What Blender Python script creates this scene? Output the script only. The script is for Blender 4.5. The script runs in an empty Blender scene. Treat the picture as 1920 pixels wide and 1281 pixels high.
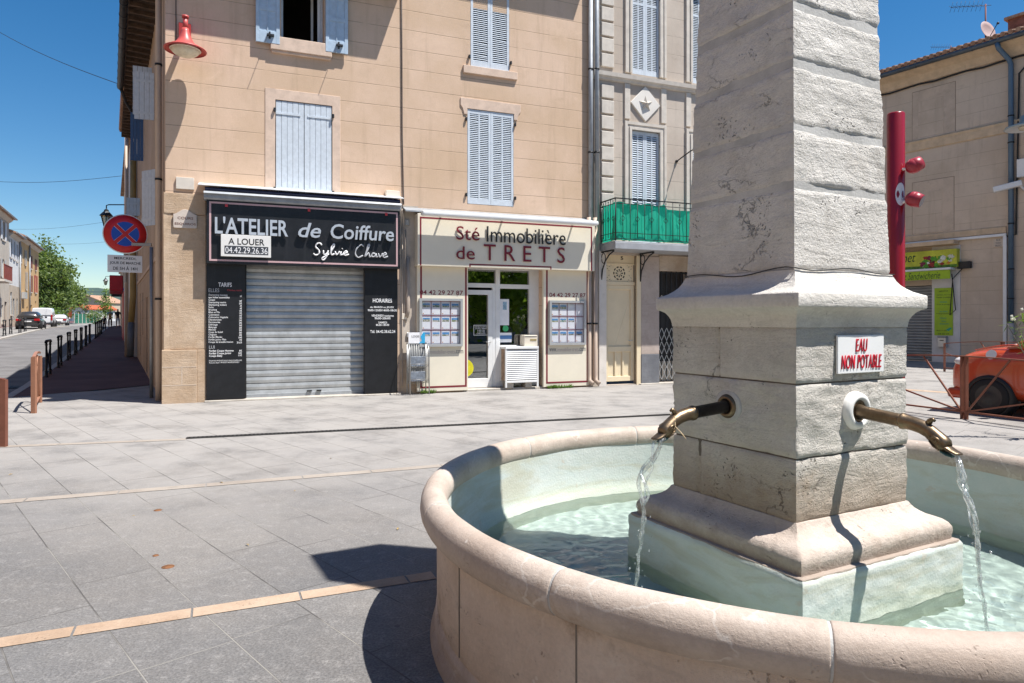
import bpy, bmesh, math, random
from mathutils import Vector, Matrix, noise as mnoise
rnd = random.Random(7)
R = math.radians
scene = bpy.context.scene
COL = scene.collection
EYE, FPX, HX, HY = 1.6, 1270.0, 960.0, 603.0     # camera height, focal length and principal point of the photograph

# ------------------------------------------------------------------ frames
class Frame:
    """local axes on a wall: a along it, b out of it towards the square, c up"""
    def __init__(s, o, ex, ey):
        s.o, s.ex, s.ey = Vector(o), Vector(ex).normalized(), Vector(ey).normalized()
    def p(s, a, b, c): return s.o + s.ex * a + s.ey * b + Vector((0, 0, c))
    def s(s, px, b=0):
        k = (px - HX) / FPX
        return (k * (s.o.y + s.ey.y * b) - (s.o.x + s.ey.x * b)) / (s.ex.x - k * s.ex.y)
    def z(s, px, py, b=0):
        y = s.o.y + s.ex.y * s.s(px, b) + s.ey.y * b
        return EYE - (py - HY) * y / FPX - s.o.z
    def r(s, xl, xr, yt, yb, b=0):
        m = (xl + xr) / 2
        return s.s(xl, b), s.s(xr, b), s.z(m, yb, b), s.z(m, yt, b)
FA = Frame((-6.75, 13.19, 0), (math.sin(R(68.1)), math.cos(R(68.1)), 0), (math.cos(R(68.1)), -math.sin(R(68.1)), 0))
RB = Frame((17.07, 26.4, 0), (.547, -.837, 0), (-.837, -.547, 0))
ST = Frame((-6.75, 13.19, 0), (-math.sin(R(30.7)), math.cos(R(30.7)), 0), (-math.cos(R(30.7)), -math.sin(R(30.7)), 0))
RD = Frame((-6.75, 13.19, 0), (-math.sin(R(29)), math.cos(R(29)), 0), (-math.cos(R(29)), -math.sin(R(29)), 0))
WD = Frame((0, 0, 0), (1, 0, 0), (0, 1, 0))
def gz(w):                                        # the street climbs away from the square
    return max(0.0, min((w - 5.5) * .0195, 1.06))
def ground(px, py, z=0.0):
    y = FPX * (EYE - z) / (py - HY)
    return Vector(((px - HX) / FPX * y, y, z))

# ------------------------------------------------------------------ materials
def new_mat(name):
    m = bpy.data.materials.new(name); m.use_nodes = True
    nt = m.node_tree
    for n in list(nt.nodes): nt.nodes.remove(n)
    out = nt.nodes.new('ShaderNodeOutputMaterial')
    return m, nt, out
class NB:
    def __init__(s, nt): s.nt = nt
    def n(s, t, **kw):
        x = s.nt.nodes.new('ShaderNode' + t)
        for k, v in kw.items(): setattr(x, k, v)
        return x
    def l(s, a, b): s.nt.links.new(a, b)
    def val(s, sock, v):
        if hasattr(v, 'links') or hasattr(v, 'is_linked'): s.l(v, sock)
        else: sock.default_value = v
    def math(s, op, a, b=0.0, c=0.0, clamp=False):
        x = s.n('Math', operation=op); x.use_clamp = clamp
        s.val(x.inputs[0], a); s.val(x.inputs[1], b)
        if op in ('MULTIPLY_ADD', 'COMPARE', 'SMOOTH_MIN'): s.val(x.inputs[2], c)
        return x.outputs[0]
    def mix(s, fac, a, b, mode='MIX'):
        x = s.n('MixRGB', blend_type=mode)
        s.val(x.inputs[0], fac)
        for i, v in ((1, a), (2, b)):
            if isinstance(v, (tuple, list)): x.inputs[i].default_value = (*v[:3], 1)
            else: s.l(v, x.inputs[i])
        return x.outputs[0]
    def noise(s, vec, scale, detail=5, rough=.55, dist=0.0, out=0):
        x = s.n('TexNoise'); x.inputs['Scale'].default_value = scale; x.inputs['Detail'].default_value = detail
        x.inputs['Roughness'].default_value = rough; x.inputs['Distortion'].default_value = dist
        s.l(vec, x.inputs['Vector']); return x.outputs[out]
    def ramp(s, fac, lo, hi):
        x = s.n('MapRange'); x.clamp = True; x.interpolation_type = 'SMOOTHSTEP'
        s.l(fac, x.inputs[0]); x.inputs[1].default_value = lo; x.inputs[2].default_value = hi
        return x.outputs[0]
    def mapping(s, vec, scale=(1, 1, 1), rot=(0, 0, 0), loc=(0, 0, 0)):
        x = s.n('Mapping'); s.l(vec, x.inputs[0])
        x.inputs['Scale'].default_value = scale; x.inputs['Rotation'].default_value = rot; x.inputs['Location'].default_value = loc
        return x.outputs[0]
    def bump(s, h, strength, dist=.01, prev=None):
        x = s.n('Bump'); x.inputs['Strength'].default_value = strength; x.inputs['Distance'].default_value = dist
        s.l(h, x.inputs['Height'])
        if prev is not None: s.l(prev, x.inputs['Normal'])
        return x.outputs[0]
    def bsdf(s, col, rough=.7, metal=0.0, normal=None, spec=.5, **kw):
        x = s.n('BsdfPrincipled')
        if isinstance(col, (tuple, list)): x.inputs['Base Color'].default_value = (*col[:3], 1)
        else: s.l(col, x.inputs['Base Color'])
        s.val(x.inputs['Roughness'], rough); x.inputs['Metallic'].default_value = metal
        x.inputs['Specular IOR Level'].default_value = spec
        if normal is not None: s.l(normal, x.inputs['Normal'])
        for k, v in kw.items(): x.inputs[k].default_value = v
        return x.outputs[0]
def sc(c, k): return tuple(min(1.0, max(0.0, x * k)) for x in c[:3])
def srgb(r, g, b):
    f = lambda v: (v / 255 / 12.92) if v / 255 <= .04045 else ((v / 255 + .055) / 1.055) ** 2.4
    return (f(r), f(g), f(b))
_mc = {}
def M(name, col, rough=.7, metal=0.0, var=.12, vs=2.5, bump=.15, bs=70, spec=.4, dirt=0.0, dcol=(.10, .085, .07), streak=False, bd=.004, **kw):
    """plain material of a real surface: base colour, blotches, fine grain, bump"""
    if name in _mc: return _mc[name]
    m, nt, out = new_mat(name); B = NB(nt)
    pos = B.n('NewGeometry').outputs['Position']
    tc = B.n('TexCoord').outputs['Object']
    v = tc
    n1 = B.noise(v, vs, 6, .6)
    c = B.mix(B.ramp(n1, .3, .7), sc(col, 1 - var), sc(col, 1 + var))
    n2 = B.noise(v, bs, 3, .6)
    c = B.mix(B.ramp(n2, .25, .75), B.mix(1, c, (1 - var * .5,) * 3, 'MULTIPLY'), c)
    if dirt:
        vv = B.mapping(v, (6, 6, .7)) if streak else v
        d = B.noise(vv, 1.3 if streak else 4.5, 7, .65)
        c = B.mix(B.math('MULTIPLY', B.ramp(d, .52, .8), dirt), c, dcol)
    nrm = B.bump(n2, bump, bd) if bump else None
    B.l(B.bsdf(c, rough, metal, nrm, spec, **kw), out.inputs[0])
    _mc[name] = m
    return m

# ------------------------------------------------------------------ mesh builder
RL = {}
class MB:
    def __init__(s): s.v, s.f, s.sm = [], [], []
    def add(s, vs, fs, smooth=False):
        o = len(s.v); s.v += [Vector(v) for v in vs]
        for f in fs: s.f.append([i + o for i in f]); s.sm.append(smooth)
        return s
    def box(s, fr, a0, a1, b0, b1, c0, c1):
        P = [fr.p(a, b, c) for a in (a0, a1) for b in (b0, b1) for c in (c0, c1)]
        return s.add(P, [(0, 1, 3, 2), (4, 6, 7, 5), (0, 4, 5, 1), (2, 3, 7, 6), (0, 2, 6, 4), (1, 5, 7, 3)])
    def obox(s, c, ax, ay, az):                    # centre and three half axes
        c, ax, ay, az = map(Vector, (c, ax, ay, az))
        P = [c + ax * i + ay * j + az * k for i in (-1, 1) for j in (-1, 1) for k in (-1, 1)]
        return s.add(P, [(0, 1, 3, 2), (4, 6, 7, 5), (0, 4, 5, 1), (2, 3, 7, 6), (0, 2, 6, 4), (1, 5, 7, 3)])
    def bar(s, p, q, w, h, up=(0, 0, 1)):          # square bar from p to q
        p, q = Vector(p), Vector(q); d = (q - p); u = Vector(up)
        if abs(d.normalized().dot(u)) > .98: u = Vector((1, 0, 0))
        x = d.cross(u).normalized(); y = x.cross(d).normalized()
        return s.obox((p + q) / 2, d / 2, x * w / 2, y * h / 2)
    def tube(s, pts, r, n=8, caps=True, smooth=True):
        pts = [Vector(p) for p in pts]; rs = r if isinstance(r, (list, tuple)) else [r] * len(pts)
        rings = []; u = None
        for i, p in enumerate(pts):
            d = (pts[min(i + 1, len(pts) - 1)] - pts[max(i - 1, 0)]).normalized()
            if u is None:
                u = d.orthogonal().normalized()
            u = (u - d * u.dot(d))
            u = u.normalized() if u.length > 1e-6 else d.orthogonal().normalized()
            w = d.cross(u)
            rings.append([p + (u * math.cos(2 * math.pi * k / n) + w * math.sin(2 * math.pi * k / n)) * rs[i] for k in range(n)])
        vs = [v for rg in rings for v in rg]; fs = []
        for i in range(len(pts) - 1):
            for k in range(n):
                fs.append((i * n + k, i * n + (k + 1) % n, (i + 1) * n + (k + 1) % n, (i + 1) * n + k))
        s.add(vs, fs, smooth)
        if caps:
            s.add(rings[0], [list(range(n))[::-1]]); s.add(rings[-1], [list(range(n))])
        return s
    def lathe(s, o, prof, n=24, axis=(0, 0, 1), smooth=True, a0=0, a1=2 * math.pi):
        o = Vector(o); ax = Vector(axis).normalized(); u = ax.orthogonal().normalized(); w = ax.cross(u)
        full = abs(a1 - a0 - 2 * math.pi) < 1e-6; k = n if full else n + 1
        vs = [o + ax * z + (u * math.cos(a0 + (a1 - a0) * i / n) + w * math.sin(a0 + (a1 - a0) * i / n)) * r for r, z in prof for i in range(k)]
        fs = []
        for j in range(len(prof) - 1):
            for i in range(n):
                i2 = (i + 1) % k
                fs.append((j * k + i, j * k + i2, (j + 1) * k + i2, (j + 1) * k + i))
        return s.add(vs, fs, smooth)
    def disc(s, o, r, axis, n=24, ry=None, up=None):
        o = Vector(o); ax = Vector(axis).normalized(); u = ax.orthogonal().normalized() if up is None else Vector(up).cross(ax).normalized(); w = ax.cross(u)
        return s.add([o + u * r * math.cos(2 * math.pi * i / n) + w * (ry or r) * math.sin(2 * math.pi * i / n) for i in range(n)], [list(range(n))])
    def prism(s, fr, poly, b0, b1):                # polygon in the wall plane pushed from b0 to b1
        n = len(poly)
        vs = [fr.p(a, b0, c) for a, c in poly] + [fr.p(a, b1, c) for a, c in poly]
        return s.add(vs, [list(range(n))[::-1], list(range(n, 2 * n))] + [(i, (i + 1) % n, n + (i + 1) % n, n + i) for i in range(n)])
    def sprism(s, pts0, pts1, smooth=False):       # loft between two equal rings, closed
        n = len(pts0)
        return s.add(list(pts0) + list(pts1), [list(range(n))[::-1], list(range(n, 2 * n))] + [(i, (i + 1) % n, n + (i + 1) % n, n + i) for i in range(n)], smooth)
    def loft(s, rings, smooth=True, caps=True, closed=True):
        n = len(rings[0]); vs = [v for r in rings for v in r]; fs = []
        for j in range(len(rings) - 1):
            for i in range(n if closed else n - 1):
                fs.append((j * n + i, j * n + (i + 1) % n, (j + 1) * n + (i + 1) % n, (j + 1) * n + i))
        s.add(vs, fs, smooth)
        if caps: s.add(rings[0], [list(range(n))[::-1]]); s.add(rings[-1], [list(range(n))])
        return s
    def ball(s, o, r, n=12, m=8, sc=(1, 1, 1)):
        o = Vector(o); vs = []; fs = []
        for j in range(m + 1):
            t = math.pi * j / m
            for i in range(n):
                a = 2 * math.pi * i / n
                vs.append(o + Vector((r * sc[0] * math.sin(t) * math.cos(a), r * sc[1] * math.sin(t) * math.sin(a), r * sc[2] * math.cos(t))))
        for j in range(m):
            for i in range(n): fs.append((j * n + i, j * n + (i + 1) % n, (j + 1) * n + (i + 1) % n, (j + 1) * n + i))
        return s.add(vs, fs, True)
    def build(s, name, mat, parent=None, loc=None, bevel=0, fix=True, seg=1):
        if parent is not None: loc = RL[parent]
        if loc is None:
            zs = [v.z for v in s.v]; n = len(s.v)
            loc = Vector((sum(v.x for v in s.v) / n, sum(v.y for v in s.v) / n, min(zs)))
        loc = Vector(loc)
        me = bpy.data.meshes.new(name)
        me.from_pydata([v - loc for v in s.v], [], s.f)
        me.polygons.foreach_set('use_smooth', s.sm)
        bm = bmesh.new(); bm.from_mesh(me)
        bmesh.ops.remove_doubles(bm, verts=bm.verts, dist=1e-5)
        if fix: bmesh.ops.recalc_face_normals(bm, faces=bm.faces)
        bm.to_mesh(me); bm.free()
        me.materials.append(mat)
        o = bpy.data.objects.new(name, me); COL.objects.link(o)
        RL[o] = loc
        if parent is not None: o.parent = parent
        else: o.location = loc
        if bevel:
            b = o.modifiers.new('bevel', 'BEVEL'); b.width = bevel; b.segments = seg; b.limit_method = 'ANGLE'; b.angle_limit = R(40)
        return o
def tag(o, label, cat, group=None):
    o['label'] = label; o['category'] = cat
    if group: o['group'] = group
    return o
def struct(o, kind='structure'):
    o['kind'] = kind; return o
def thing(name, label, cat, loc=(0, 0, 0), group=None):
    o = bpy.data.objects.new(name, None); COL.objects.link(o)
    o.empty_display_size = .3
    o.location = loc; RL[o] = Vector(loc)
    return tag(o, label, cat, group)
def copy_tree(o, parent=None):
    c = o.copy(); COL.objects.link(c)
    if parent is not None: c.parent = parent
    for ch in [x for x in o.children]: copy_tree(ch, c)
    return c
def wall_holes(mb, fr, a0, a1, c0, c1, holes, b=0.0, depth=.25):
    """wall face with rectangular openings and their reveals"""
    A = sorted({a0, a1, *[h[0] for h in holes], *[h[1] for h in holes]}); C_ = sorted({c0, c1, *[h[2] for h in holes], *[h[3] for h in holes]})
    A = [x for x in A if a0 <= x <= a1]; C_ = [x for x in C_ if c0 <= x <= c1]
    for i in range(len(A) - 1):
        for j in range(len(C_) - 1):
            ma, mc = (A[i] + A[i + 1]) / 2, (C_[j] + C_[j + 1]) / 2
            if any(h[0] < ma < h[1] and h[2] < mc < h[3] for h in holes): continue
            mb.add([fr.p(A[i], b, C_[j]), fr.p(A[i + 1], b, C_[j]), fr.p(A[i + 1], b, C_[j + 1]), fr.p(A[i], b, C_[j + 1])], [(0, 1, 2, 3)])
    for h in holes:
        x0, x1, z0, z1 = h[:4]; d = h[4] if len(h) > 4 else depth
        for (p, q) in (((x0, z0), (x0, z1)), ((x0, z1), (x1, z1)), ((x1, z1), (x1, z0)), ((x1, z0), (x0, z0))):
            mb.add([fr.p(p[0], b, p[1]), fr.p(q[0], b, q[1]), fr.p(q[0], b - d, q[1]), fr.p(p[0], b - d, p[1])], [(0, 1, 2, 3)])
    return mb
def text(body, fr, box, b, mat, parent, name='lettering', depth=.006, bold=0.0, shear=0.0, space=1.0, align='LEFT', line=1.0, label=None, rot=None):
    """lettering as real extruded letters filling box=(a0,a1,c0,c1) of the wall frame"""
    cu = bpy.data.curves.new('t', 'FONT'); cu.body = body; cu.size = 1; cu.offset = bold; cu.shear = shear
    cu.space_character = space; cu.align_x = align; cu.space_line = line; cu.fill_mode = 'FRONT' if depth <= .004 else 'BOTH'
    cu.resolution_u = 3; cu.extrude = 0 if depth <= .004 else .5
    ob = bpy.data.objects.new('t', cu); COL.objects.link(ob)
    me = bpy.data.meshes.new_from_object(ob.evaluated_get(bpy.context.evaluated_depsgraph_get()))
    bpy.data.objects.remove(ob)
    xs = [v.co.x for v in me.vertices]; ys = [v.co.y for v in me.vertices]
    x0, x1, y0, y1 = min(xs), max(xs), min(ys), max(ys)
    a0, a1, c0, c1 = box; loc = RL[parent]
    for v in me.vertices:
        a = a0 + (v.co.x - x0) / (x1 - x0) * (a1 - a0); c = c0 + (v.co.y - y0) / (y1 - y0) * (c1 - c0)
        v.co = fr.p(a, b + (v.co.z + .5) * depth if depth > .004 else b + depth, c) - loc
    me.name = name; me.materials.clear(); me.materials.append(mat)
    o = bpy.data.objects.new(name, me); COL.objects.link(o); o.parent = parent; RL[o] = loc
    if label: o['label'] = label
    return o
def quad_text(body, fr, px, b, mat, parent, **kw):  # px = (xl, xr, yt, yb) in photo pixels on that wall
    return text(body, fr, fr.r(*px, b), b, mat, parent, **kw)
# ------------------------------------------------------------------ special materials
def render_mat(name, col, z0, period, col2=None, line=.010, rot=0.0, vjoint=0.0, grime=.35):
    """lime render with incised courses, blotches, runs of dirt"""
    m, nt, out = new_mat(name); B = NB(nt)
    pos = B.n('NewGeometry').outputs['Position']
    sep = B.n('SeparateXYZ'); B.l(pos, sep.inputs[0]); z = sep.outputs[2]
    wob = B.math('MULTIPLY', B.math('SUBTRACT', B.noise(pos, .9, 3), .5), .02)
    fr = B.math('FRACT', B.math('DIVIDE', B.math('SUBTRACT', B.math('ADD', z, wob), z0), period))
    d = B.math('MULTIPLY', B.math('ABSOLUTE', B.math('SUBTRACT', fr, .5)), period)      # distance to a course line, metres
    ln = B.ramp(d, line, line * .35)
    brk = B.ramp(B.noise(pos, 2.2, 4), .28, .5)
    ln = B.math('MULTIPLY', ln, brk)
    big = B.noise(pos, .55, 6, .6); mid = B.noise(pos, 3.1, 6, .65); fine = B.noise(pos, 45, 4, .6)
    c = B.mix(B.ramp(big, .3, .7), sc(col, .93), sc(col2 or col, 1.05))
    c = B.mix(B.math('MULTIPLY', B.ramp(mid, .5, .78), .28), c, sc(col, .78))
    c = B.mix(B.ramp(fine, .2, .8), B.mix(1, c, (.94,) * 3, 'MULTIPLY'), c)
    run = B.noise(B.mapping(pos, (5, 5, .45)), 1.0, 6, .65)
    c = B.mix(B.math('MULTIPLY', B.ramp(run, .5, .75), grime), c, sc(col, .60)); c = B.mix(B.math('MULTIPLY', B.ramp(B.noise(pos, 1.1, 7, .7, .6), .55, .68), .30), c, sc(col2 or col, 1.16)); c = B.mix(B.math('MULTIPLY', B.ramp(B.noise(B.mapping(pos, (1, 1, 2)), 1.7, 7, .72), .58, .70), .28), c, sc(col, .72))
    c = B.mix(B.math('MULTIPLY', ln, .55), c, sc(col, .35))
    h = B.math('SUBTRACT', B.math('MULTIPLY', fine, .35), ln)
    B.l(B.bsdf(c, .9, 0, B.bump(h, .5, .006), .2), out.inputs[0])
    return m
def stone_mat(name, col, col2, stain=(.22, .15, .09), stain_amt=.5, pits=.6, bump=.7, wet=None, scale=1.0, veins=0.0, zstain=None, rough=.9, cracks=.0):
    m, nt, out = new_mat(name); B = NB(nt)
    pos = B.n('TexCoord').outputs['Object']
    big = B.noise(pos, 1.6 * scale, 7, .62); mid = B.noise(pos, 7 * scale, 7, .65); fine = B.noise(pos, 60 * scale, 6, .7)
    bed = B.noise(B.mapping(pos, (1.2, 1.2, 7)), 2.2 * scale, 6, .65, 1.2)               # bedding planes
    vor = B.n('TexVoronoi'); vor.inputs['Scale'].default_value = 58 * scale
    B.l(B.mix(.12, pos, B.noise(pos, 9, 3, out=1)), vor.inputs['Vector'])
    pit = B.math('MULTIPLY', B.ramp(vor.outputs['Distance'], .34, .14), B.ramp(B.noise(pos, 4.5 * scale, 6, .7), .56, .64))
    c = B.mix(B.ramp(big, .32, .68), col, col2)
    c = B.mix(B.math('MULTIPLY', B.ramp(mid, .45, .8), .45), c, sc(col, .72))
    c = B.mix(B.math('MULTIPLY', B.ramp(bed, .52, .72), .5), c, sc(col2, .66))
    cv = B.n('TexVoronoi', feature='DISTANCE_TO_EDGE'); cv.inputs['Scale'].default_value = 2.2 * scale; B.l(B.mapping(B.mix(.16, pos, B.noise(pos, 6 * scale, 5, .7, out=1)), (1.3, 1.3, 3.4)), cv.inputs['Vector'])
    crk = B.math('MULTIPLY', B.ramp(cv.outputs['Distance'], .010, .002), B.math('MULTIPLY', B.ramp(B.noise(pos, 2.6 * scale, 4), .54, .64), cracks))
    c = B.mix(crk, c, sc(col, .38))
    c = B.mix(B.math('MULTIPLY', B.ramp(B.noise(pos, 2.4 * scale, 6, .7), .56, .75), stain_amt), c, stain)
    c = B.mix(B.ramp(fine, .25, .75), B.mix(1, c, (.86,) * 3, 'MULTIPLY'), c)
    c = B.mix(B.math('MULTIPLY', pit, pits), c, sc(col, .3))
    if zstain:                                       # tide marks: (z0, z1, colour, amount), a real deposit on the stone
        sep = B.n('SeparateXYZ'); B.l(B.n('NewGeometry').outputs['Position'], sep.inputs[0])
        zz = B.math('ADD', sep.outputs[2], B.math('MULTIPLY', B.math('SUBTRACT', mid, .5), .25))
        c = B.mix(B.math('MULTIPLY', B.ramp(zz, zstain[1], zstain[0]), zstain[3]), c, zstain[2])
    if veins:
        vv = B.n('TexVoronoi', feature='DISTANCE_TO_EDGE'); vv.inputs['Scale'].default_value = 3.1
        B.l(B.mix(.35, pos, B.noise(pos, 2.5, 5, out=1)), vv.inputs['Vector'])
        vm = B.math('MULTIPLY', B.ramp(vv.outputs['Distance'], .016, .004), B.ramp(B.noise(pos, 3.3, 3), .48, .6))
        c = B.mix(B.math('MULTIPLY', vm, veins), c, (.62, .56, .50))
        sp = B.n('TexVoronoi'); sp.inputs['Scale'].default_value = 17; B.l(pos, sp.inputs['Vector'])
        c = B.mix(B.math('MULTIPLY', B.ramp(sp.outputs['Distance'], .17, .09), B.math('MULTIPLY', B.ramp(B.noise(pos, 6, 2), .55, .7), .6)), c, (.68, .62, .56))
    grit = B.noise(pos, 150 * scale, 4, .7)
    h = B.math('ADD', B.math('ADD', B.math('ADD', B.math('MULTIPLY', fine, .5), B.math('MULTIPLY', grit, .25)), B.math('MULTIPLY', mid, .8)), B.math('SUBTRACT', B.math('MULTIPLY', bed, .6), B.math('ADD', B.math('MULTIPLY', pit, 1.2), B.math('MULTIPLY', crk, 1.5))))
    B.l(B.bsdf(c, rough, 0, B.bump(h, bump, .02), .25), out.inputs[0])
    return m
def paving_mat():
    m, nt, out = new_mat('grey_paving'); B = NB(nt)
    pos = B.n('NewGeometry').outputs['Position']
    v = B.mapping(pos, rot=(0, 0, R(-133)))
    v = B.mix(.004, v, B.noise(pos, 3, 2, out=1))
    br = B.n('TexBrick'); br.offset = .37; br.offset_frequency = 2; br.squash = .72; br.squash_frequency = 3
    br.inputs['Scale'].default_value = 1; br.inputs['Brick Width'].default_value = .95; br.inputs['Row Height'].default_value = .43
    br.inputs['Mortar Size'].default_value = .0042; br.inputs['Mortar Smooth'].default_value = .3; br.inputs['Bias'].default_value = 0
    br.inputs['Color1'].default_value = (.0, .0, .0, 1); br.inputs['Color2'].default_value = (1, 1, 1, 1); br.inputs['Mortar'].default_value = (.5, .5, .5, 1)
    B.l(v, br.inputs['Vector'])
    tone = br.outputs['Color']; mort = br.outputs['Fac']
    fine = B.noise(pos, 75, 6, .8); mid = B.noise(pos, 14, 7, .75); big = B.noise(pos, .5, 5, .6)
    grain = B.noise(B.mapping(pos, (2, 14, 1), rot=(0, 0, R(20))), 9, 6, .7)
    c = B.mix(tone, (.142, .136, .131), (.168, .161, .154))
    c = B.mix(B.ramp(big, .35, .65), B.mix(1, c, (.88, .89, .91), 'MULTIPLY'), B.mix(1, c, (1.14, 1.1, 1.05), 'MULTIPLY'))
    c = B.mix(B.math('MULTIPLY', B.ramp(grain, .45, .75), .35), c, (.12, .12, .125))
    c = B.mix(B.math('MULTIPLY', B.ramp(mid, .48, .72), .42), c, (.33, .315, .30)); c = B.mix(B.math('MULTIPLY', B.ramp(B.noise(pos, 3.1, 7, .75), .5, .68), .35), c, (.105, .10, .098))
    gum = B.n('TexVoronoi'); gum.inputs['Scale'].default_value = 2.6; B.l(pos, gum.inputs['Vector']); c = B.mix(B.math('MULTIPLY', B.ramp(gum.outputs['Distance'], .045, .030), .6), c, (.075, .07, .068))
    c = B.mix(B.ramp(fine, .36, .64), B.mix(1, c, (.66,) * 3, 'MULTIPLY'), B.mix(1, c, (1.28,) * 3, 'MULTIPLY'))
    st = B.math('MULTIPLY', B.ramp(B.noise(pos, 2.3, 7, .7), .64, .78), .4)
    c = B.mix(st, c, (.12, .105, .09))
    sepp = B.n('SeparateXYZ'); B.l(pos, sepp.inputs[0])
    sheen_dust = B.math('MULTIPLY', B.ramp(B.math('ADD', sepp.outputs[1], B.math('MULTIPLY', B.noise(pos, .35, 4), 5.0)), 4.8, 12.5), B.ramp(B.noise(pos, 1.3, 6, .65), .2, .6))  # far paving's grazing brightness painted into the colour, along with dust
    c = B.mix(B.math('MULTIPLY', sheen_dust, .8), c, (.335, .315, .295))
    sand = B.ramp(B.noise(pos, 1.1, 3), .42, .58)
    c = B.mix(B.math('MULTIPLY', mort, .85), c, B.mix(sand, (.075, .07, .065), (.26, .245, .22)))
    h = B.math('SUBTRACT', B.math('ADD', B.math('MULTIPLY', fine, .3), B.math('MULTIPLY', grain, .4)), B.math('MULTIPLY', mort, 1.5))
    B.l(B.bsdf(c, .75, 0, B.bump(h, .7, .008), .35), out.inputs[0])
    return m
def asphalt_mat(name, col):
    m, nt, out = new_mat(name); B = NB(nt)
    pos = B.n('NewGeometry').outputs['Position']
    fine = B.noise(pos, 160, 4, .8); big = B.noise(pos, .8, 6, .65); mid = B.noise(pos, 5, 5)
    c = B.mix(B.ramp(big, .3, .7), sc(col, .8), sc(col, 1.25))
    c = B.mix(B.ramp(fine, .3, .7), B.mix(1, c, (.75,) * 3, 'MULTIPLY'), B.mix(1, c, (1.2,) * 3, 'MULTIPLY'))
    c = B.mix(B.math('MULTIPLY', B.ramp(mid, .6, .8), .3), c, sc(col, 1.7))
    B.l(B.bsdf(c, .85, 0, B.bump(fine, .3, .005), .3), out.inputs[0])
    return m
def glass_mat(name, tint=(.75, .8, .8), refl=.16, rough=.0, fres=.9):
    m, nt, out = new_mat(name); B = NB(nt)
    lw = B.n('LayerWeight'); lw.inputs[0].default_value = .25
    f = B.math('ADD', B.math('MULTIPLY', lw.outputs['Fresnel'], fres), refl, clamp=True)
    t = B.n('BsdfTransparent'); t.inputs[0].default_value = (*tint, 1)
    g = B.n('BsdfGlossy'); g.inputs['Roughness'].default_value = rough; g.inputs[0].default_value = (.95, .97, 1, 1)
    mx = B.n('MixShader'); B.l(f, mx.inputs[0]); B.l(t.outputs[0], mx.inputs[1]); B.l(g.outputs[0], mx.inputs[2])
    B.l(mx.outputs[0], out.inputs[0])
    return m
def leaf_mat(name, col, col2, trans=.35):
    m, nt, out = new_mat(name); B = NB(nt)
    pos = B.n('TexCoord').outputs['Object']
    oi = B.n('NewGeometry')
    c = B.mix(oi.outputs['Random Per Island'], col, col2)
    c = B.mix(B.math('MULTIPLY', B.ramp(B.noise(pos, 1.2, 3), .4, .7), .4), c, sc(col2, 1.25))
    p = B.bsdf(c, .5, 0, None, .4)
    t = B.n('BsdfTranslucent'); B.l(B.mix(1, c, (1.3, 1.35, .7), 'MULTIPLY'), t.inputs[0])
    mx = B.n('MixShader'); mx.inputs[0].default_value = trans
    B.l(p, mx.inputs[1]); B.l(t.outputs[0], mx.inputs[2]); B.l(mx.outputs[0], out.inputs[0])
    return m
def tile_mat(name):
    m, nt, out = new_mat(name); B = NB(nt)
    pos = B.n('TexCoord').outputs['Object']
    n = B.noise(pos, 5, 6, .7); n2 = B.noise(pos, 60, 4)
    c = B.mix(B.ramp(n, .3, .7), (.30, .15, .09), (.46, .31, .22))
    c = B.mix(B.math('MULTIPLY', B.ramp(B.noise(pos, 2, 6), .5, .7), .5), c, (.16, .13, .11))
    B.l(B.bsdf(c, .9, 0, B.bump(n2, .4, .01), .2), out.inputs[0])
    return m
SUN_E, SKY_S, SKY_DUST, EXPO = 5.0, .072, .1, .82
# ------------------------------------------------------------------ the fountain
D0 = .935
FC = Vector((1.537 * D0, 3.946 * D0, 0))
PC = Vector((1.48, 3.68, 0)); PH = R(28)
uL = Vector((-math.sin(PH), math.cos(PH), 0)); uR = Vector((math.cos(PH), math.sin(PH), 0))
PRF = Frame(PC, uR, -uL)                              # sunny face, reads left to right
PLF = Frame(PC, -uL, -uR)                             # shaded face
RIMZ = EYE - D0
def Rth(t): return D0 * 1.978
def rimp(t, dr, z):
    r = Rth(t) + dr
    return FC + Vector((r * math.cos(t), r * math.sin(t), z))
fountain = thing('fountain', 'round stone fountain with a tall square obelisk and two bronze spouts', 'fountain', (FC.x, FC.y, 0))
M_lime = stone_mat('pale_limestone', (.65, .615, .565), (.78, .745, .695), (.42, .36, .29), .35, .5, 1.0, cracks=.5)
M_die = stone_mat('weathered_limestone', (.55, .51, .455), (.69, .655, .60), (.34, .24, .155), .6, .55, 1.0, cracks=.6, zstain=(.60, 1.05, (.30, .21, .135), .75))
M_cap = stone_mat('cornice_limestone', (.62, .585, .535), (.72, .685, .635), (.30, .24, .17), .25, .5, .55)
M_ogee = stone_mat('base_moulding_stone', (.50, .415, .35), (.62, .54, .475), (.15, .11, .08), .65, .35, .6, zstain=(.50, .60, (.20, .14, .10), .5))
M_rim = stone_mat('pinkish_rim_stone', (.42, .335, .275), (.57, .485, .415), (.27, .175, .105), .6, .4, .28, veins=.55, rough=.55)
M_bwall = stone_mat('basin_wall_stone', (.56, .45, .375), (.70, .60, .52), (.22, .145, .09), .75, .55, .6, veins=.3, zstain=(.0, .22, (.24, .18, .13), .6))
M_mortar = M('grey_mortar', (.47, .46, .44), .95, var=.15, vs=6, bump=.6, bs=80)
M_mort2 = M('dark_joint', (.16, .14, .12), .95, var=.2, bump=.4)
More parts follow.
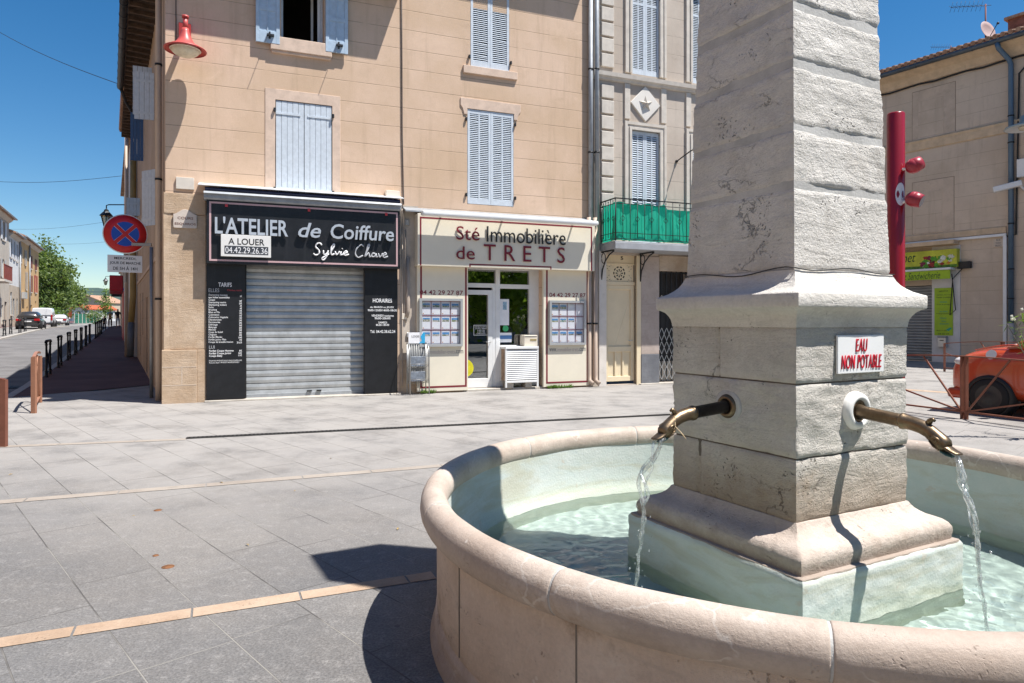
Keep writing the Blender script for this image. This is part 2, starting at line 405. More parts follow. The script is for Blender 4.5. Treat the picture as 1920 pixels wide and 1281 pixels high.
def paint_mat(name, worn=.5):
    m, nt, out = new_mat(name); B = NB(nt)
    pos = B.n('TexCoord').outputs['Object']
    sep = B.n('SeparateXYZ'); B.l(pos, sep.inputs[0])
    mid = B.noise(pos, 4, 7, .65); fine = B.noise(pos, 70, 4, .6); st = B.noise(B.mapping(pos, (1, 1, 5)), 1.6, 6, .65, .8)
    c = B.mix(B.ramp(mid, .3, .7), (.50, .555, .525), (.575, .60, .565))
    c = B.mix(B.math('MULTIPLY', B.ramp(st, .42, .66), .85), c, (.47, .465, .37))
    c = B.mix(B.math('MULTIPLY', B.ramp(sep.outputs[2], .42, .20), .5), c, (.42, .47, .34))
    c = B.mix(B.math('MULTIPLY', B.ramp(B.noise(pos, 6, 6, .7), .66 - .1 * worn, .72 - .1 * worn), .6), c, (.52, .45, .36))
    c = B.mix(B.math('MULTIPLY', B.ramp(B.noise(pos, 13, 6, .7), .68, .74), .6), c, (.40, .36, .30))
    h = B.math('ADD', B.math('MULTIPLY', fine, .4), mid)
    B.l(B.bsdf(c, .7, 0, B.bump(h, .55, .012), .3), out.inputs[0])
    return m
M_paint = paint_mat('pale_turquoise_paint')
M_floor = M('painted_basin_floor', (.58, .62, .585), .8, var=.14, vs=3, bump=.2, bs=40, dirt=.3, dcol=(.35, .42, .30))
# basin wall (outside faces, groove, plinth)
NT = 260
TH = [2 * math.pi * i / NT for i in range(NT)]
def ring_loft(prof, jit=0.0, seed=0):
    mb = MB(); rings = []
    for dr, z in prof:
        rings.append([rimp(t, dr + (mnoise.noise(Vector((math.cos(t) * 3 + seed, math.sin(t) * 3, z * 4))) * jit), z) for t in TH])
    return mb.loft(rings, True, False)
mb = ring_loft([(-.014, .63), (-.014, .15), (-.019, .142), (-.019, .136), (-.008, .128), (-.004, .09), (.0, .05), (.008, .04), (.020, .0), (.020, -.03)], .004)
basin = mb.build('basin_wall', M_bwall, fountain)
for t in (R(205), R(228.5), R(255), R(182), R(160), R(280), R(305), R(330), R(355), R(20), R(45), R(75), R(105), R(132)):
    q = [rimp(t - .0022, -.0175, .155), rimp(t + .0022, -.0175, .155), rimp(t + .0022, -.0175, .62), rimp(t - .0022, -.0175, .62)]
    o = [rimp(t - .0022, -.0115, .155), rimp(t + .0022, -.0115, .155), rimp(t + .0022, -.0115, .62), rimp(t - .0022, -.0115, .62)]
    MB().sprism(q, o).build('wall_joint', M_mort2, basin)
mb = ring_loft([(-.060, .64), (-.062, .5), (-.066, .34), (-.078, .29), (-.095, .262), (-.112, .16), (-.14, .02)], .006, 5)
inner = mb.build('basin_lining', M_paint, fountain)
mb = MB(); mb.add([FC + Vector((0, 0, .03))] + [rimp(t, -.12, .03) for t in TH], [(0, i + 1, (i + 1) % NT + 1) for i in range(NT)])
floor = mb.build('basin_floor', M_floor, fountain)
# rim stones
def theta_at(px, py, z=RIMZ + .08):
    g = ground(px, py, z); return math.atan2(g.y - FC.y, g.x - FC.x) % (2 * math.pi)
JT = sorted([theta_at(1010, 1085), theta_at(1575, 1225), theta_at(800, 945), theta_at(1018, 828), theta_at(1207, 808), theta_at(1900, 868), R(15), R(320), R(345), R(75)])
def rim_ring(t, k=1.0):
    n = 18; pts = []
    for i in range(n):
        a = 2 * math.pi * i / n
        dr = .072 * k * math.copysign(abs(math.cos(a)) ** .9, math.cos(a)); dz = .085 * k * math.sin(a)
        w = mnoise.noise(Vector((math.cos(t) * 6, math.sin(t) * 6, math.sin(a) * .8))) * .0035
        pts.append(rimp(t, dr + w * math.cos(a), RIMZ + dz + w * math.sin(a)))
    return pts
for i in range(len(JT)):
    a, b = JT[i], JT[(i + 1) % len(JT)]
    if b <= a: b += 2 * math.pi
    n = max(4, int((b - a) * 48)); mb = MB(); g = .0022
    ts = [a + g + .0015 * 0] + [a + g + (b - a - 2 * g) * j / n for j in range(1, n)] + [b - g]
    rings = [rim_ring(ts[0], .975)] + [rim_ring(ts[0] + .003)] + [rim_ring(t) for t in ts[1:-1]] + [rim_ring(ts[-1] - .003)] + [rim_ring(ts[-1], .975)]
    mb.loft(rings, True, True)
    mb.build('rim_stone', M_rim, fountain)
mb = MB(); rings = [rim_ring(t, .965) for t in TH]; rings.append(rings[0]); mb.loft(rings, True, False)
mb.build('rim_mortar', M_mortar, fountain)
mb = MB()
# pillar pieces
def sq_ring(h, z, n, jit=0.0, seed=0, ero=0.0, joints=(), jd=.012, jw=.010):
    pts = []
    cs = [(-1, -1), (1, -1), (1, 1), (-1, 1)]          # in (uR, uL); near corner first
    for k in range(4):
        (x0, y0), (x1, y1) = cs[k], cs[(k + 1) % 4]
        nx, ny = (y1 - y0) / 2, -(x1 - x0) / 2         # outward normal
        for i in range(n):
            f = i / n
            x = (x0 + (x1 - x0) * f) * h; y = (y0 + (y1 - y0) * f) * h
            P = PC + uR * x + uL * y + Vector((0, 0, z))
            ox, oy = nx, ny
            if i == 0:
                mx, my = (cs[k][0], cs[k][1]); ox, oy = mx * .75, my * .75
            d = -ero
            if jit:
                q = P * 1.0 + Vector((seed * 3.1, 0, 0))
                d += jit * (mnoise.fractal(Vector((q.x * 5, q.y * 5, q.z * 9)), .9, 2.1, 5) * 1.0 + .6 * min(0, mnoise.noise(Vector((q.x * 17, q.y * 17, q.z * 26)))))
                if i == 0: d -= abs(mnoise.noise(Vector((q.z * 30, seed, 2)))) * jit * 1.6
            for (kk, ff) in joints:
                if kk == k and abs(f - ff) * 2 * h < jw: d -= jd
            pts.append(P + (uR * ox + uL * oy) * d)
    return pts
def square_loft(prof, n=40, **kw):
    mb = MB(); mb.loft([sq_ring(h, z, n, **kw) for h, z in prof], True, True); return mb
def rough_block(h0, h1, z0, z1, jit, seed, joints=(), n=52, r=.008):
    m = max(6, int((z1 - z0) / .014)); mb = MB(); rings = []
    for j in range(m + 1):
        f = j / m; z = z0 + (z1 - z0) * f; dz = min(z - z0, z1 - z)
        ero = r * max(0, 1 - dz / r) ** 2 if dz < r else 0
        if j in (0, m): ero = r
        rings.append(sq_ring(h0 + (h1 - h0) * f, z, n, jit, seed, ero, joints))
    mb.loft(rings, True, True)
    return mb
def sharp(o, a=35):
    try: o.data.set_sharp_from_angle(angle=R(a))
    except Exception: pass
    return o
# plinth under water level
pl = rough_block(.602, .595, .0, .490, .006, 3, n=70, r=.010).build('plinth', M_paint, fountain); sharp(pl, 50)
sharp(rough_block(.588, .586, .480, .4965, .004, 9, n=60, r=.004).build('plinth_top', M_ogee, fountain), 50)
og = [(.560, .490), (.561, .515), (.565, .535), (.563, .558), (.552, .578), (.532, .594), (.506, .605), (.480, .615), (.458, .628), (.442, .642), (.431, .657), (.425, .668), (.422, .672)]
sharp(square_loft(og, 64, jit=.0025, seed=4, joints=((0, .13), (0, .87), (3, .10), (3, .86), (1, .12), (1, .88), (2, .12), (2, .88)), jd=.006, jw=.007).build('base_moulding', M_ogee, fountain), 50)
HD = .418
MB().loft([sq_ring(HD - .014, .60, 2), sq_ring(HD - .014, 1.60, 2)], False, True).build('pillar_mortar', M_mort2, fountain)
for k, (z0, z1, js) in enumerate(((.664, .958, ((3, .24),)), (.966, 1.305, ()), (1.313, 1.578, ((3, .42), )))):
    sharp(rough_block(HD, HD, z0, z1, (.006, .010, .0035)[k], 20 + k, js, n=60, r=.007).build('pillar_block', M_die, fountain), 55)
co = [(.421, 1.572), (.423, 1.590), (.427, 1.610), (.436, 1.630), (.450, 1.648), (.468, 1.660), (.482, 1.666), (.4845, 1.672), (.4845, 1.728), (.481, 1.733), (.462, 1.741), (.438, 1.753), (.416, 1.769), (.397, 1.789), (.383, 1.811), (.374, 1.832), (.370, 1.845)]
sharp(square_loft(co, 56, jit=.0022, seed=8).build('cornice', M_cap, fountain), 50)
hs = lambda z: .363 - .0285 * (z - 1.841)
zs = [(1.849, 2.232, .003), (2.262, 2.512, .007), (2.545, 2.815, .008), (2.858, 3.098, .009), (3.14, 3.44, .009), (3.48, 3.80, .008), (3.84, 4.16, .008), (4.20, 4.55, .008), (4.59, 4.95, .007), (4.99, 5.35, .007), (5.38, 5.62, .006)]
MB().loft([sq_ring(hs(1.84) - .006, 1.84, 2), sq_ring(hs(5.60) - .006, 5.60, 2)], False, True).build('shaft_mortar', M_mortar, fountain)
for k, (z0, z1, j) in enumerate(zs):
    sharp(rough_block(hs(z0), hs(z1), z0, z1, j * .75, 40 + k, n=54 if k < 5 else 16, r=.006).build('shaft_block', M_lime, fountain), 55)
# loose wire tied round the shaft foot
mb = MB(); w = []
for k in range(4):
    for i in range(14):
        f = i / 14; cs = [(-1, -1), (1, -1), (1, 1), (-1, 1)]
        x = cs[k][0] + (cs[(k + 1) % 4][0] - cs[k][0]) * f; y = cs[k][1] + (cs[(k + 1) % 4][1] - cs[k][1]) * f
        w.append(PC + (uR * x + uL * y) * .376 + Vector((0, 0, 1.853 - .010 * math.sin(f * 9 + k) - .012 * (k == 3) * math.sin(math.pi * f))))
w.append(w[0]); mb.tube(w, .0028, 5)
M_black = M('black_cable', (.02, .02, .02), .6, var=.2, bump=0)
mb.build('tie_wire', M_black, fountain)
# spouts
M_bronze = M('aged_bronze', (.19, .135, .085), .38, .85, var=.3, vs=9, bump=.12, bs=90, dirt=.6, dcol=(.05, .04, .035))
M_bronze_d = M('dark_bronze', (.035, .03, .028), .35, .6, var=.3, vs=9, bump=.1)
M_verd = M('verdigris', (.09, .20, .20), .6, .2, var=.4, vs=30, bump=.2, dirt=.5, dcol=(.10, .07, .05))
M_white = M('white_paint', (.74, .73, .70), .5, var=.05, bump=.05)
M_twine = M('straw_twine', (.55, .42, .26), .8, var=.1, bump=0)
def spout(fr, a, z, dark):
    n, t, up = fr.ey, fr.ex, Vector((0, 0, 1)); o = fr.p(a, HD, z)
    P = lambda l, dz=0, s=0: o + n * l + up * dz + t * s
    mb = MB().tube([P(-.03), P(.02), P(.05, -.004), P(.22, -.018), P(.235, -.02)], [.036, .036, .031, .030, .030], 20)
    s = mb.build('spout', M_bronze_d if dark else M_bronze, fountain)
    ring = [(.062, -.02), (.062, .008), (.055, .022), (.040, .026), (.036, .01)]
    MB().lathe(P(0), [(r, h) for r, h in ring], 28, n).build('collar', M_bronze if dark else M_bronze, s)
    if not dark: MB().lathe(P(0), [(.094, -.03), (.094, .004), (.085, .026), (.070, .036), (.056, .030), (.05, .0)], 32, n).build('wall_rosette', M_white, s)
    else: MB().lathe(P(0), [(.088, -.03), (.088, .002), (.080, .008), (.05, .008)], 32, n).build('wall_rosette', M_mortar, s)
    body = [(.232, -.020, .034), (.236, -.020, .0375), (.246, -.021, .0375), (.250, -.021, .033), (.29, -.026, .0325), (.33, -.036, .032), (.362, -.052, .031), (.388, -.072, .033), (.408, -.090, .037), (.424, -.104, .036), (.436, -.113, .026)]
    mb = MB().tube([P(l, d) for l, d, r in body], [r for l, d, r in body], 22)
    for sg in (-1, 1):                                # eyes and brow of the swan head
        mb.ball(P(.405, -.082, sg * .031), .0105, 10, 7)
        mb.tube([P(.380, -.070, sg * .030), P(.398, -.066, sg * .036), P(.416, -.074, sg * .036), P(.430, -.092, sg * .030)], [.004, .006, .006, .003], 8)
        mb.tube([P(.372, -.088, sg * .027), P(.395, -.108, sg * .032), P(.418, -.122, sg * .028)], [.003, .005, .003], 8)
    mb.tube([P(.352, -.020), P(.362, -.004), P(.374, .004), P(.384, -.002)], [.014, .013, .010, .006], 10)
    mb.build('swan_head', M_bronze, s)
    up_ = n * .86 - up * .5
    bk = []
    for l, d, w, h in ((.424, -.100, .034, .020), (.440, -.112, .031, .014), (.462, -.122, .030, .009), (.482, -.128, .026, .006), (.494, -.129, .012, .003)):
        bk.append([P(l, d + h * math.sin(2 * math.pi * i / 12), w * math.cos(2 * math.pi * i / 12)) for i in range(12)])
    MB().loft(bk).build('beak', M_bronze, s); mb = MB(); lo = []
    for l, d, w, h in ((.418, -.128, .028, .008), (.440, -.140, .024, .006), (.458, -.146, .014, .004)):
        lo.append([P(l, d + h * math.sin(2 * math.pi * i / 12), w * math.cos(2 * math.pi * i / 12)) for i in range(12)])
    mb.loft(lo); mb.build('lower_beak', M_verd, s)
    if dark:
        mb = MB().tube([P(.36, -.02, -.03), P(.372, -.03, .02), P(.385, -.075, .036), P(.40, -.115, .02)], .0025, 5)
        mb.tube([P(.385, -.072, .036), P(.375, -.10, .07), P(.37, -.125, .095)], .0022, 5)
        mb.build('twine', M_twine, s)
    return P
WZ = .245
def jet_mat():
    m, nt, out = new_mat('falling_water'); B = NB(nt)
    t = B.n('BsdfTransparent'); t.inputs[0].default_value = (.97, .98, .98, 1); g = B.n('BsdfGlossy'); g.inputs['Roughness'].default_value = .08; d = B.n('BsdfTranslucent'); d.inputs[0].default_value = (.85, .88, .88, 1); d2 = B.n('BsdfDiffuse'); d2.inputs[0].default_value = (.85, .88, .88, 1)
    lw = B.n('LayerWeight'); lw.inputs[0].default_value = .35; m1 = B.n('MixShader'); m2 = B.n('MixShader'); m3 = B.n('MixShader'); m3.inputs[0].default_value = .5
    B.l(d.outputs[0], m3.inputs[1]); B.l(d2.outputs[0], m3.inputs[2]); fz = B.ramp(B.noise(B.mapping(B.n('TexCoord').outputs['Object'], (1, 1, .5)), 60, 3), .42, .60)
    B.l(B.math('MULTIPLY', fz, .42), m1.inputs[0]); B.l(t.outputs[0], m1.inputs[1]); B.l(m3.outputs[0], m1.inputs[2])
    B.l(B.math('ADD', B.math('MULTIPLY', lw.outputs['Facing'], .5), .04), m2.inputs[0]); B.l(m1.outputs[0], m2.inputs[1]); B.l(g.outputs[0], m2.inputs[2]); B.l(m2.outputs[0], out.inputs[0]); return m
M_jet = jet_mat()
def jet(P, label, l1, seed):
    r2 = random.Random(seed); mb = MB()
    for st in range(3):
        pts = []; rr = []; ph = r2.uniform(0, 6)
        for i in range(70):
            f = i / 69; z = -.125 - f * (1.17 - .125 - WZ - .005); l = .452 + (l1 - .452) * math.sqrt(f)
            sp = (.013 + .036 * math.exp(-((f - .22) / .16) ** 2)) * (1 - .75 * f)
            sx = math.sin(f * (13 + 5 * st) + ph) * sp + math.sin(f * 41 + ph) * .003; sl = math.cos(f * (11 + 4 * st) + ph * 2) * sp * .7
            pts.append(P(l + sl, z, sx)); rr.append(max(.0022, (.0115 - .0062 * f) * (1 + .55 * mnoise.noise(Vector((f * 26, st * 7.3, seed)))) * (1 if st == 0 else .62)))
        mb.tube(pts, rr, 9)
    for i in range(46):
        f = r2.uniform(.3, 1) ** .8; z = -.125 - f * (1.17 - .125 - WZ - .01); l = .452 + (l1 - .452) * math.sqrt(f)
        mb.ball(P(l + r2.gauss(0, .022), z, r2.gauss(0, .026)), r2.uniform(.0018, .0042), 7, 5, (1, 1, 1.5))
    for i in range(60):                                # splash where it lands
        mb.ball(P(l1 + r2.gauss(0, .05), -1.17 + WZ + abs(r2.gauss(0, .022)) + .004, r2.gauss(0, .05)), r2.uniform(.0016, .004), 7, 5)
    o = mb.build('water_jet', M_jet, None, P(l1, -1.17 + WZ)); tag(o, label, 'water jet', 'water jets of the fountain')
PRs = spout(PRF, .0, 1.165, False); PLs = spout(PLF, .0, 1.165, True)
jet(PRs, 'twisting water jet falling from the sunlit spout with the white rosette', .60, 3)
jet(PLs, 'thin water jet falling from the dark spout on the shaded side of the pillar', .60, 8)
# water surface with ripples
mb = MB(); NR, NA = 96, 420; vs = []; fs = []
hits = [PRs(.60, 0), PLs(.60, 0)]
for i in range(NR + 1):
    f = (i / NR)
    for k in range(NA):
        t = 2 * math.pi * k / NA; p = rimp(t, 0, 0); q = FC + (p - FC) * ((Rth(t) - .09) / Rth(t)) * f
        h = .0
        if i:
            a = mnoise.noise(Vector((q.x * 5, q.y * 5, 1))) * .5 + mnoise.noise(Vector((q.x * 11, q.y * 9, 4))) * .40 + mnoise.noise(Vector((q.x * 21, q.y * 19, 9))) * .26 + mnoise.noise(Vector((q.x * 40, q.y * 36, 2))) * .07
            amp = .0095
            for hh in hits:
                d = math.hypot(q.x - hh.x, q.y - hh.y)
                amp += .008 * math.exp(-d / .4); a += math.sin(d * 52) * math.exp(-d / .35) * .45
            h = a * amp
        vs.append(Vector((q.x, q.y, WZ + h)))
for i in range(NR):
    for k in range(NA): fs.append((i * NA + k, (i + 1) * NA + k, (i + 1) * NA + (k + 1) % NA, i * NA + (k + 1) % NA))
mb.add(vs, fs, True)
def water_mat():
    m, nt, out = new_mat('pool_water'); B = NB(nt)
    g = B.n('BsdfRefraction'); g.inputs['IOR'].default_value = 1.33; g.inputs['Roughness'].default_value = 0; g.inputs[0].default_value = (.91, .985, .962, 1)
    gl = B.n('BsdfGlossy'); gl.inputs['Roughness'].default_value = .0
    fz = B.n('Fresnel'); fz.inputs[0].default_value = 1.33
    mx = B.n('MixShader'); B.l(fz.outputs[0], mx.inputs[0]); B.l(g.outputs[0], mx.inputs[1]); B.l(gl.outputs[0], mx.inputs[2])
    B.l(mx.outputs[0], out.inputs[0]); return m
water = mb.build('water', water_mat(), None, (FC.x, FC.y, WZ), fix=False); struct(water)
for o in (floor, inner, pl):
    try: o.is_caustics_receiver = True
    except Exception: o.cycles.is_caustics_receiver = True
try: water.is_caustics_caster = True
except Exception: water.cycles.is_caustics_caster = True
# sign on the pillar
a0, a1, c0, c1 = PRF.r(1565, 1652, 628, 699, HD)
M_red = M('red_paint_letters', (.48, .012, .03), .4, var=.05, bump=0)
s = thing('drinking_water_sign', 'white plastic sign with red words on the sunlit face of the fountain pillar', 'sign', PRF.p((a0 + a1) / 2, HD, c0))
MB().box(PRF, a0, a1, HD + .004, HD + .016, c0, c1).build('sign_board', M('white_plastic', (.80, .80, .80), .35, var=.03, bump=0), s, bevel=.003)
def fb(x0, x1, y0, y1):                               # fractions of the board, from its top left
    return (a0 + (a1 - a0) * x0, a0 + (a1 - a0) * x1, c1 - (c1 - c0) * y1, c1 - (c1 - c0) * y0)
text('EAU', PRF, fb(.37, .62, .10, .44), HD + .016, M_red, s, bold=.0, shear=.18, depth=.0045, space=1.12)
text('NON POTABLE', PRF, fb(.07, .93, .52, .88), HD + .016, M_red, s, bold=.0, shear=.18, depth=.0045, space=1.12)
# ------------------------------------------------------------------ ground, street, paving
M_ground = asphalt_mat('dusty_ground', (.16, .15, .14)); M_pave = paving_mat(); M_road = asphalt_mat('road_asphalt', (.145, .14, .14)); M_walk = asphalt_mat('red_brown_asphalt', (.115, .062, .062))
def S(w, D, z): return RD.o + RD.ex * w + RD.ey * D + Vector((0, 0, z))       # street coordinates
WS = [-400, -200, -90, -40, -15, -5, 0, 3, 4, 5.5, 10, 20, 30, 40, 50, 59.8, 62, 75, 90, 110, 140, 180, 260, 420, 700, 1200, 2500]
def dip(w): return .14 if w > 4.0 else (.06 if w > 2.9 else .05)
def hill(w): return gz(w) + max(0, w - 110) * .012
mb = MB(); DS = [-2500, -900, -300, -120, -60, -30, -12, -4, 0, 4, 8, 12, 30, 60, 120, 300, 900, 2500]
vs = [S(w, D, hill(w) - .15) for w in WS for D in DS]; n = len(DS)
mb.add(vs, [(i * n + k, i * n + k + 1, (i + 1) * n + k + 1, (i + 1) * n + k) for i in range(len(WS) - 1) for k in range(n - 1)])
struct(mb.build('ground', M_ground, None, (0, 0, 0)))
# the square
mb = MB(); q = [S(3.0, 60, 0), S(3.0, 2.9, 0), S(3.6, 1.2, 0), S(4.6, -.05, 0), S(4.6, -70, 0), S(-45, -70, 0), S(-45, 60, 0)]
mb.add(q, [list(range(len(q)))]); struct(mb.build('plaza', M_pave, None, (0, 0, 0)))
# street road and pavement
def strip(D0, D1, w0, w1, dz, name, mat, nseg=24):
    mb = MB(); vs = []
    for i in range(nseg + 1):
        w = w0 + (w1 - w0) * i / nseg
        for D in (D0, D1): vs.append(S(w, D, hill(w) + dz(w)))
    mb.add(vs, [(2 * i, 2 * i + 1, 2 * i + 3, 2 * i + 2) for i in range(nseg)])
    return struct(mb.build(name, mat, None, (0, 0, 0)))
strip(2.95, 7.6, 3.0, 200, lambda w: -.004 - .09 * min(1, max(0, (w - 3.0) / 3)), 'road', M_road, 60)
strip(7.8, 10.4, 3.0, 160, lambda w: -.02, 'parking_bay', asphalt_mat('pale_asphalt', (.22, .21, .20)), 50)
mb = MB(); vs = []
for i in range(61):
    w = 2.9 + 110 * i / 60; 
    for D in (0.0, 2.78): vs.append(S(w + (1.68 - .65 * D if i == 0 else 0), D, hill(w) + .006))
mb.add(vs, [(2 * i, 2 * i + 1, 2 * i + 3, 2 * i + 2) for i in range(60)]); struct(mb.build('pavement', M_walk, None, (0, 0, 0)))
M_kerb = M('kerb_stone', (.40, .375, .34), .85, var=.12, vs=3, bump=.2)
def kerb(D0, D1, w0, w1, z0, z1, name='kerb'):
    mb = MB(); n = 40; rings = []
    for i in range(n + 1):
        w = w0 + (w1 - w0) * i / n; h = hill(w)
        rings.append([S(w, D0, h + z0), S(w, D1, h + z0), S(w, D1, h + z1), S(w, D0, h + z1)])
    mb.loft(rings, False); return struct(mb.build(name, M_kerb, None, (0, 0, 0)))
kerb(2.78, 2.95, 3.0, 112, -.2, .012); kerb(7.6, 7.8, 3.0, 160, -.2, .0)
kerb(10.4, 10.52, 3.0, 160, -.2, .06); strip(10.52, 13.5, 3.0, 160, lambda w: .05, 'pavement', M_walk, 40)
# bands of orange stone let into the paving
M_band = stone_mat('orange_band_stone', (.37, .26, .18), (.47, .355, .265), (.25, .16, .11), .45, .4, .4)
def band(p, q, ext0, ext1, w, L=.56, mt=None):
    p, q = Vector(p), Vector(q); d = (q - p).normalized(); p = p - d * ext0; q = q + d * ext1; n = d.cross(Vector((0, 0, 1)))
    t = 0; T = (q - p).length; mb = MB(); k = 0
    while t < T:
        l = L * (.86 + .28 * rnd.random()); e = min(T, t + l); g = .006
        a, b = p + d * (t + g), p + d * (e - g); j = [rnd.uniform(-.004, .004) for _ in range(4)]
        mb.add([a + n * (w / 2 + j[0]) + Vector((0, 0, .004)), b + n * (w / 2 + j[1]) + Vector((0, 0, .004)), b - n * (w / 2 + j[2]) + Vector((0, 0, .004)), a - n * (w / 2 + j[3]) + Vector((0, 0, .004))], [(0, 1, 2, 3)])
        t = e
    struct(mb.build('paving_band', mt or M_band, None, (0, 0, 0)))
band(ground(0, 1206), ground(815, 1079), 4, 0, .125); M_band2 = stone_mat('worn_band_stone', (.31, .265, .225), (.36, .315, .27), (.24, .20, .17), .4, .3, .3)
band(ground(0, 942), ground(800, 876), 6, .9, .14, .8, M_band2); band(ground(0, 838), ground(350, 824), 1.2, 0, .14, .9, M_band2)
band(ground(1699, 731), ground(1800, 738), 3, 8, .35, .8)

# long drainage channel with an iron grate, covers, litter
M_iron2 = M('cast_iron', (.045, .043, .042), .6, .5, var=.3, vs=12, bump=.2)
p, q = ground(351, 822), ground(1400, 771); d = (q - p).normalized(); n = d.cross(Vector((0, 0, 1))); L = (q - p).length; up = Vector((0, 0, 1))
dc = thing('drain_grate', 'long narrow iron drain grate crossing the paving in front of the shops', 'drain grate', (p + q) / 2)
MB().obox((p + q) / 2 + up * .0045, d * L / 2, n * .065, up * .0004).build('channel', M('dark_channel', (.012, .012, .012), .9, bump=0), dc)
mb = MB()
for s_ in (-1, 1): mb.obox((p + q) / 2 + n * s_ * .060 + up * .007, d * L / 2, n * .006, up * .003)
k = 0
while k * .055 < L: mb.obox(p + d * (k * .055) + up * .007, d * .013, n * .055, up * .003); k += 1
mb.build('grate', M_iron2, dc)
def cover(px, py, z, a, b, round_, lab, mat):
    c = ground(px, py, z); mb = MB(); F_ = Frame(c, RD.ex, RD.ey)
    if round_: mb.lathe(c, [(0, .012), (a * .86, .012), (a * .87, .009), (a * .90, .009), (a * .91, .013), (a, .013), (a, .0)], 32)
    else: mb.box(F_, -a, a, -b, b, 0, .012).box(F_, -a * .85, a * .85, -b * .85, b * .85, .012, .015)
    tag(mb.build('manhole_cover', mat, None, c), lab, 'manhole cover')
cover(205, 657, .20, .45, .5, False, 'pale rectangular cover in the dark pavement near the drainpipe', M('pale_cover', (.30, .30, .30), .7, bump=.1)); cover(167, 716, .0, .40, .4, True, 'round worn cover in the dark pavement near the square', M('worn_cover', (.12, .10, .10), .7, var=.3, vs=20, bump=.3))
c = ground(33, 726, -.06); F_ = Frame(c, RD.ex, RD.ey); mb = MB().box(F_, -.3, .3, -.6, .6, -.05, .004)
for i in range(9): mb.box(F_, -.26, .26, -.52 + i * .13, -.46 + i * .13, .004, .014)
tag(mb.build('gully_grate', M_iron2, None, c), 'iron gully grate in the road beside the brown barrier', 'drain grate')

M_rust = M('rusty_iron', (.20, .09, .04), .8, .3, var=.3, vs=30, bump=.2)
for px, py, r_, lab in ((315, 1063, .034, 'small rusty cap set in the grey paving slabs'), (296, 957, .028, 'rusty stud in the paving near the second orange band'), (292, 1042, .018, 'dark small stud in the middle of the paving')):
    c = ground(px, py); o = MB().lathe(c, [(0, .006), (r_ * .8, .006), (r_, .003), (r_ * 1.15, .002), (r_ * 1.15, 0)], 20).build('paving_cap', M_rust, None, c); tag(o, lab, 'paving cap')
M_dry = M('dry_leaf', (.34, .24, .10), .8, var=.3, vs=20, bump=0)
r3 = random.Random(31)
for px, py in ((250, 968), (464, 1022), (553, 921), (746, 992), (20, 890), (140, 860), (620, 860), (415, 905)):
    c = ground(px, py, .006); a = r3.uniform(0, 6.28); L_ = r3.uniform(.012, .026); d = Vector((math.cos(a), math.sin(a), 0)); n_ = Vector((-d.y, d.x, 0)) * L_ * .4
    o = MB().add([c - d * L_, c - n_ + Vector((0, 0, .006)), c + d * L_ + Vector((0, 0, .004)), c + n_ + Vector((0, 0, .010))], [(0, 1, 2, 3)]).build('dry_leaf', M_dry, None, c, fix=False); tag(o, 'little dry leaf lying on the grey paving of the square', 'leaf', 'dry leaves on the paving')
# ------------------------------------------------------------------ the ochre corner building with its two shops
M_wall = render_mat('ochre_render', (.63, .452, .308), 7.61 - .433 * 20 + .216, .433, (.66, .485, .36))
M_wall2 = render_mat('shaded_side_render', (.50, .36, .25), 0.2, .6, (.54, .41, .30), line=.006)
M_pier = stone_mat('ochre_pier_stone', (.50, .36, .24), (.62, .48, .35), (.24, .14, .08), .55, .3, .55)
M_surr = M('pale_window_surround', (.64, .49, .385), .9, var=.10, vs=5, bump=.25, dirt=.35, dcol=(.42, .30, .22))
M_shut = M('pale_blue_shutter_paint', (.56, .615, .67), .55, var=.07, vs=12, bump=.1, dirt=.25, dcol=(.36, .37, .38), streak=True)
M_shutd = M('blue_shutter_paint', (.42, .53, .64), .55, var=.08, vs=10, bump=.1, dirt=.3, dcol=(.35, .33, .30))
M_iron = M('dark_ironwork', (.03, .03, .032), .5, .4, var=.2, bump=.1)
M_dark = M('dark_interior', (.016, .015, .014), .9, var=.2, bump=0)
M_wood = M('old_roof_wood', (.10, .065, .045), .9, var=.35, vs=8, bump=.4)
M_tile = tile_mat('clay_roof_tiles')
M_zinc = M('grey_zinc', (.33, .35, .37), .55, .25, var=.12, vs=7, bump=.05, dirt=.2)
M_cream = M('cream_paint', (.70, .63, .52), .6, var=.05, vs=3, bump=.06, dirt=.15, dcol=(.45, .38, .28), streak=True)
M_beigepipe = M('beige_pipe_paint', (.50, .39, .31), .6, var=.06, bump=.04)
M_blackp = M('black_sign_panel', (.012, .0125, .015), .42, var=.25, vs=5, bump=.04, dirt=.25, dcol=(.06, .06, .065), streak=True)
M_ink = M('white_lettering', (.82, .82, .82), .5, var=.02, bump=0); M_inkg = M('grey_lettering', (.46, .47, .49), .5, var=.03, bump=0)
M_silver = M('brushed_silver_letters', (.56, .59, .63), .35, .35, var=.06, bump=0)
M_pink = M('pink_edging', (.55, .36, .37), .5, var=.05, bump=0); M_reds = M('red_lettering', (.55, .05, .06), .5, var=.05, bump=0)
M_alu = M('galvanised_slats', (.45, .46, .455), .45, .45, var=.14, vs=4, bump=.05, dirt=.35, dcol=(.22, .23, .23), streak=True)
M_navy = M('navy_awning_cloth', (.015, .022, .055), .8, var=.2, bump=.2)
M_wht = M('white_coated_metal', (.74, .745, .74), .4, var=.04, vs=4, bump=.02)
M_glass = glass_mat('window_glass', (.62, .66, .66), .20); M_stepst = stone_mat('threshold_stone', (.42, .38, .33), (.54, .50, .44), (.2, .16, .12), .4, .3, .5)
s_end = FA.s(1109); ZL, ZR, SSTEP = 8.8, 10.45, FA.s(757)
corner = thing('corner_building', 'ochre rendered corner building with blue shutters over a black and a cream shop front', 'building', FA.p(0, 0, 0))
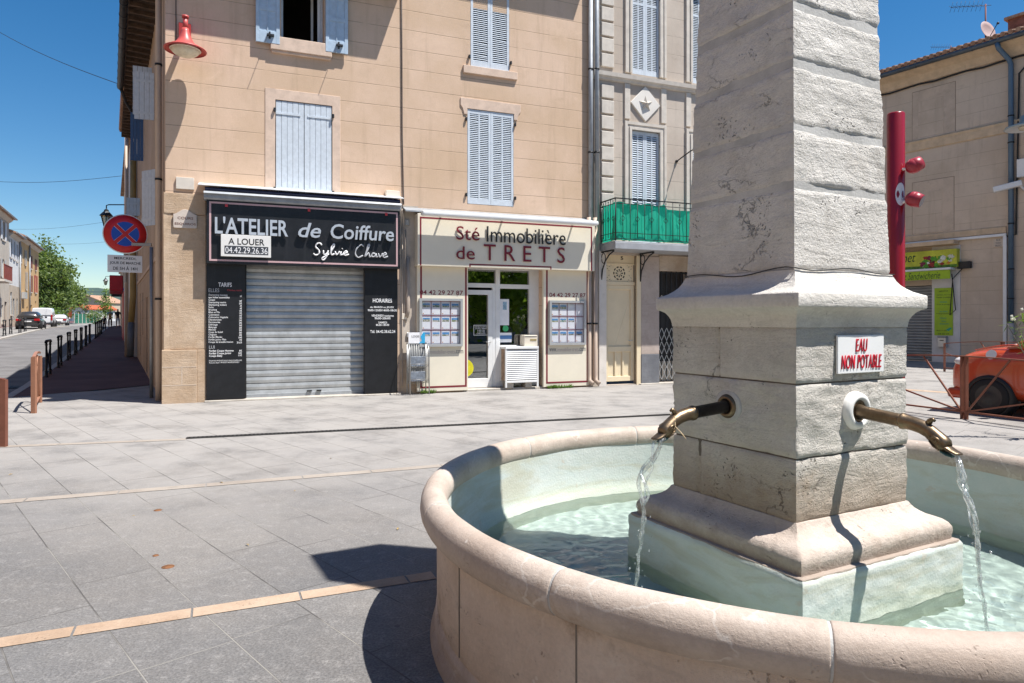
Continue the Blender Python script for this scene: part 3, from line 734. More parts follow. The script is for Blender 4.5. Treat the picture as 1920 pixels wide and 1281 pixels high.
o1 = FA.r(527, 607, -140, 90); w1 = FA.r(516, 623, 193, 373); w2 = FA.r(876, 963, 209, 385); w3 = FA.r(882, 955, -60, 129)
shop1 = (FA.s(459, -.18), FA.s(684, -.18), 0.03, FA.z(570, 488)); ag = (FA.s(870), FA.s(1017), 0.02, FA.z(940, 492))
mb = MB(); wall_holes(mb, FA, 0, s_end, -.1, ZL, [(*o1, .30), (*w1, .05), (*w2, .05), (*w3, .05), (*shop1, .2), (*ag, .9)])
mb.add([FA.p(SSTEP, 0, ZL), FA.p(s_end, 0, ZL), FA.p(s_end, 0, ZR), FA.p(SSTEP, 0, ZR)], [(0, 1, 2, 3)])
mb.add([FA.p(SSTEP, 0, ZL), FA.p(SSTEP, -9, ZL), FA.p(SSTEP, -9, ZR), FA.p(SSTEP, 0, ZR)], [(0, 1, 2, 3)])
mb.add([FA.p(s_end, 0, -.1), FA.p(s_end, -9, -.1), FA.p(s_end, -9, ZR), FA.p(s_end, 0, ZR)], [(0, 1, 2, 3)])
mb.build('wall', M_wall, corner)
SW = 15.6                                             # side wall along the street
sd = [(10.2, 10.75, 1.15, 2.55, .3), (12.4, 12.9, .4, 2.6, .3), (7.2, 8.1, .1, 2.3, .25)]
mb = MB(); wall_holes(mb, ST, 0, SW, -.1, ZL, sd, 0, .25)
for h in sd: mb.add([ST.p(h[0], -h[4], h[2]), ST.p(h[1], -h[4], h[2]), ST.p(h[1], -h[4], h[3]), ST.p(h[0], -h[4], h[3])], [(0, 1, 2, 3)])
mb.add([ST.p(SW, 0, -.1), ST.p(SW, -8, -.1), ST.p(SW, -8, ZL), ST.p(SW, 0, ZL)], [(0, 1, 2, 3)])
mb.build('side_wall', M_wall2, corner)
MB().box(ST, .9, 15.5, .0, .03, 3.02, 3.12).build('string_course', M_surr, corner, bevel=.01)
# roof: eaves over both fronts, tiles, dark rafters, gutter
ov = .47
mb = MB(); Z = ZL
def fa_roof(a0, a1, z, ov, rise, mb):
    n = 10
    mb.add([FA.p(a0, ov, z), FA.p(a1, ov, z), FA.p(a1, -6, z + rise), FA.p(a0, -6, z + rise), FA.p(a0, ov, z + .07), FA.p(a1, ov, z + .07), FA.p(a1, -6, z + rise + .07), FA.p(a0, -6, z + rise + .07)],
           [(0, 1, 2, 3), (4, 5, 6, 7), (0, 1, 5, 4), (1, 2, 6, 5), (2, 3, 7, 6), (3, 0, 4, 7)])
fa_roof(-.3, SSTEP - .05, ZL, ov, 1.9, mb); fa_roof(SSTEP - .35, s_end + .05, ZR, ov, 1.9, mb)
mb.add([ST.p(-.3, .55, ZL), ST.p(SW - .2, .55, ZL), ST.p(SW - .2, -4, ZL + 1.5), ST.p(-.3, -4, ZL + 1.5), ST.p(-.3, .55, ZL + .08), ST.p(SW - .2, .55, ZL + .08), ST.p(SW - .2, -4, ZL + 1.6), ST.p(-.3, -4, ZL + 1.6)],
       [(0, 1, 2, 3), (4, 5, 6, 7), (0, 1, 5, 4), (1, 2, 6, 5), (2, 3, 7, 6), (3, 0, 4, 7)])
roof = mb.build('roof', M_wood, corner)
mb = MB()
for i in range(int((SW + .1) / .21)):                  # eave tiles seen from below along the street
    a = -.25 + i * .21; mb.tube([ST.p(a, .62, ZL + .10), ST.p(a, .1, ZL + .27)], .075, 8)
mb.build('eave_tiles', M_tile, roof); mb = MB()
for i in range(int(SSTEP / .21)):
    a = -.2 + i * .21; mb.tube([FA.p(a, ov - .03, ZL + .13), FA.p(a, -.3, ZL + .30)], .075, 8)
mb.build('eave_tiles', M_tile, roof); mb = MB()
for i in range(int((s_end - SSTEP) / .21)):
    a = SSTEP - .2 + i * .21; mb.tube([FA.p(a, ov - .03, ZR + .13), FA.p(a, -.3, ZR + .30)], .075, 8)
mb.build('eave_tiles', M_tile, roof)
mb = MB()
for i in range(int(SW / .42)): mb.box(ST, .1 + i * .42, .18 + i * .42, 0, .55, ZL - .10, ZL - .01)
for i in range(40): mb.box(ST, -.2, SW - .3, .02 + i * .0135, .026 + i * .0135, ZL - .012, ZL - .004) if i % 8 == 0 else None
mb.build('rafters', M_wood, roof)
gt = [ST.p(-.3, .66, ZL + .02), ST.p(9.2, .66, ZL - .02)]
mb = MB().tube(gt, .085, 12)
for i in range(14): mb.tube([ST.p(i * .7, .66, ZL), ST.p(i * .7 + .03, .66, ZL)], .093, 12)
mb.tube([ST.p(9.1, .66, ZL - .03), ST.p(9.5, .5, ZL - .35), ST.p(10.2, .15, ZL - .75)], .05, 8)
mb.build('gutter', M('black_gutter', (.035, .035, .04), .45, .3, var=.3, vs=8, bump=.1), corner)
def pipe(pts, r, mat, parent, name='downpipe', rings=()):
    mb = MB().tube(pts, r, 14); o = mb.build(name, mat, parent)
    for p in rings:
        p = Vector(p); MB().tube([p - Vector((0, 0, .02)), p + Vector((0, 0, .02))], r * 1.22, 12).build('pipe_clip', M_iron, o)
    return o
pipe([ST.p(.52, .09, .02), ST.p(.52, .09, ZL - .3), ST.p(.5, .45, ZL - .1), ST.p(.5, .6, ZL)], .058, M_beigepipe, corner, rings=[ST.p(.52, .09, z) for z in (2.05, 4.45, 6.75)])
# stone pier at the corner
def px_poly(fr, pts, b): return [(fr.s(x, b), fr.z(x, y, b)) for x, y in pts]
mb = MB(); zt = FA.z(310, 361); a1 = FA.s(386, .03)
z1 = FA.z(330, 401); zp = FA.z(340, 655)
mb.box(FA, -.03, a1, -.1, .035, z1, zt); mb.box(FA, .0, a1, -.1, .02, zp, z1 - .012); mb.box(FA, -.06, FA.s(369, .05), -.1, .06, -.05, zp - .01); mb.box(FA, FA.s(369, .05), a1, -.1, .028, -.05, zp - .01)
mb.box(ST, -.03, .42, -.1, .035, -.05, zt)
mb.build('corner_pier', M_pier, corner, bevel=.012, seg=2)
mb = MB()
for px, yt, yb in ((369, 655, 725),): pass
for y in (688, 722): mb.box(FA, -.055, FA.s(368, .06), .06, .0625, FA.z(340, y) - .006, FA.z(340, y) + .006)
mb.box(FA, FA.s(341, .06) - .006, FA.s(341, .06) + .006, .06, .0625, FA.z(340, 722), FA.z(340, 688))
mb.build('pier_joint', M('light_joint', (.62, .52, .42), .9, var=.1), corner)
# windows
def plank_leaf(fr, x0, x1, z0, z1, b, n, mat, parent, hinge=1):
    mb = MB(); w = (x1 - x0) / n
    for i in range(n): mb.box(fr, x0 + i * w + .0025, x0 + (i + 1) * w - .0025, b, b + .028 + .002 * (i % 2), z0, z1)
    o = mb.build('shutter', mat, parent, bevel=.003)
    for z in (z0 + (z1 - z0) * .10, z0 + (z1 - z0) * .87):
        MB().box(fr, x0 + (.0 if hinge < 0 else .12 * (x1 - x0)), x1 - (.12 * (x1 - x0) if hinge < 0 else 0), b + .03, b + .042, z - .02, z + .02).build('hinge_strap', mat, o)
    return o
def louvre_leaf(fr, x0, x1, z0, z1, b, mat, parent, cols=2, n=42, mids=()):
    mb = MB(); st = .055; rl = .09
    mb.box(fr, x0, x0 + st, b, b + .035, z0, z1); mb.box(fr, x1 - st, x1, b, b + .035, z0, z1)
    rails = [(z0, z0 + rl + .03), (z1 - rl, z1)] + [(z0 + (z1 - z0) * f - .035, z0 + (z1 - z0) * f + .035) for f in mids]
    for c0, c1 in rails: mb.box(fr, x0 + st, x1 - st, b, b + .033, c0, c1)
    cw = (x1 - x0 - 2 * st - (.035 if cols == 2 else 0)) / cols; xs = [x0 + st + i * (cw + .035) for i in range(cols)]
    if cols == 2: mb.box(fr, x0 + st + cw, x0 + st + cw + .035, b, b + .031, z0 + rl, z1 - rl)
    lo, hi = z0 + rl + .03, z1 - rl; p = (hi - lo) / n
    for i in range(n):
        c = lo + p * (i + .5)
        if any(a - .01 < c < d + .01 for a, d in rails): continue
        for x in xs:
            tl = .012 if rnd.random() < .02 else 0
            mb.add([fr.p(x, b + .006, c + p * .42), fr.p(x + cw, b + .006, c + p * .42 - tl), fr.p(x + cw, b + .030, c - p * .22 - tl), fr.p(x, b + .030, c - p * .22),
                    fr.p(x, b + .006, c + p * .42 - .008), fr.p(x + cw, b + .006, c + p * .42 - .008 - tl), fr.p(x + cw, b + .030, c - p * .22 - .008 - tl), fr.p(x, b + .030, c - p * .22 - .008)],
                   [(0, 1, 2, 3), (4, 5, 6, 7), (0, 1, 5, 4), (1, 2, 6, 5), (2, 3, 7, 6), (3, 0, 4, 7)])
    return mb.build('shutter', mat, parent)
def hinge_pins(fr, xs, zs, b, parent):
    for x in xs:
        for z in zs: MB().box(fr, x - .02, x + .02, b, b + .05, z - .04, z + .04).build('hinge', M_iron, parent, bevel=.006)
def back(fr, h, d, parent, mat=None, name='window_recess'):
    return MB().add([fr.p(h[0], -d, h[2]), fr.p(h[1], -d, h[2]), fr.p(h[1], -d, h[3]), fr.p(h[0], -d, h[3])], [(0, 1, 2, 3)]).build(name, mat or M_dark, parent)
# plank-shuttered window with its wide painted surround
sr = FA.r(497, 638, 173, 376)
mb = MB(); mb.box(FA, sr[0], w1[0], -.02, .012, w1[2], sr[3]); mb.box(FA, w1[1], sr[1], -.02, .012, w1[2], sr[3]); mb.box(FA, w1[0], w1[1], -.02, .012, w1[3], sr[3])
win = mb.build('window', M_surr, corner, bevel=.004); win['label'] = 'window closed by plank shutters with a wide pale surround'
m = (w1[0] + w1[1]) / 2
plank_leaf(FA, w1[0] + .012, m - .004, w1[2], w1[3] - .012, -.032, 5, M_shut, win, -1); plank_leaf(FA, m + .004, w1[1] - .012, w1[2], w1[3] - .012, -.032, 5, M_shut, win, 1)
back(FA, w1, .05, win); hinge_pins(FA, (w1[0] - .015, w1[1] + .015), (w1[2] + .16, w1[3] - .22), .012, win)
# louvred windows
for h, lin, mids, cols in ((w2, True, (), 2), (w3, False, (.80,), 1)):
    mb = MB()
    if lin:
        a0, a1, c0, c1 = FA.r(863, 976, 190, 207); e = .10
        mb.prism(FA, [(a0, c1), (a0, c0 + .04), (a0 + .05, c0 - .02), (a0 + .09, c0 - .16), (h[0], c0 - .16), (h[0], h[3]), (h[1], h[3]), (h[1], c0 - .16), (a1 - .09, c0 - .16), (a1 - .05, c0 - .02), (a1, c0 + .04), (a1, c1)], -.02, .022)
    else:
        a0, a1, c0, c1 = FA.r(868, 969, 130, 144); mb.box(FA, a0, a1, -.02, .055, c0, c1)
    win = mb.build('window', M_surr, corner, bevel=.005); m = (h[0] + h[1]) / 2
    louvre_leaf(FA, h[0] + .008, m - .003, h[2] + .005, h[3] - .01, -.03, M_shut, win, cols, 46, mids); louvre_leaf(FA, m + .003, h[1] - .008, h[2] + .005, h[3] - .01, -.03, M_shut, win, cols, 46, mids)
    back(FA, h, .05, win); hinge_pins(FA, (h[0] - .03, h[1] + .03), (h[2] + .2, h[3] - .25), 0, win)
# open window at the top left
a0, a1, c0, c1 = FA.r(507, 622, 76, 103, .05)
mb = MB().box(FA, a0, a1, -.05, .09, c0 + .03, c1); mb.box(FA, a0 + .02, a1 - .02, -.05, .06, c0 - .02, c0 + .03)
mb.box(FA, o1[0] - .12, o1[0], -.02, .015, c1, o1[3]); mb.box(FA, o1[1], o1[1] + .12, -.02, .015, c1, o1[3])
win = mb.build('window', M_surr, corner, bevel=.008); win['label'] = 'open window with its shutters folded back and a dark room behind'
back(FA, (o1[0] - .6, o1[1] + .6, o1[2] - .6, o1[3] + .5), 2.5, win, name='dark_room')
mb = MB()
for a, b_ in ((o1[0], o1[0] + .05), (o1[1] - .05, o1[1])): mb.box(FA, a, b_, -.26, -.19, o1[2], o1[3])
mb.box(FA, o1[0], o1[1], -.26, -.19, o1[2], o1[2] + .05)
mb.build('frame', M_shut, win, bevel=.004)
mb = MB(); hx = o1[1] - .05                           # casement swung inwards
for d0, d1 in ((.0, .05), (.40, .45)): mb.box(FA, hx - .05 - d0 * .25, hx - d0 * .25, -.26 - d1, -.26 - d0, o1[2] + .05, o1[3])
mb.box(FA, hx - .16, hx - .05, -.70, -.26, o1[2] + .05, o1[2] + .11)
mb.build('casement', M_wht, win)
def folded_leaf(h, sgn, b):
    x0, x1 = (h - .46, h) if sgn < 0 else (h, h + .46)
    z0, z1 = o1[2] - .03, o1[3]; mb = MB(); mb.box(FA, x0, x1, b, b + .022, z0, z1)
    for a, c in ((x0, x0 + .07), (x1 - .07, x1), (x0 + .215, x0 + .235)): mb.box(FA, a, c, b + .022, b + .036, z0, z1)
    for f in (0, .42, .72): mb.box(FA, x0 + .07, x1 - .07, b + .022, b + .035, z0 + f * 1.55, z0 + f * 1.55 + (.24 if f == 0 else .09))
    o = mb.build('shutter', M_shutd, win, bevel=.003)
    MB().box(FA, (x0 + x1) / 2 - .02, (x0 + x1) / 2 + .12, b + .036, b + .085, z0 + .13, z0 + .17).box(FA, (x0 + x1) / 2 + .02, (x0 + x1) / 2 + .05, b + .036, b + .07, z0 + .08, z0 + .22).build('shutter_catch', M_iron, o)
    MB().tube([FA.p((x0 + x1) / 2 - .1 * sgn * 0, b + .05, z0 + .15), FA.p((x0 + x1) / 2 - .05, b + .16, z0 - .02), FA.p((x0 + x1) / 2 - .06, b + .22, z0 - .06)], .006, 6).build('catch_hook', M_iron, o)
folded_leaf(o1[0] - .03, -1, .06); folded_leaf(o1[1] + .03, 1, .06)
# shutters on the street side
def side_leaf(w, z0, z1, ang, wd, mat, lab):
    ey = ST.ey * math.cos(R(ang)) + ST.ex * math.sin(R(ang)); o = ST.p(w, .03, 0)
    mb = MB()
    for i in range(4):
        p = o + ey * (wd * (i + .5) / 4); mb.obox(p + Vector((0, 0, (z0 + z1) / 2)), ey * (wd / 8 - .003), ey.cross(Vector((0, 0, 1))) * .014, Vector((0, 0, (z1 - z0) / 2)))
    for z in (z0 + .15, z1 - .2): mb.obox(o + ey * wd / 2 + Vector((0, 0, z)), ey * wd / 2, ey.cross(Vector((0, 0, 1))) * .022, Vector((0, 0, .03)))
    s = mb.build('shutter', mat, corner); s['label'] = lab
z = lambda px, py, w: EYE - (py - HY) * (ST.o.y + ST.ex.y * w) / FPX
side_leaf(3.2, z(255, 222, 3), z(255, 133, 3), 12, .42, M_shut, 'pale shutter standing open under the eaves')
side_leaf(4.2, z(245, 222, 4.4), z(245, 133, 4.4), 8, .42, M_shut, 'second pale shutter standing open under the eaves')
side_leaf(2.7, z(258, 425, 3), z(258, 322, 3), 60, .5, M_shut, 'pale shutter folded against the side wall')
side_leaf(9.2, z(235, 300, 9), z(235, 210, 9), 10, .36, M('deep_blue_shutter_paint', (.05, .11, .24), .5, var=.1), 'deep blue shutter further down the street side')
side_leaf(12.0, z(226, 405, 12), z(226, 372, 12), 15, .42, M_shutd, 'grey blue shutter low on the street side')
# ---- salon front: roller shutter, side panels, threshold
mb = MB(); n = 21; z0, z1 = .05, shop1[3]
for i in range(n):
    c = z0 + (z1 - z0) * i / n; p = (z1 - z0) / n
    mb.add([FA.p(shop1[0], -.19, c), FA.p(shop1[1], -.19, c), FA.p(shop1[1], -.172, c + .012), FA.p(shop1[0], -.172, c + .012), FA.p(shop1[1], -.166, c + p * .5), FA.p(shop1[0], -.166, c + p * .5), FA.p(shop1[1], -.176, c + p * .93), FA.p(shop1[0], -.176, c + p * .93), FA.p(shop1[1], -.19, c + p), FA.p(shop1[0], -.19, c + p)],
           [(0, 1, 2, 3), (3, 2, 4, 5), (5, 4, 6, 7), (7, 6, 8, 9)])
rs = mb.build('roller_shutter', M_alu, corner, fix=False)
MB().box(FA, shop1[0], shop1[1], -.19, -.15, z0 - .02, z0 + .06).build('bottom_bar', M_zinc, rs, bevel=.004)
for x in (.50, .58): MB().box(FA, shop1[0] + (shop1[1] - shop1[0]) * x, shop1[0] + (shop1[1] - shop1[0]) * x + .1, -.15, -.12, z0 + .07, z0 + .10).build('shutter_lock', M_iron, rs)
for a, b_ in ((shop1[0], shop1[0] + .03), (shop1[1] - .03, shop1[1])): MB().box(FA, a, b_, -.17, -.04, z0, z1).build('shutter_guide', M_iron, corner)
MB().box(FA, FA.s(383), FA.s(750), -.2, .10, -.05, .035).build('threshold', M_stepst, corner, bevel=.012)
MB().box(FA, FA.s(868), FA.s(1020), -.9, .04, -.05, .05).build('threshold', M_stepst, corner, bevel=.012)
def panel_texts(t, x, parent): pass
pz0 = .045
px0, px1 = FA.s(387, .06), FA.s(460, .06)
tar = thing('price_board', 'black price panel headed TARIFS left of the roller shutter', 'sign', FA.p((px0 + px1) / 2, .06, pz0))
MB().box(FA, px0, px1, .022, .06, pz0, FA.z(420, 490)).build('sign_board', M_blackp, tar, bevel=.004)
T = lambda s, q, m, par, b, **k: quad_text(s, FA, q, b, m, par, **k)
T('TARIFS', (409.5, 434.5, 530, 538), M_ink, tar, .06, depth=.002, bold=.012); T('ELLES', (391, 411, 541, 548), M_inkg, tar, .06, depth=.002); T('Cheveux courts', (426, 453.5, 542.5, 546), M_reds, tar, .06, depth=.002, shear=.2)
rows = ['Shampoing massage', 'aux huiles essentielles', 'Coupe', 'Shampoing neutre', 'Shampoing traitant', 'Soins', 'Brushing', 'Mise en Plis', 'Coloration', 'Coloration Végétale', 'Décoloration', 'Permanente', 'Défrisage', 'Balayage', 'Mèches', 'Coup de Soleil', 'Chignon', 'Forfait Mariée', 'Forfait Junior Fête', 'Coupe de transformation']
T('\n'.join(rows), (391, 437, 551.5, 644), M_ink, tar, .06, depth=.002, bold=.006)
T('\n'.join(['6€', '', '16€', '25€', '6€', '6€', '13€', '13€', '16€', '13€', '29€', '29€', '36€', '26€', '29€', '38€', '49€', '139€', '17€', '20 à 25']), (444, 453.5, 553.5, 644), M_ink, tar, .06, depth=.002, bold=.02, align='RIGHT')
T('LUI', (392, 402.5, 648, 654), M_inkg, tar, .06, depth=.002); T('Forfait Coupe Homme\nForfait Coupe Junior\nCoupe Baby', (392, 438, 656, 670), M_ink, tar, .06, depth=.002, bold=.02)
T('8€\n16€\n11€', (447, 453.5, 656, 668), M_ink, tar, .06, depth=.002, bold=.02, align='RIGHT'); T('POUR NOS PRODUITS NOUS VOUS CONSEILLONS\nPartenaire officiel - PRODUITS PROFESSIONNELS', (392, 453.5, 675, 681), M_ink, tar, .06, depth=.002)
px0, px1 = FA.s(683.5, .06), FA.s(745.5, .06)
hor = thing('opening_hours_board', 'black panel headed HORAIRES right of the roller shutter', 'sign', FA.p((px0 + px1) / 2, .06, pz0))
MB().box(FA, px0, px1, .022, .06, pz0, FA.z(714, 498)).build('sign_board', M_blackp, hor, bevel=.004)
for s_, q, k in (('HORAIRES', (699, 735, 560, 567.5), .015), ('du MARDI au JEUDI', (694, 738, 574.5, 578.7), .015), ('9h00-12h00/14h00-18h30', (689.5, 744, 580, 584), .015), ('VENDREDI nocturne', (696.5, 738, 590, 594), .015), ('9h00-20h00', (702.5, 732, 595, 599), .015), ('SAMEDI', (709.5, 725.5, 603, 606.7), .015), ('8h30-18h30', (705, 729.5, 607.5, 611.2), .015), ('Tél. 04.42.38.62.24', (694, 741, 619, 624.5), .01)):
    T(s_, q, M_ink, hor, .06, depth=.002, bold=k)
# fascia
fb_ = .24
f = FA.r(387, 750, 385, 499, fb_)
fas = thing('salon_sign', "long black fascia sign reading L'ATELIER de Coiffure in silver letters", 'sign', FA.p((f[0] + f[1]) / 2, 0, f[2]))
MB().box(FA, f[0], f[1], .036, fb_, f[2], f[3]).build('sign_board', M_blackp, fas, bevel=.006)
mb = MB(); e = .05; q = (f[0] + e, f[1] - e, f[2] + e, f[3] - .035)
for r_ in ((q[0], q[1], q[3] - .035, q[3]), (q[0], q[1], q[2], q[2] + .035), (q[0], q[0] + .035, q[2] + .035, q[3] - .035), (q[1] - .035, q[1], q[2] + .035, q[3] - .035)): mb.box(FA, r_[0], r_[1], fb_, fb_ + .004, r_[2], r_[3])
mb.build('pink_border', M_pink, fas)
T("L'ATELIER", (403, 540, 409.5, 441), M_silver, fas, fb_ + .03, bold=.018, depth=.035, label='largest silver words on the sign'); T('de', (559, 601.5, 418.5, 446), M_silver, fas, fb_ + .035, bold=.012, shear=.25, depth=.035); T('Coiffure', (619.5, 738, 423, 450.5), M_silver, fas, fb_ + .035, bold=.012, shear=.1, depth=.035)
def script(strokes, box, mat, parent, b, r):
    mb = MB(); pts = [p for s_ in strokes for p in s_]; x0, x1 = min(p[0] for p in pts), max(p[0] for p in pts); y0, y1 = min(p[1] for p in pts), max(p[1] for p in pts)
    for s_ in strokes:
        P = []
        for i in range(len(s_) - 1):                     # Catmull-Rom through the pen points
            p0, p1, p2, p3 = s_[max(i - 1, 0)], s_[i], s_[i + 1], s_[min(i + 2, len(s_) - 1)]
            for k in range(4):
                t = k / 4; P.append(tuple(.5 * ((2 * p1[j]) + (-p0[j] + p2[j]) * t + (2 * p0[j] - 5 * p1[j] + 4 * p2[j] - p3[j]) * t * t + (-p0[j] + 3 * p1[j] - 3 * p2[j] + p3[j]) * t ** 3) for j in (0, 1)))
        P.append(s_[-1])
        mb.tube([FA.p(box[0] + (x - x0) / (x1 - x0) * (box[1] - box[0]), b, box[2] + (y - y0) / (y1 - y0) * (box[3] - box[2])) for x, y in P], [r * (.65 + .5 * abs(math.sin(i * .6))) for i in range(len(P))], 6)
    mb.build('lettering', mat, parent)
script([[(10, 26), (7, 30), (3, 28), (2, 22), (6, 16), (6, 9), (2, 6), (-1, 9)], [(12, 16), (12, 9), (15, 8), (18, 15)], [(18, 16), (16, 4), (12, -3), (10, 0), (19, 9)], [(20, 10), (26, 26), (25, 29), (22, 22), (22, 8), (26, 10)], [(27, 15), (29, 8), (33, 15)], [(35, 15), (34, 8), (38, 10)], [(36, 20), (36.5, 21)], [(39, 11), (43, 14), (41, 16), (38, 12), (40, 7.5), (45, 10)]], FA.r(587.5, 654, 457, 488, fb_), M_ink, fas, fb_ + .012, .016)
script([[(12, 26), (9, 29), (3, 22), (1, 12), (5, 6), (11, 10)], [(13, 8), (20, 28), (18, 29), (15, 14), (14, 8), (19, 15), (20, 8), (22, 9)], [(28, 14), (24, 14), (23, 9), (27, 9), (29, 14), (29, 8), (31, 9)], [(32, 15), (34, 8), (38, 15)], [(39, 11), (43, 14), (41, 16), (38, 12), (40, 7.5), (45, 10)]], FA.r(666, 727, 460, 484, fb_), M_inkg, fas, fb_ + .012, .016)
for x in (422, 577, 722): MB().box(FA, FA.s(x, fb_), FA.s(x, fb_) + .05, fb_ - .02, fb_ + .02, FA.z(x, 388 + (x - 422) * .055, fb_), FA.z(x, 383 + (x - 422) * .055, fb_)).build('fixing_clip', M_reds, fas)
# to-let board
q = FA.r(414, 508, 441, 482, fb_ + .06)
tl = thing('to_let_board', 'small white board reading A LOUER fixed over the black salon sign', 'sign', FA.p((q[0] + q[1]) / 2, fb_ + .06, q[2]))
MB().box(FA, q[0], q[1], fb_ + .045, fb_ + .065, q[2], q[3]).build('sign_board', M_white, tl, bevel=.004)
g = FA.r(421, 503, 462, 477, fb_ + .065); MB().box(FA, *g[:2], fb_ + .065, fb_ + .068, *g[2:]).build('phone_strip', M('charcoal_strip', (.05, .055, .065), .5, var=.05, bump=0), tl)
T('A LOUER', (428, 496, 447.5, 459.5), M_black, tl, fb_ + .065, depth=.002, bold=.014); T('04.42.29.26.36', (422.5, 501.5, 464, 475.5), M_ink, tl, fb_ + .068, depth=.002)
# awning cassette over the salon
q = FA.r(382, 752, 362, 384, .30)
aw = thing('awning_cassette', 'folded navy awning in its grey metal cassette over the black salon sign', 'awning', FA.p((q[0] + q[1]) / 2, 0, q[2]))
h = q[3] - q[2]
MB().prism(Frame(FA.p(q[0], 0, 0), FA.ey, FA.ex), [(.03, q[2] + h * .8), (.34, q[2] + h * .62), (.36, q[2] + h * .45), (.30, q[2] + h * .40), (.30, q[2] + h * .12), (.27, q[2]), (.03, q[2])], 0, q[1] - q[0]).build('cassette', M_zinc, aw)
MB().prism(Frame(FA.p(q[0] + .02, 0, 0), FA.ey, FA.ex), [(.03, q[2] + h * .82), (.33, q[2] + h * .66), (.345, q[2] + h * .80), (.30, q[2] + h * .98), (.03, q[2] + h * 1.15)], 0, q[1] - q[0] - .04).build('awning_cloth', M_navy, aw)
MB().prism(Frame(FA.p(q[0] - .1, 0, 0), FA.ey, FA.ex), [(.0, q[2] + h * 1.5), (.0, q[2] + h * 1.42), (.36, q[2] + h * 1.05), (.36, q[2] + h * 1.13)], 0, q[1] - q[0] + .15).build('flashing', M_wht, aw)
# ------------------------------------------------------------------ the cream agency front
M_crm = M('cream_panel', (.75, .69, .56), .45, var=.03, vs=2, bump=.02, dirt=.1, dcol=(.5, .44, .34)); M_wine = M('wine_red_line', (.20, .018, .03), .45, var=.05, bump=0)
M_alum = M('satin_aluminium', (.55, .56, .56), .4, .6, var=.05, bump=0); M_greyt = M('grey_text', (.20, .19, .18), .5, var=.05, bump=0); M_paper = M('white_paper', (.80, .80, .82), .6, var=.04, vs=9, bump=0)
ab = .10
def frame_lines(fr, q, b, w, mat, parent, sides='lrtb', name='red_line'):
    mb = MB(); a0, a1, c0, c1 = q
    if 'l' in sides: mb.box(fr, a0, a0 + w, b, b + .003, c0, c1)
    if 'r' in sides: mb.box(fr, a1 - w, a1, b, b + .003, c0, c1)
    if 't' in sides: mb.box(fr, a0 + w, a1 - w, b, b + .003, c1 - w, c1)
    if 'b' in sides: mb.box(fr, a0 + w, a1 - w, b, b + .003, c0, c0 + w)
    return mb.build(name, mat, parent)
f = FA.r(783, 1115, 410, 503, .30)
ags = thing('agency_sign', 'cream fascia sign in wine red and black letters reading Sté Immobilière de TRETS', 'sign', FA.p((f[0] + f[1]) / 2, 0, f[2]))
MB().box(FA, f[0], f[1], .01, .30, f[2], f[3]).build('sign_board', M_crm, ags, bevel=.006)
frame_lines(FA, (f[0] + .05, f[1] - .07, f[2], f[3] - .07), .30, .035, M_wine, ags, 'lrt')
l0, l1 = FA.s(880, .3), FA.s(1034, .3); z = f[2] + .045
mb = MB(); mb.box(FA, l0, l1, .30, .303, z, z + .03); mb.box(FA, l0, l0 + .03, .30, .303, f[2], z); mb.box(FA, l1 - .03, l1, .30, .303, f[2], z); mb.build('red_line', M_wine, ags)
b = .30 + .022
T('Sté', (855.5, 899, 425, 450.5), M_wine, ags, b, depth=.012); T('Immobilière', (912.5, 1060.5, 428.5, 457), M_black, ags, b, depth=.012); T('de', (855.5, 890, 462.5, 486.5), M_wine, ags, b, depth=.012); T('T R E T S', (907, 1059, 461, 491), M_wine, ags, b, depth=.012, space=1.05)
# folded white awning bar
q = FA.r(792, 1123, 405.5, 414, .62)
awb = thing('awning_bar', 'closed white awning bar above the cream agency sign', 'awning', FA.p((q[0] + q[1]) / 2, 0, q[2]))
MB().box(FA, q[0], q[1], .44, .63, q[2] + .01, q[2] + .12).build('front_bar', M_wht, awb, bevel=.04, seg=3)
for x in (.12, .46, .88):
    a = q[0] + (q[1] - q[0]) * x; MB().bar(FA.p(a, .0, q[2] + .17), FA.p(a, .60, q[2] + .06), .03, .05).build('folding_arm', M_wht, awb)
MB().prism(Frame(FA.p(q[0] - .28, 0, 0), FA.ey, FA.ex), [(.0, q[2] + .26), (.0, q[2] + .21), (.26, q[2] + .13), (.26, q[2] + .16)], 0, q[1] - q[0] + .35).build('flashing', M_zinc, awb)
MB().tube([FA.p(q[0] + .05, .12, q[2] + .12), FA.p(q[1] - .05, .12, q[2] + .12)], .05, 10).build('roller', M_crm, awb)
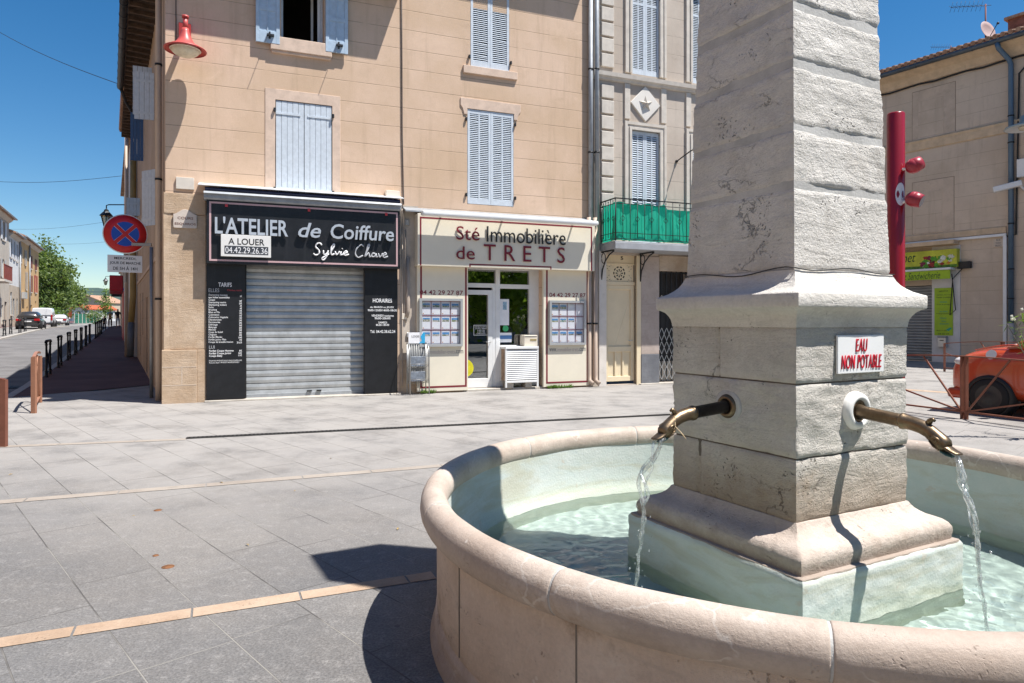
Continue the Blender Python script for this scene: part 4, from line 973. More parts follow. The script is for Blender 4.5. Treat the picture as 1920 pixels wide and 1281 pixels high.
# side panels with display cases
def sheet_mat(name, seed):
    m, nt, out = new_mat(name); B = NB(nt)
    tc = B.n('TexCoord').outputs['Object']
    n = B.n('TexNoise'); n.inputs['Scale'].default_value = 22; n.inputs['Detail'].default_value = 3; n.noise_dimensions = '4D'; n.inputs['W'].default_value = seed; B.l(tc, n.inputs['Vector'])
    r2 = random.Random(seed)
    c = B.mix(B.ramp(n.outputs[0], .42, .58), (.10 + r2.random() * .12, .14 + r2.random() * .12, .10 + r2.random() * .1), (.5, .46, .40))
    B.l(B.bsdf(c, .5), out.inputs[0]); return m
PH_M = [sheet_mat('house_photograph', i) for i in range(5)]; M_sky = M('photo_sky', (.10, .28, .55), .5, var=.15, vs=12, bump=0)
def display(xl, xr, yt, yb, parent, seed):
    q = FA.r(xl, xr, yt, yb, ab + .03); r2 = random.Random(seed)
    a0, a1, c0, c1 = q; e = .055
    mb = MB()
    for r_ in ((a0, a1, c1 - e, c1), (a0, a1, c0, c0 + e), (a0, a0 + e, c0 + e, c1 - e), (a1 - e, a1, c0 + e, c1 - e)): mb.box(FA, r_[0], r_[1], ab, ab + .07, r_[2], r_[3])
    case = mb.build('display_case', M_alum, parent, bevel=.005)
    MB().box(FA, a0 + e, a1 - e, ab, ab + .008, c0 + e, c1 - e).build('case_back', M('lilac_backing', (.66, .65, .70), .6, var=.04, bump=0), case)
    W, H = a1 - a0 - 2 * e, c1 - c0 - 2 * e
    for j in range(3):
        for i in range(4):
            x0 = a0 + e + W * (i / 4) + .018; x1 = a0 + e + W * ((i + 1) / 4) - .018; z1 = c1 - e - H * j / 3 - .035; z0 = c1 - e - H * (j + 1) / 3 + .02
            sh = MB().box(FA, x0, x1, ab + .010, ab + .0125, z0, z1).build('listing_sheet', M_paper, case)
            if seed == 2 and (j, i) in ((0, 2), (0, 3), (1, 3)): continue
            h = (z1 - z0) * .40; u = r2.uniform(.35, .6)
            MB().box(FA, x0 + .012, x1 - .012, ab + .0125, ab + .0135, z1 - h, z1 - .02 - (h - .02) * u).build('house_photo', PH_M[r2.randrange(5)], sh)
            MB().box(FA, x0 + .012, x1 - .012, ab + .0125, ab + .0135, z1 - .02 - (h - .02) * u, z1 - .02).build('photo_sky', M_sky, sh)
            MB().box(FA, x0 + .012, x0 + .035, ab + .0125, ab + .0135, z0 + .012, z0 + .03).build('orange_mark', M('orange_mark', (.6, .22, .04), .5, bump=0), sh)
    mb = MB()
    for i in range(1, 4): mb.box(FA, a0 + e + W * i / 4 - .004, a0 + e + W * i / 4 + .004, ab + .009, ab + .016, c0 + e, c1 - e)
    for j in range(0, 3): mb.box(FA, a0 + e, a1 - e, ab + .009, ab + .0155, c1 - e - H * j / 3 - .012, c1 - e - H * j / 3)
    mb.build('red_wires', M_wine, case)
    MB().box(FA, a0 + e, a1 - e, ab + .050, ab + .054, c0 + e, c1 - e).build('case_glass', glass_mat('case_glass', (.97, .975, .985), .03, 0, .05), case)
for k, (xl, xr, yt, yb, tq, dq, wq, lab) in enumerate(((782, 877.5, 497, 736, (787, 868, 544.5, 553), (786, 867, 560, 650), (787, 868.5, 657, 663.5), 'cream panel with a case of house adverts left of the agency door'), (1019, 1104.5, 500, 724, (1030, 1098, 549.5, 557.5), (1029.5, 1098, 564, 647), (1030, 1098, 652.5, 659), 'cream panel with a case of house adverts right of the agency door'))):
    q = FA.r(xl, xr, yt, yb, ab); q = (q[0], q[1], .04, f[2] - .0)
    p = thing('advert_board', lab, 'shop panel', FA.p((q[0] + q[1]) / 2, ab, .04), 'advert boards of the agency')
    mb = MB().box(FA, q[0], q[1], .012, ab, q[2], q[3]); mb.build('panel', M_crm, p, bevel=.004)
    frame_lines(FA, (q[0] + .07, q[1] - .03, .12, q[3]), ab, .04, M_wine, p, 'lrb')
    T('04 42 29 27 87', tq, M_wine, p, ab, depth=.002, bold=.012); display(*dq, p, k + 1)
    g = FA.r(*wq, ab); w3_ = (g[1] - g[0])
    text('www.', FA, (g[0], g[0] + w3_ * .20, g[2], g[3]), ab, M_greyt, p, depth=.002, bold=.01); text('immobilier-trets', FA, (g[0] + w3_ * .215, g[0] + w3_ * .80, g[2], g[3] + .01), ab, M('faded_text', (.42, .36, .33), .5, bump=0), p, depth=.002); text('.com', FA, (g[0] + w3_ * .81, g[1], g[2], g[3]), ab, M_greyt, p, depth=.002, bold=.01)
# glazed shop front set back in the opening
gb = -.22
fr_parts = []
def pxbox(mb, xl, xr, yt, yb, b0, b1): q = FA.r(xl, xr, yt, yb, b1); mb.box(FA, q[0], q[1], b0, b1, q[2], q[3])
zf = .06; top = FA.z(940, 501, gb)
X = lambda x: FA.s(x, gb); Zp = lambda y, x=940: FA.z(x, y, gb)
mb = MB()
L0, L1, L2, L3 = ag[0] + .02, X(929), X(937), X(992)
mb.box(FA, L1, L2, gb - .08, gb + .02, zf, top); mb.box(FA, L0 - .02, L1, gb - .08, gb + .015, Zp(540), Zp(532)); mb.box(FA, L0 - .02, L3, gb - .08, gb + .012, Zp(507), top); mb.box(FA, L2, L3, gb - .08, gb + .012, Zp(541), Zp(533))
mb.box(FA, L3, ag[1], gb - .08, gb + .014, zf, top); mb.box(FA, L2, L3, gb - .08, gb + .012, zf, Zp(648)); mb.box(FA, X(923), L1, gb - .08, gb + .012, zf, Zp(540))
sf = mb.build('shop_window', M_wht, corner, bevel=.004)
MB().box(FA, L0, L1, gb - .05, gb - .045, Zp(532), Zp(507)).build('transom_pane', M_glass, sf); MB().box(FA, L2, L3, gb - .05, gb - .045, Zp(533), Zp(507)).build('transom_pane', M_glass, sf); MB().box(FA, L2, L3, gb - .05, gb - .045, Zp(648), Zp(541)).build('window_pane', M_glass, sf)
D1 = X(922.5); D0_ = D1 - .98; dz1 = Zp(545)
mb = MB(); e = .105
for r_ in ((D0_, D0_ + e, zf, dz1), (D1 - e, D1, zf, dz1), (D0_ + e, D1 - e, zf, zf + .21), (D0_ + e, D1 - e, dz1 - e, dz1)): mb.box(FA, r_[0], r_[1], gb - .06, gb + .028, r_[2], r_[3])
dr = mb.build('shop_door', M_wht, corner, bevel=.004)
MB().box(FA, D0_ + e, D1 - e, gb - .03, gb - .025, zf + .21, dz1 - e).build('door_pane', M_glass, dr)
MB().tube([FA.p(D1 - .05, gb + .03, 1.12), FA.p(D1 - .05, gb + .07, 1.12), FA.p(D1 - .17, gb + .07, 1.12)], .010, 8).build('handle', M_alum, dr)
mb = MB(); q = FA.r(888, 916, 609.5, 629, gb - .02)
frame_lines(FA, q, gb - .024, .012, M_ink, dr, name='hours_sticker'); text('HORAIRES D\'OUVERTURE\ndu LUNDI au VENDREDI\nde 9h00 à 12h00\net 14h00 à 18h30\nle SAMEDI sur RDV', FA, (q[0] + .03, q[1] - .03, q[2] + .03, q[3] - .03), gb - .024, M_ink, dr, depth=.002, align='CENTER', bold=.01)
def sticker(q, mat, name, parent=sf): a = FA.r(*q, gb - .04); return MB().box(FA, a[0], a[1], gb - .044, gb - .041, a[2], a[3]).build(name, mat, parent)
sticker((937.5, 954.5, 561, 610), M_paper, 'poster'); M_bl = M('blue_print', (.08, .19, .42), .5, var=.1, bump=0)
sticker((943, 950, 566, 581), M('pale_blue_print', (.30, .46, .58), .5, var=.3, vs=20, bump=0), 'poster_picture').location += Vector((FA.ey * .004)); sticker((937, 959.5, 624, 642), M_paper, 'notice')
sticker((937.2, 959.3, 629, 636), M_bl, 'notice_strip').location += Vector((FA.ey * .004))
c_ = FA.p(FA.s(948, gb - .04), gb - .04, FA.z(948, 616, gb - .04)); MB().disc(c_, .075, FA.ey, 24).build('green_sticker', M('green_print', (.06, .42, .16), .5, bump=0), sf, fix=False)
for y, col, nm in ((627, (.50, .03, .03), 'red_disc'), (690, (.62, .58, .02), 'yellow_disc')):
    c_ = FA.p(D0_ + e + .22, gb - .022, FA.z(879, y, gb)); MB().disc(c_, .20, FA.ey, 28, .21).build(nm, M(nm + '_print', col, .5, var=.15, vs=8, bump=0), dr, fix=False) if y > 650 else None  # flat coloured disc on the door pane
# the room behind
mb = MB(); A0, A1, B1 = ag[0] - 1.6, ag[1] + .8, -5.0
mb.add([FA.p(A0, B1, .05), FA.p(A1, B1, .05), FA.p(A1, B1, 3.3), FA.p(A0, B1, 3.3)], [(0, 1, 2, 3)]); mb.add([FA.p(A0, -.31, .05), FA.p(A0, B1, .05), FA.p(A0, B1, 3.3), FA.p(A0, -.31, 3.3)], [(0, 1, 2, 3)]); mb.add([FA.p(A1, -.31, .05), FA.p(A1, B1, .05), FA.p(A1, B1, 3.3), FA.p(A1, -.31, 3.3)], [(0, 1, 2, 3)])
mb.add([FA.p(A0, -.31, 3.3), FA.p(A1, -.31, 3.3), FA.p(A1, B1, 3.3), FA.p(A0, B1, 3.3)], [(0, 1, 2, 3)]); mb.add([FA.p(A0, -.31, .052), FA.p(A1, -.31, .052), FA.p(A1, B1, .052), FA.p(A0, B1, .052)], [(0, 1, 2, 3)])
mb.add([FA.p(A0, -.305, .05), FA.p(ag[0], -.305, .05), FA.p(ag[0], -.305, 3.3), FA.p(A0, -.305, 3.3)], [(0, 1, 2, 3)]); mb.add([FA.p(ag[1], -.305, .05), FA.p(A1, -.305, .05), FA.p(A1, -.305, 3.3), FA.p(ag[1], -.305, 3.3)], [(0, 1, 2, 3)])
mb.build('dim_room', M('dim_room_wall', (.10, .09, .08), .9, var=.2, bump=0), corner)
# air conditioner housing and the box on it
q = FA.r(948, 1010, 653, 722, .10); A0, A1 = FA.s(947.5, .12), FA.s(1010, .12); c1 = FA.z(978, 650, .12)
acb = thing('slatted_cabinet', 'white slatted air conditioner cover standing on blocks beside the agency door', 'cabinet', FA.p((A0 + A1) / 2, 0, .05))
mb = MB(); e = .045
for r_ in ((A0, A0 + e), (A1 - e, A1)):
    mb.box(FA, r_[0], r_[1], .08, .12, .06, c1); mb.box(FA, r_[0], r_[1], -.20, -.16, .20, c1)
mb.box(FA, A0, A1, -.21, .13, c1 - .055, c1); mb.box(FA, A0 + e, A1 - e, .08, .12, .17, .22); mb.build('frame', M_wht, acb, bevel=.004)
mb = MB(); n = 15
for i in range(n):
    z = .25 + (c1 - .33) * i / n; mb.add([FA.p(A0 + e, .085, z + .05), FA.p(A1 - e, .085, z + .05), FA.p(A1 - e, .118, z), FA.p(A0 + e, .118, z), FA.p(A0 + e, .085, z + .042), FA.p(A1 - e, .085, z + .042), FA.p(A1 - e, .118, z - .008), FA.p(A0 + e, .118, z - .008)], [(0, 1, 2, 3), (4, 5, 6, 7), (0, 1, 5, 4), (1, 2, 6, 5), (2, 3, 7, 6), (3, 0, 4, 7)])
mb.build('louvres', M_wht, acb)
MB().box(FA, A0 + .004, A0 + .02, -.19, .10, .22, c1 - .06).build('wooden_side', M('weathered_board', (.34, .24, .17), .8, var=.25, vs=6, bump=.2, dirt=.4, streak=True), acb)
for x in (A0 + .06, A1 - .32): MB().box(FA, x, x + .16, -.15, .08, .05, .17).build('foot_block', M_stepst, acb)
MB().box(FA, A0 + .06, A1 - .06, -.18, .06, .22, c1 - .1).build('machine', M_dark, acb)
q = FA.r(983, 1008, 627, 648, .08)
bx = thing('cream_box', 'small cream metal box resting on the slatted cabinet', 'box', FA.p((q[0] + q[1]) / 2, -.02, c1))
B0, B1_ = FA.s(983, .06), FA.s(1008, .06); hb = q[3] - q[2]
MB().box(FA, B0, B1_, -.22, .06, c1 + .003, c1 + hb).build('box_body', M_cream, bx, bevel=.012, seg=2)
MB().box(FA, B0 + .02, B1_ - .02, .06, .066, c1 + hb * .86, c1 + hb * .92).build('lid_seam', M_greyt, bx); MB().box(FA, B0 + (B1_ - B0) * .45, B1_ - .03, .06, .066, c1 + hb * .5, c1 + hb * .66).build('label_plate', M('brass_plate', (.35, .27, .12), .5, bump=0), bx)
# strip of old wall between the shops: cables, boxes
M_cable = M('painted_cable', (.40, .33, .27), .7, var=.1, bump=0); M_box = M('grey_plastic', (.42, .42, .41), .5, var=.06, bump=0)
sx = lambda x: FA.s(x, .04); sz = lambda y, x=760: FA.z(x, y, .04)
zc = [FA.p(sx(753), .02, sz(-60)), FA.p(sx(754), .02, sz(100)), FA.p(sx(754.5), .022, sz(250)), FA.p(sx(757), .02, sz(372)), FA.p(sx(757), .03, sz(384))]
tag(MB().tube(zc, .013, 8).build('wall_cable', M('dark_cable', (.10, .08, .07), .7, var=.2, bump=.1)), 'dark cable running straight down the ochre wall above the salon', 'cable')
for i, (x, y1, y2) in enumerate(((754.5, 392, 716), (758, 392, 597), (761, 430, 588))):
    o = MB().tube([FA.p(sx(x), .03, sz(y1)), FA.p(sx(x), .03, sz(y2)), FA.p(sx(x + (4 if i else 0)), .03, sz(y2 + 8))], .012, 8).build('wall_cable', M_cable)
    tag(o, ('beige cable hugging the edge of the black salon panel down to the ground', 'beige cable between the two shops ending at the small round socket', 'short inner beige cable curving to the beige conduit between the shops')[i], 'cable', 'cables between the two shops')
tag(MB().tube([FA.p(sx(765), .05, sz(482)), FA.p(sx(765), .05, sz(583)), FA.p(sx(762), .04, sz(594))], .045, 12).build('cable_conduit', M_cable), 'thick beige conduit on the wall strip between the two shops', 'conduit')
for (xl, xr, yt, yb, nm, lab, mt) in ((760, 767.5, 411.5, 422.5, 'junction_box', 'small grey junction box high between the two shops', M_box), (753.5, 763.5, 588, 599, 'socket_box', 'cream socket box half way up the wall between the shops', M_cream), (763, 771.5, 624, 632.5, 'bell_plate', 'small grey metal plate low on the wall beside the leaflet rack', M_alum), (722, 747.5, 359, 373.5, 'alarm_box', 'cream alarm box on the ochre wall above the salon sign', M_cream)):
    q = FA.r(xl, xr, yt, yb, .05); dpt = .16 if nm == 'alarm_box' else .045
    o = MB().box(FA, q[0], q[1], .004, dpt, q[2], q[3]).build(nm, mt, None, FA.p((q[0] + q[1]) / 2, 0, q[2]), bevel=.006); tag(o, lab, 'wall box')
M_strip = M('old_beige_wall_paint', (.52, .45, .375), .9, var=.12, vs=4, bump=.3, dirt=.5, dcol=(.34, .26, .19))
MB().box(FA, FA.s(750), FA.s(784), -.05, .010, .75, FA.z(766, 386)).build('painted_strip', M_strip, corner); MB().box(FA, FA.s(750), FA.s(784), -.05, .020, -.05, .745).build('rough_foot', M_pier, corner); MB().box(FA, FA.s(1104), FA.s(1121), -.05, .012, -.05, FA.z(1112, 408)).build('painted_strip', M_strip, corner)
q = FA.r(330, 364, 333, 355, .03); o = MB().box(FA, q[0], q[1], .004, .045, q[2], q[3]).build('blank_plaque', M('cream_stone_plaque', (.66, .60, .52), .8, var=.06, vs=6, bump=.1, dirt=.3), None, FA.p((q[0] + q[1]) / 2, 0, q[2]), bevel=.004); tag(o, 'blank cream stone plaque above the street name at the corner', 'plaque')
q = FA.r(325, 369, 393, 428, .04); sp = thing('street_name_plaque', 'marble plaque reading COURS ESQUIROS on the corner pier', 'plaque', FA.p((q[0] + q[1]) / 2, .04, q[2]))
a0, a1, c0, c1 = q; h = c1 - c0; w_ = a1 - a0
MB().prism(FA, [(a0, c0 + .02), (a0 + .02, c0), (a1 - .02, c0), (a1, c0 + .02), (a1, c0 + h * .72), (a0 + w_ * .86, c0 + h * .78), (a0 + w_ * .60, c1 - .005), (a0 + w_ * .5, c1), (a0 + w_ * .40, c1 - .005), (a0 + w_ * .14, c0 + h * .78), (a0, c0 + h * .72)], .036, .060).build('plaque', M('marble_plaque', (.60, .52, .45), .6, var=.08, vs=8, bump=.05, dirt=.3, dcol=(.4, .3, .22)), sp, bevel=.003)
M_brown = M('brown_letters', (.16, .06, .04), .6, bump=0)
text('COURS', FA, (a0 + w_ * .18, a0 + w_ * .85, c0 + h * .46, c0 + h * .60), .060, M_brown, sp, depth=.002, bold=.012); text('ESQUIROS', FA, (a0 + w_ * .06, a1 - w_ * .04, c0 + h * .14, c0 + h * .28), .060, M_brown, sp, depth=.002, bold=.012)
# leaflet rack
r0, r1 = FA.s(762, .3), FA.s(789, .3)
rk = thing('leaflet_rack', 'grey wire leaflet rack leaning by the cream agency panel', 'rack', FA.p(FA.s(770, .3), .25, 0))
M_wire = M('galvanised_wire', (.40, .40, .39), .4, .7, var=.1, bump=0)
cx = FA.s(763, .15); RF = Frame(FA.p(cx, .16, 0), FA.ex, FA.ey)
for s_ in (0, .42):
    a = s_
    MB().tube([RF.p(a, .0, .03), RF.p(a, .0, 1.14)], .013, 8).build('upright', M_wire, rk)
    MB().tube([RF.p(a, .0, 1.14), RF.p(a, .14, 1.10), RF.p(a, .24, 1.02), RF.p(a, .28, .90), RF.p(a, .29, .02)], .014, 8).build('side_frame', M_wire, rk)
mb = MB()
for i in range(1, 8): mb.tube([RF.p(i * .42 / 8, .0, .18), RF.p(i * .42 / 8, .0, 1.12)], .0045, 5)
for s_ in (0, .42):
    for i in range(1, 5): mb.tube([RF.p(s_, .29 * i / 5, .25), RF.p(s_, .29 * i / 5, 1.02 if i < 4 else .95)], .0045, 5)
for z in (.25, .58): mb.tube([RF.p(0, .0, z), RF.p(0, .28, z + .10), RF.p(.42, .28, z + .10), RF.p(.42, .0, z), RF.p(0, 0, z)], .006, 5)
for z in (.25, .58):
    for i in range(1, 8): mb.tube([RF.p(i * .42 / 8, 0, z), RF.p(i * .42 / 8, .28, z + .10)], .004, 5)
mb.build('wire_mesh', M_wire, rk)
MB().box(RF, .015, .405, -.02, -.008, .30, 1.12).build('rack_back', M('clear_grey_plastic', (.34, .34, .33), .4, var=.06, bump=0), rk)
MB().box(RF, .03, .40, -.01, .01, 1.12, 1.36).build('header_card', M_paper, rk); 
text('LOGIS', RF, (.10, .27, 1.25, 1.30), .012, M_greyt, rk, depth=.002, bold=.01); MB().prism(RF, [(.40, 1.12), (.40, 1.36), (.36, 1.36), (.30, 1.27), (.33, 1.18), (.26, 1.12)], .010, .013).build('blue_splash', M('cyan_print', (.03, .35, .62), .5, bump=0), rk)
for z, n_ in ((.60, 'leaflets'), (.27, 'leaflets')): MB().obox(RF.p(.21, .10, z + .13), RF.ex * .16, (RF.ey * .3 + Vector((0, 0, 1))).normalized() * .11, RF.ey * .03).build(n_, M('printed_leaflets', (.55, .62, .70), .5, var=.25, vs=14, bump=0), rk)
# red lamp on the wall
lb = .50
rc = FA.p(FA.s(347.5, lb), lb, FA.z(347.5, 94, lb)); la = FA.s(347, .02)
LK = .82
lamp = thing('wall_lamp', 'red bell shaped wall lamp high on the ochre corner', 'street lamp', FA.p(la, 0, rc.z))
M_lred = M('faded_red_enamel', (.50, .085, .075), .42, var=.08, vs=6, bump=.03); M_lred2 = M('red_bracket', (.40, .035, .03), .45, var=.08, bump=0)
zz = rc.z
MB().lathe(rc, [(r_, h_ * LK) for r_, h_ in ((.355, -.02), (.375, -.005), (.372, .010), (.33, .032), (.285, .055), (.28, .075), (.24, .095), (.185, .14), (.145, .20), (.115, .27), (.09, .35), (.072, .43), (.06, .50), (.0, .50))], 40).build('shade', M_lred, lamp, fix=False)
MB().lathe(rc, [(.372, -.012), (.33, .02), (.25, .04), (.0, .05)], 32).build('shade_inside', M_lred2, lamp)
MB().lathe(rc, [(.255, .01), (.252, -.02), (.235, -.045), (.19, -.085), (.12, -.118), (.06, -.13), (.0, -.133)], 32).build('lens', M('frosted_lens', (.62, .55, .42), .25, var=.12, vs=9, bump=.1), lamp)
MB().lathe(rc, [(.262, .02), (.275, .0), (.262, -.012), (.255, .0)], 32).build('lens_ring', M_cream, lamp)
MB().tube([rc + Vector((0, 0, .38)), rc + Vector((0, 0, .62))], [.05, .045], 14).tube([rc + Vector((0, 0, .61)), rc + Vector((0, 0, .65))], .062, 14).build('lamp_neck', M_lred, lamp)
MB().box(FA, FA.s(335, .03), FA.s(358, .03), 0, .05, FA.z(347, 78, .03), FA.z(347, 44, .03)).build('wall_plate', M_lred2, lamp, bevel=.006)
MB().bar(FA.p(la, .05, zz + .52), rc + Vector((0, 0, .54)), .05, .09).bar(FA.p(la, .05, zz + .38), rc + Vector((0, 0, .40)), .035, .05).build('bracket_arm', M_lred2, lamp)
tag(MB().tube([FA.p(FA.s(330), .012, FA.z(330, -60)), FA.p(FA.s(330), .012, FA.z(330, 82))], .008, 6).build('lamp_cable', M_iron), 'thin dark cable running down to the red wall lamp', 'cable')
# weeds at the foot of the panels
M_weed = leaf_mat('weed_leaf', (.08, .16, .03), (.14, .24, .05))
def weeds(x0, x1, n, lab):
    mb = MB()
    for i in range(n):
        p = FA.p(FA.s(x0 + (x1 - x0) * rnd.random(), .13), .12 + rnd.random() * .05, 0); h = rnd.uniform(.03, .10)
        for k in range(5):
            a = rnd.uniform(0, 6.28); d = Vector((math.cos(a), math.sin(a), 0)); t = p + d * h * .6 + Vector((0, 0, h)); s_ = d.cross(Vector((0, 0, 1))) * .012
            mb.add([p, p + (t - p) * .6 + s_, t, p + (t - p) * .6 - s_], [(0, 1, 2, 3)])
    o = mb.build('weeds', M_weed, fix=False); o['kind'] = 'stuff'; o['label'] = lab; o['category'] = 'weeds'
weeds(1027, 1075, 60, 'small green weeds at the foot of the right agency panel'); weeds(790, 815, 30, 'small green weeds behind the leaflet rack')
# ------------------------------------------------------------------ the beige neighbour, number five
M_w5 = render_mat('beige_ashlar_render', (.50, .42, .345), .30, .47, (.55, .475, .40), line=.008, grime=.45)
M_trim = M('pale_stone_trim', (.60, .545, .475), .85, var=.09, vs=5, bump=.15, dirt=.4, dcol=(.38, .32, .26), streak=True)
M_white5 = M('white_lime_paint', (.68, .63, .57), .85, var=.06, vs=4, bump=.15, dirt=.2); M_trav = stone_mat('travertine_lintel', (.40, .30, .21), (.56, .46, .36), (.30, .16, .07), .6, .2, .2)
M_pst = stone_mat('pinkish_pier', (.46, .38, .33), (.54, .46, .41), (.34, .26, .2), .3, .3, .2); M_plin = stone_mat('grey_plinth', (.16, .165, .18), (.23, .235, .25), (.10, .1, .1), .3, .3, .2)
S5, E5 = s_end + .02, 17.5
M_cry = M('yellow_cream_paint', (.76, .64, .44), .6, var=.04, vs=3, bump=.05, dirt=.15, dcol=(.5, .38, .24), streak=True)
five = thing('beige_house', 'beige town house with white quoins, a star lozenge and a green screened balcony', 'building', FA.p((S5 + E5) / 2, 0, 0))
X5 = lambda x: FA.s(x); Z5 = lambda y, x=1210: FA.z(x, y)
u1 = (X5(1184), X5(1236), FA.z(1210, 142), FA.z(1210, 142) + 2.35); u2 = (X5(1183), X5(1236), FA.z(1210, 460), FA.z(1210, 247)); u3 = (X5(1297), X5(1352), u1[2], u1[3]); u4 = (X5(1297), X5(1352), u2[2], u2[3])
door = (X5(1136), X5(1193), .02, Z5(478, 1165)); gr = (X5(1235), X5(1300), .02, Z5(509, 1260))
mb = MB(); wall_holes(mb, FA, S5, E5, -.1, 13.5, [(*u1, .08), (*u2, .08), (*u3, .08), (*u4, .08), (*door, .14), (*gr, .5)]); mb.add([FA.p(E5, 0, -.1), FA.p(E5, -9, -.1), FA.p(E5, -9, 13.5), FA.p(E5, 0, 13.5)], [(0, 1, 2, 3)])
mb.build('wall', M_w5, five)
mb = MB().add([FA.p(S5 - .1, .55, 12.6), FA.p(E5, .55, 12.6), FA.p(E5, -8, 14.4), FA.p(S5 - .1, -8, 14.4), FA.p(S5 - .1, .55, 12.75), FA.p(E5, .55, 12.75), FA.p(E5, -8, 14.55), FA.p(S5 - .1, -8, 14.55)], [(0, 1, 2, 3), (4, 5, 6, 7), (0, 1, 5, 4), (1, 2, 6, 5), (2, 3, 7, 6), (3, 0, 4, 7)]); mb.build('roof', M_tile, five)
mb = MB(); mb.box(FA, S5, E5, 0, .10, 11.0 if False else 12.1, 12.58); mb.build('cornice', M_trim, five, bevel=.03)
# rusticated quoins
q0, q1 = X5(1126.5), X5(1150); zs_ = Z5(455, 1138); n = 0; z = zs_ + .12; h = .385
while z < 12.0:
    if not (Z5(160, 1138) - .1 < z + h / 2 < Z5(132, 1138)): MB().box(FA, q0, q1, -.02, .045, z, z + h - .055).build('quoin', M_trim, five, bevel=.012)
    z += h
c0, c1 = Z5(152, 1138), Z5(137, 1138)
mb = MB(); pr = [(0, c0), (.05, c0 + .02), (.07, c0 + .07), (.11, c0 + .10), (.12, c1), (.0, c1 + .04)]
mb.prism(Frame(FA.p(S5, 0, 0), FA.ey, FA.ex), pr, 0, E5 - S5); mb.build('string_course', M_trim, five)
def moulded(h, parent, w=.17, name='window_frame', bottom=False):
    mb = MB()
    for k, (o, i, d) in enumerate(((w, w * .62, .05), (w * .62, w * .34, .032), (w * .34, .0, .055))):
        mb.box(FA, h[0] - o, h[0] - i, -.02, d, h[2], h[3] + o); mb.box(FA, h[1] + i, h[1] + o, -.02, d, h[2], h[3] + o); mb.box(FA, h[0] - i, h[1] + i, -.02, d, h[3] + i, h[3] + o)
    return mb.build(name, M_trim, parent, bevel=.006)
for h, lab, mid in ((u1, 'upper left louvred window', (.77,)), (u2, 'louvred window above the balcony', ()), (u3, 'upper right louvred window', (.77,)), (u4, 'right louvred window above the balcony', ())):
    w_ = moulded(h, five, .20, 'window'); m = (h[0] + h[1]) / 2; w_['label'] = lab
    louvre_leaf(FA, h[0] + .006, m - .003, h[2] + .01, h[3] - .01, -.05, M_shut, w_, 2, 48, mid); louvre_leaf(FA, m + .003, h[1] - .006, h[2] + .01, h[3] - .01, -.05, M_shut, w_, 2, 48, mid); back(FA, h, .08, w_)
    hinge_pins(FA, (h[0] - .02, h[1] + .02), (h[2] + .25, h[3] - .35), 0, w_)
for x in (u2[0] - .20, u2[1] + .04, u4[0] - .2):           # little pilasters between the storeys
    MB().box(FA, x, x + .16, -.02, .04, u2[3] + .26, c0).build('pilaster', M_trim, five, bevel=.006)
cx, cz = FA.s(1209), FA.z(1209, 196); hw, hh = .44, FA.z(1209, 163) - cz
lz = MB().prism(FA, [(cx - hw, cz), (cx, cz - hh), (cx + hw, cz), (cx, cz + hh)], -.01, .045).build('lozenge', M('white_plaster', (.72, .68, .62), .8, var=.05, bump=.1), five, bevel=.008)
mb = MB(); P = []
for i in range(10):
    a = math.pi / 2 + i * math.pi / 5 + .06; r_ = .205 if i % 2 == 0 else .082; P.append(FA.p(cx + r_ * math.cos(a), .046, cz + r_ * math.sin(a)))
P.append(FA.p(cx, .13, cz)); mb.add(P, [(i, (i + 1) % 10, 10) for i in range(10)]); mb.build('star', M_trim, lz)
# door with fretwork and the house number
mb = MB(); d0, d1, dz0, dz1 = door
MB().box(FA, X5(1122), d0, -.1, .035, -.05, Z5(470, 1130)).build('white_pier', M_white5, five, bevel=.006)
MB().box(FA, d1, X5(1201), -.1, .022, -.05, dz1).build('door_jamb', M_cry, five, bevel=.004)
MB().box(FA, X5(1201), X5(1235), -.1, .03, Z5(664, 1218), Z5(481, 1218)).build('stone_pier', M_pst, five, bevel=.008)
MB().box(FA, X5(1201), X5(1235), -.1, .038, -.05, Z5(664, 1218) - .003).build('pier_plinth', M_plin, five, bevel=.008)
MB().box(FA, X5(1235), E5 - 1, -.1, .03, gr[3] + .0, Z5(480, 1260)).build('travertine_lintel', M_trav, five, bevel=.008)
MB().box(FA, X5(1197), X5(1310), -.1, .12, -.05, .03).build('threshold', M_stepst, five, bevel=.01)
zA, zB, zC = Z5(533, 1165), Z5(528, 1165), Z5(496, 1165)
b_ = -.10
MB().box(FA, d0, d1, b_ - .03, b_, zC, dz1).box(FA, d0, d1, b_ - .02, b_ + .02, zC, zC + .04).build('number_panel', M_cry, five, bevel=.004); MB().box(FA, d0, d1, b_ - .02, b_ + .03, zA - .02, zB).build('door_transom', M_cry, five, bevel=.004)
mb = MB(); e = .10; za = .10
mb.box(FA, d0 + .01, d1 - .01, b_ - .05, b_ - .02, za, zA - .03)
zm = Z5(655, 1165)
for r_ in ((d0 + .01, d0 + .01 + e, za, zA - .03), (d1 - .01 - e, d1 - .01, za, zA - .03), (d0 + .01 + e, d1 - .01 - e, zA - .03 - e, zA - .03), (d0 + .01 + e, d1 - .01 - e, za, za + .12), (d0 + .01 + e, d1 - .01 - e, zm - .07, zm + .07)): mb.box(FA, r_[0], r_[1], b_ - .02, b_ + .012, r_[2], r_[3])
w_ = (d1 - d0 - .02 - 2 * e)
for i in (1, 2): mb.box(FA, d0 + .01 + e + w_ * i / 3 - .025, d0 + .01 + e + w_ * i / 3 + .025, b_ - .02, b_ + .008, za + .12, zm - .07)
dd = mb.build('door', M_cry, five, bevel=.006)
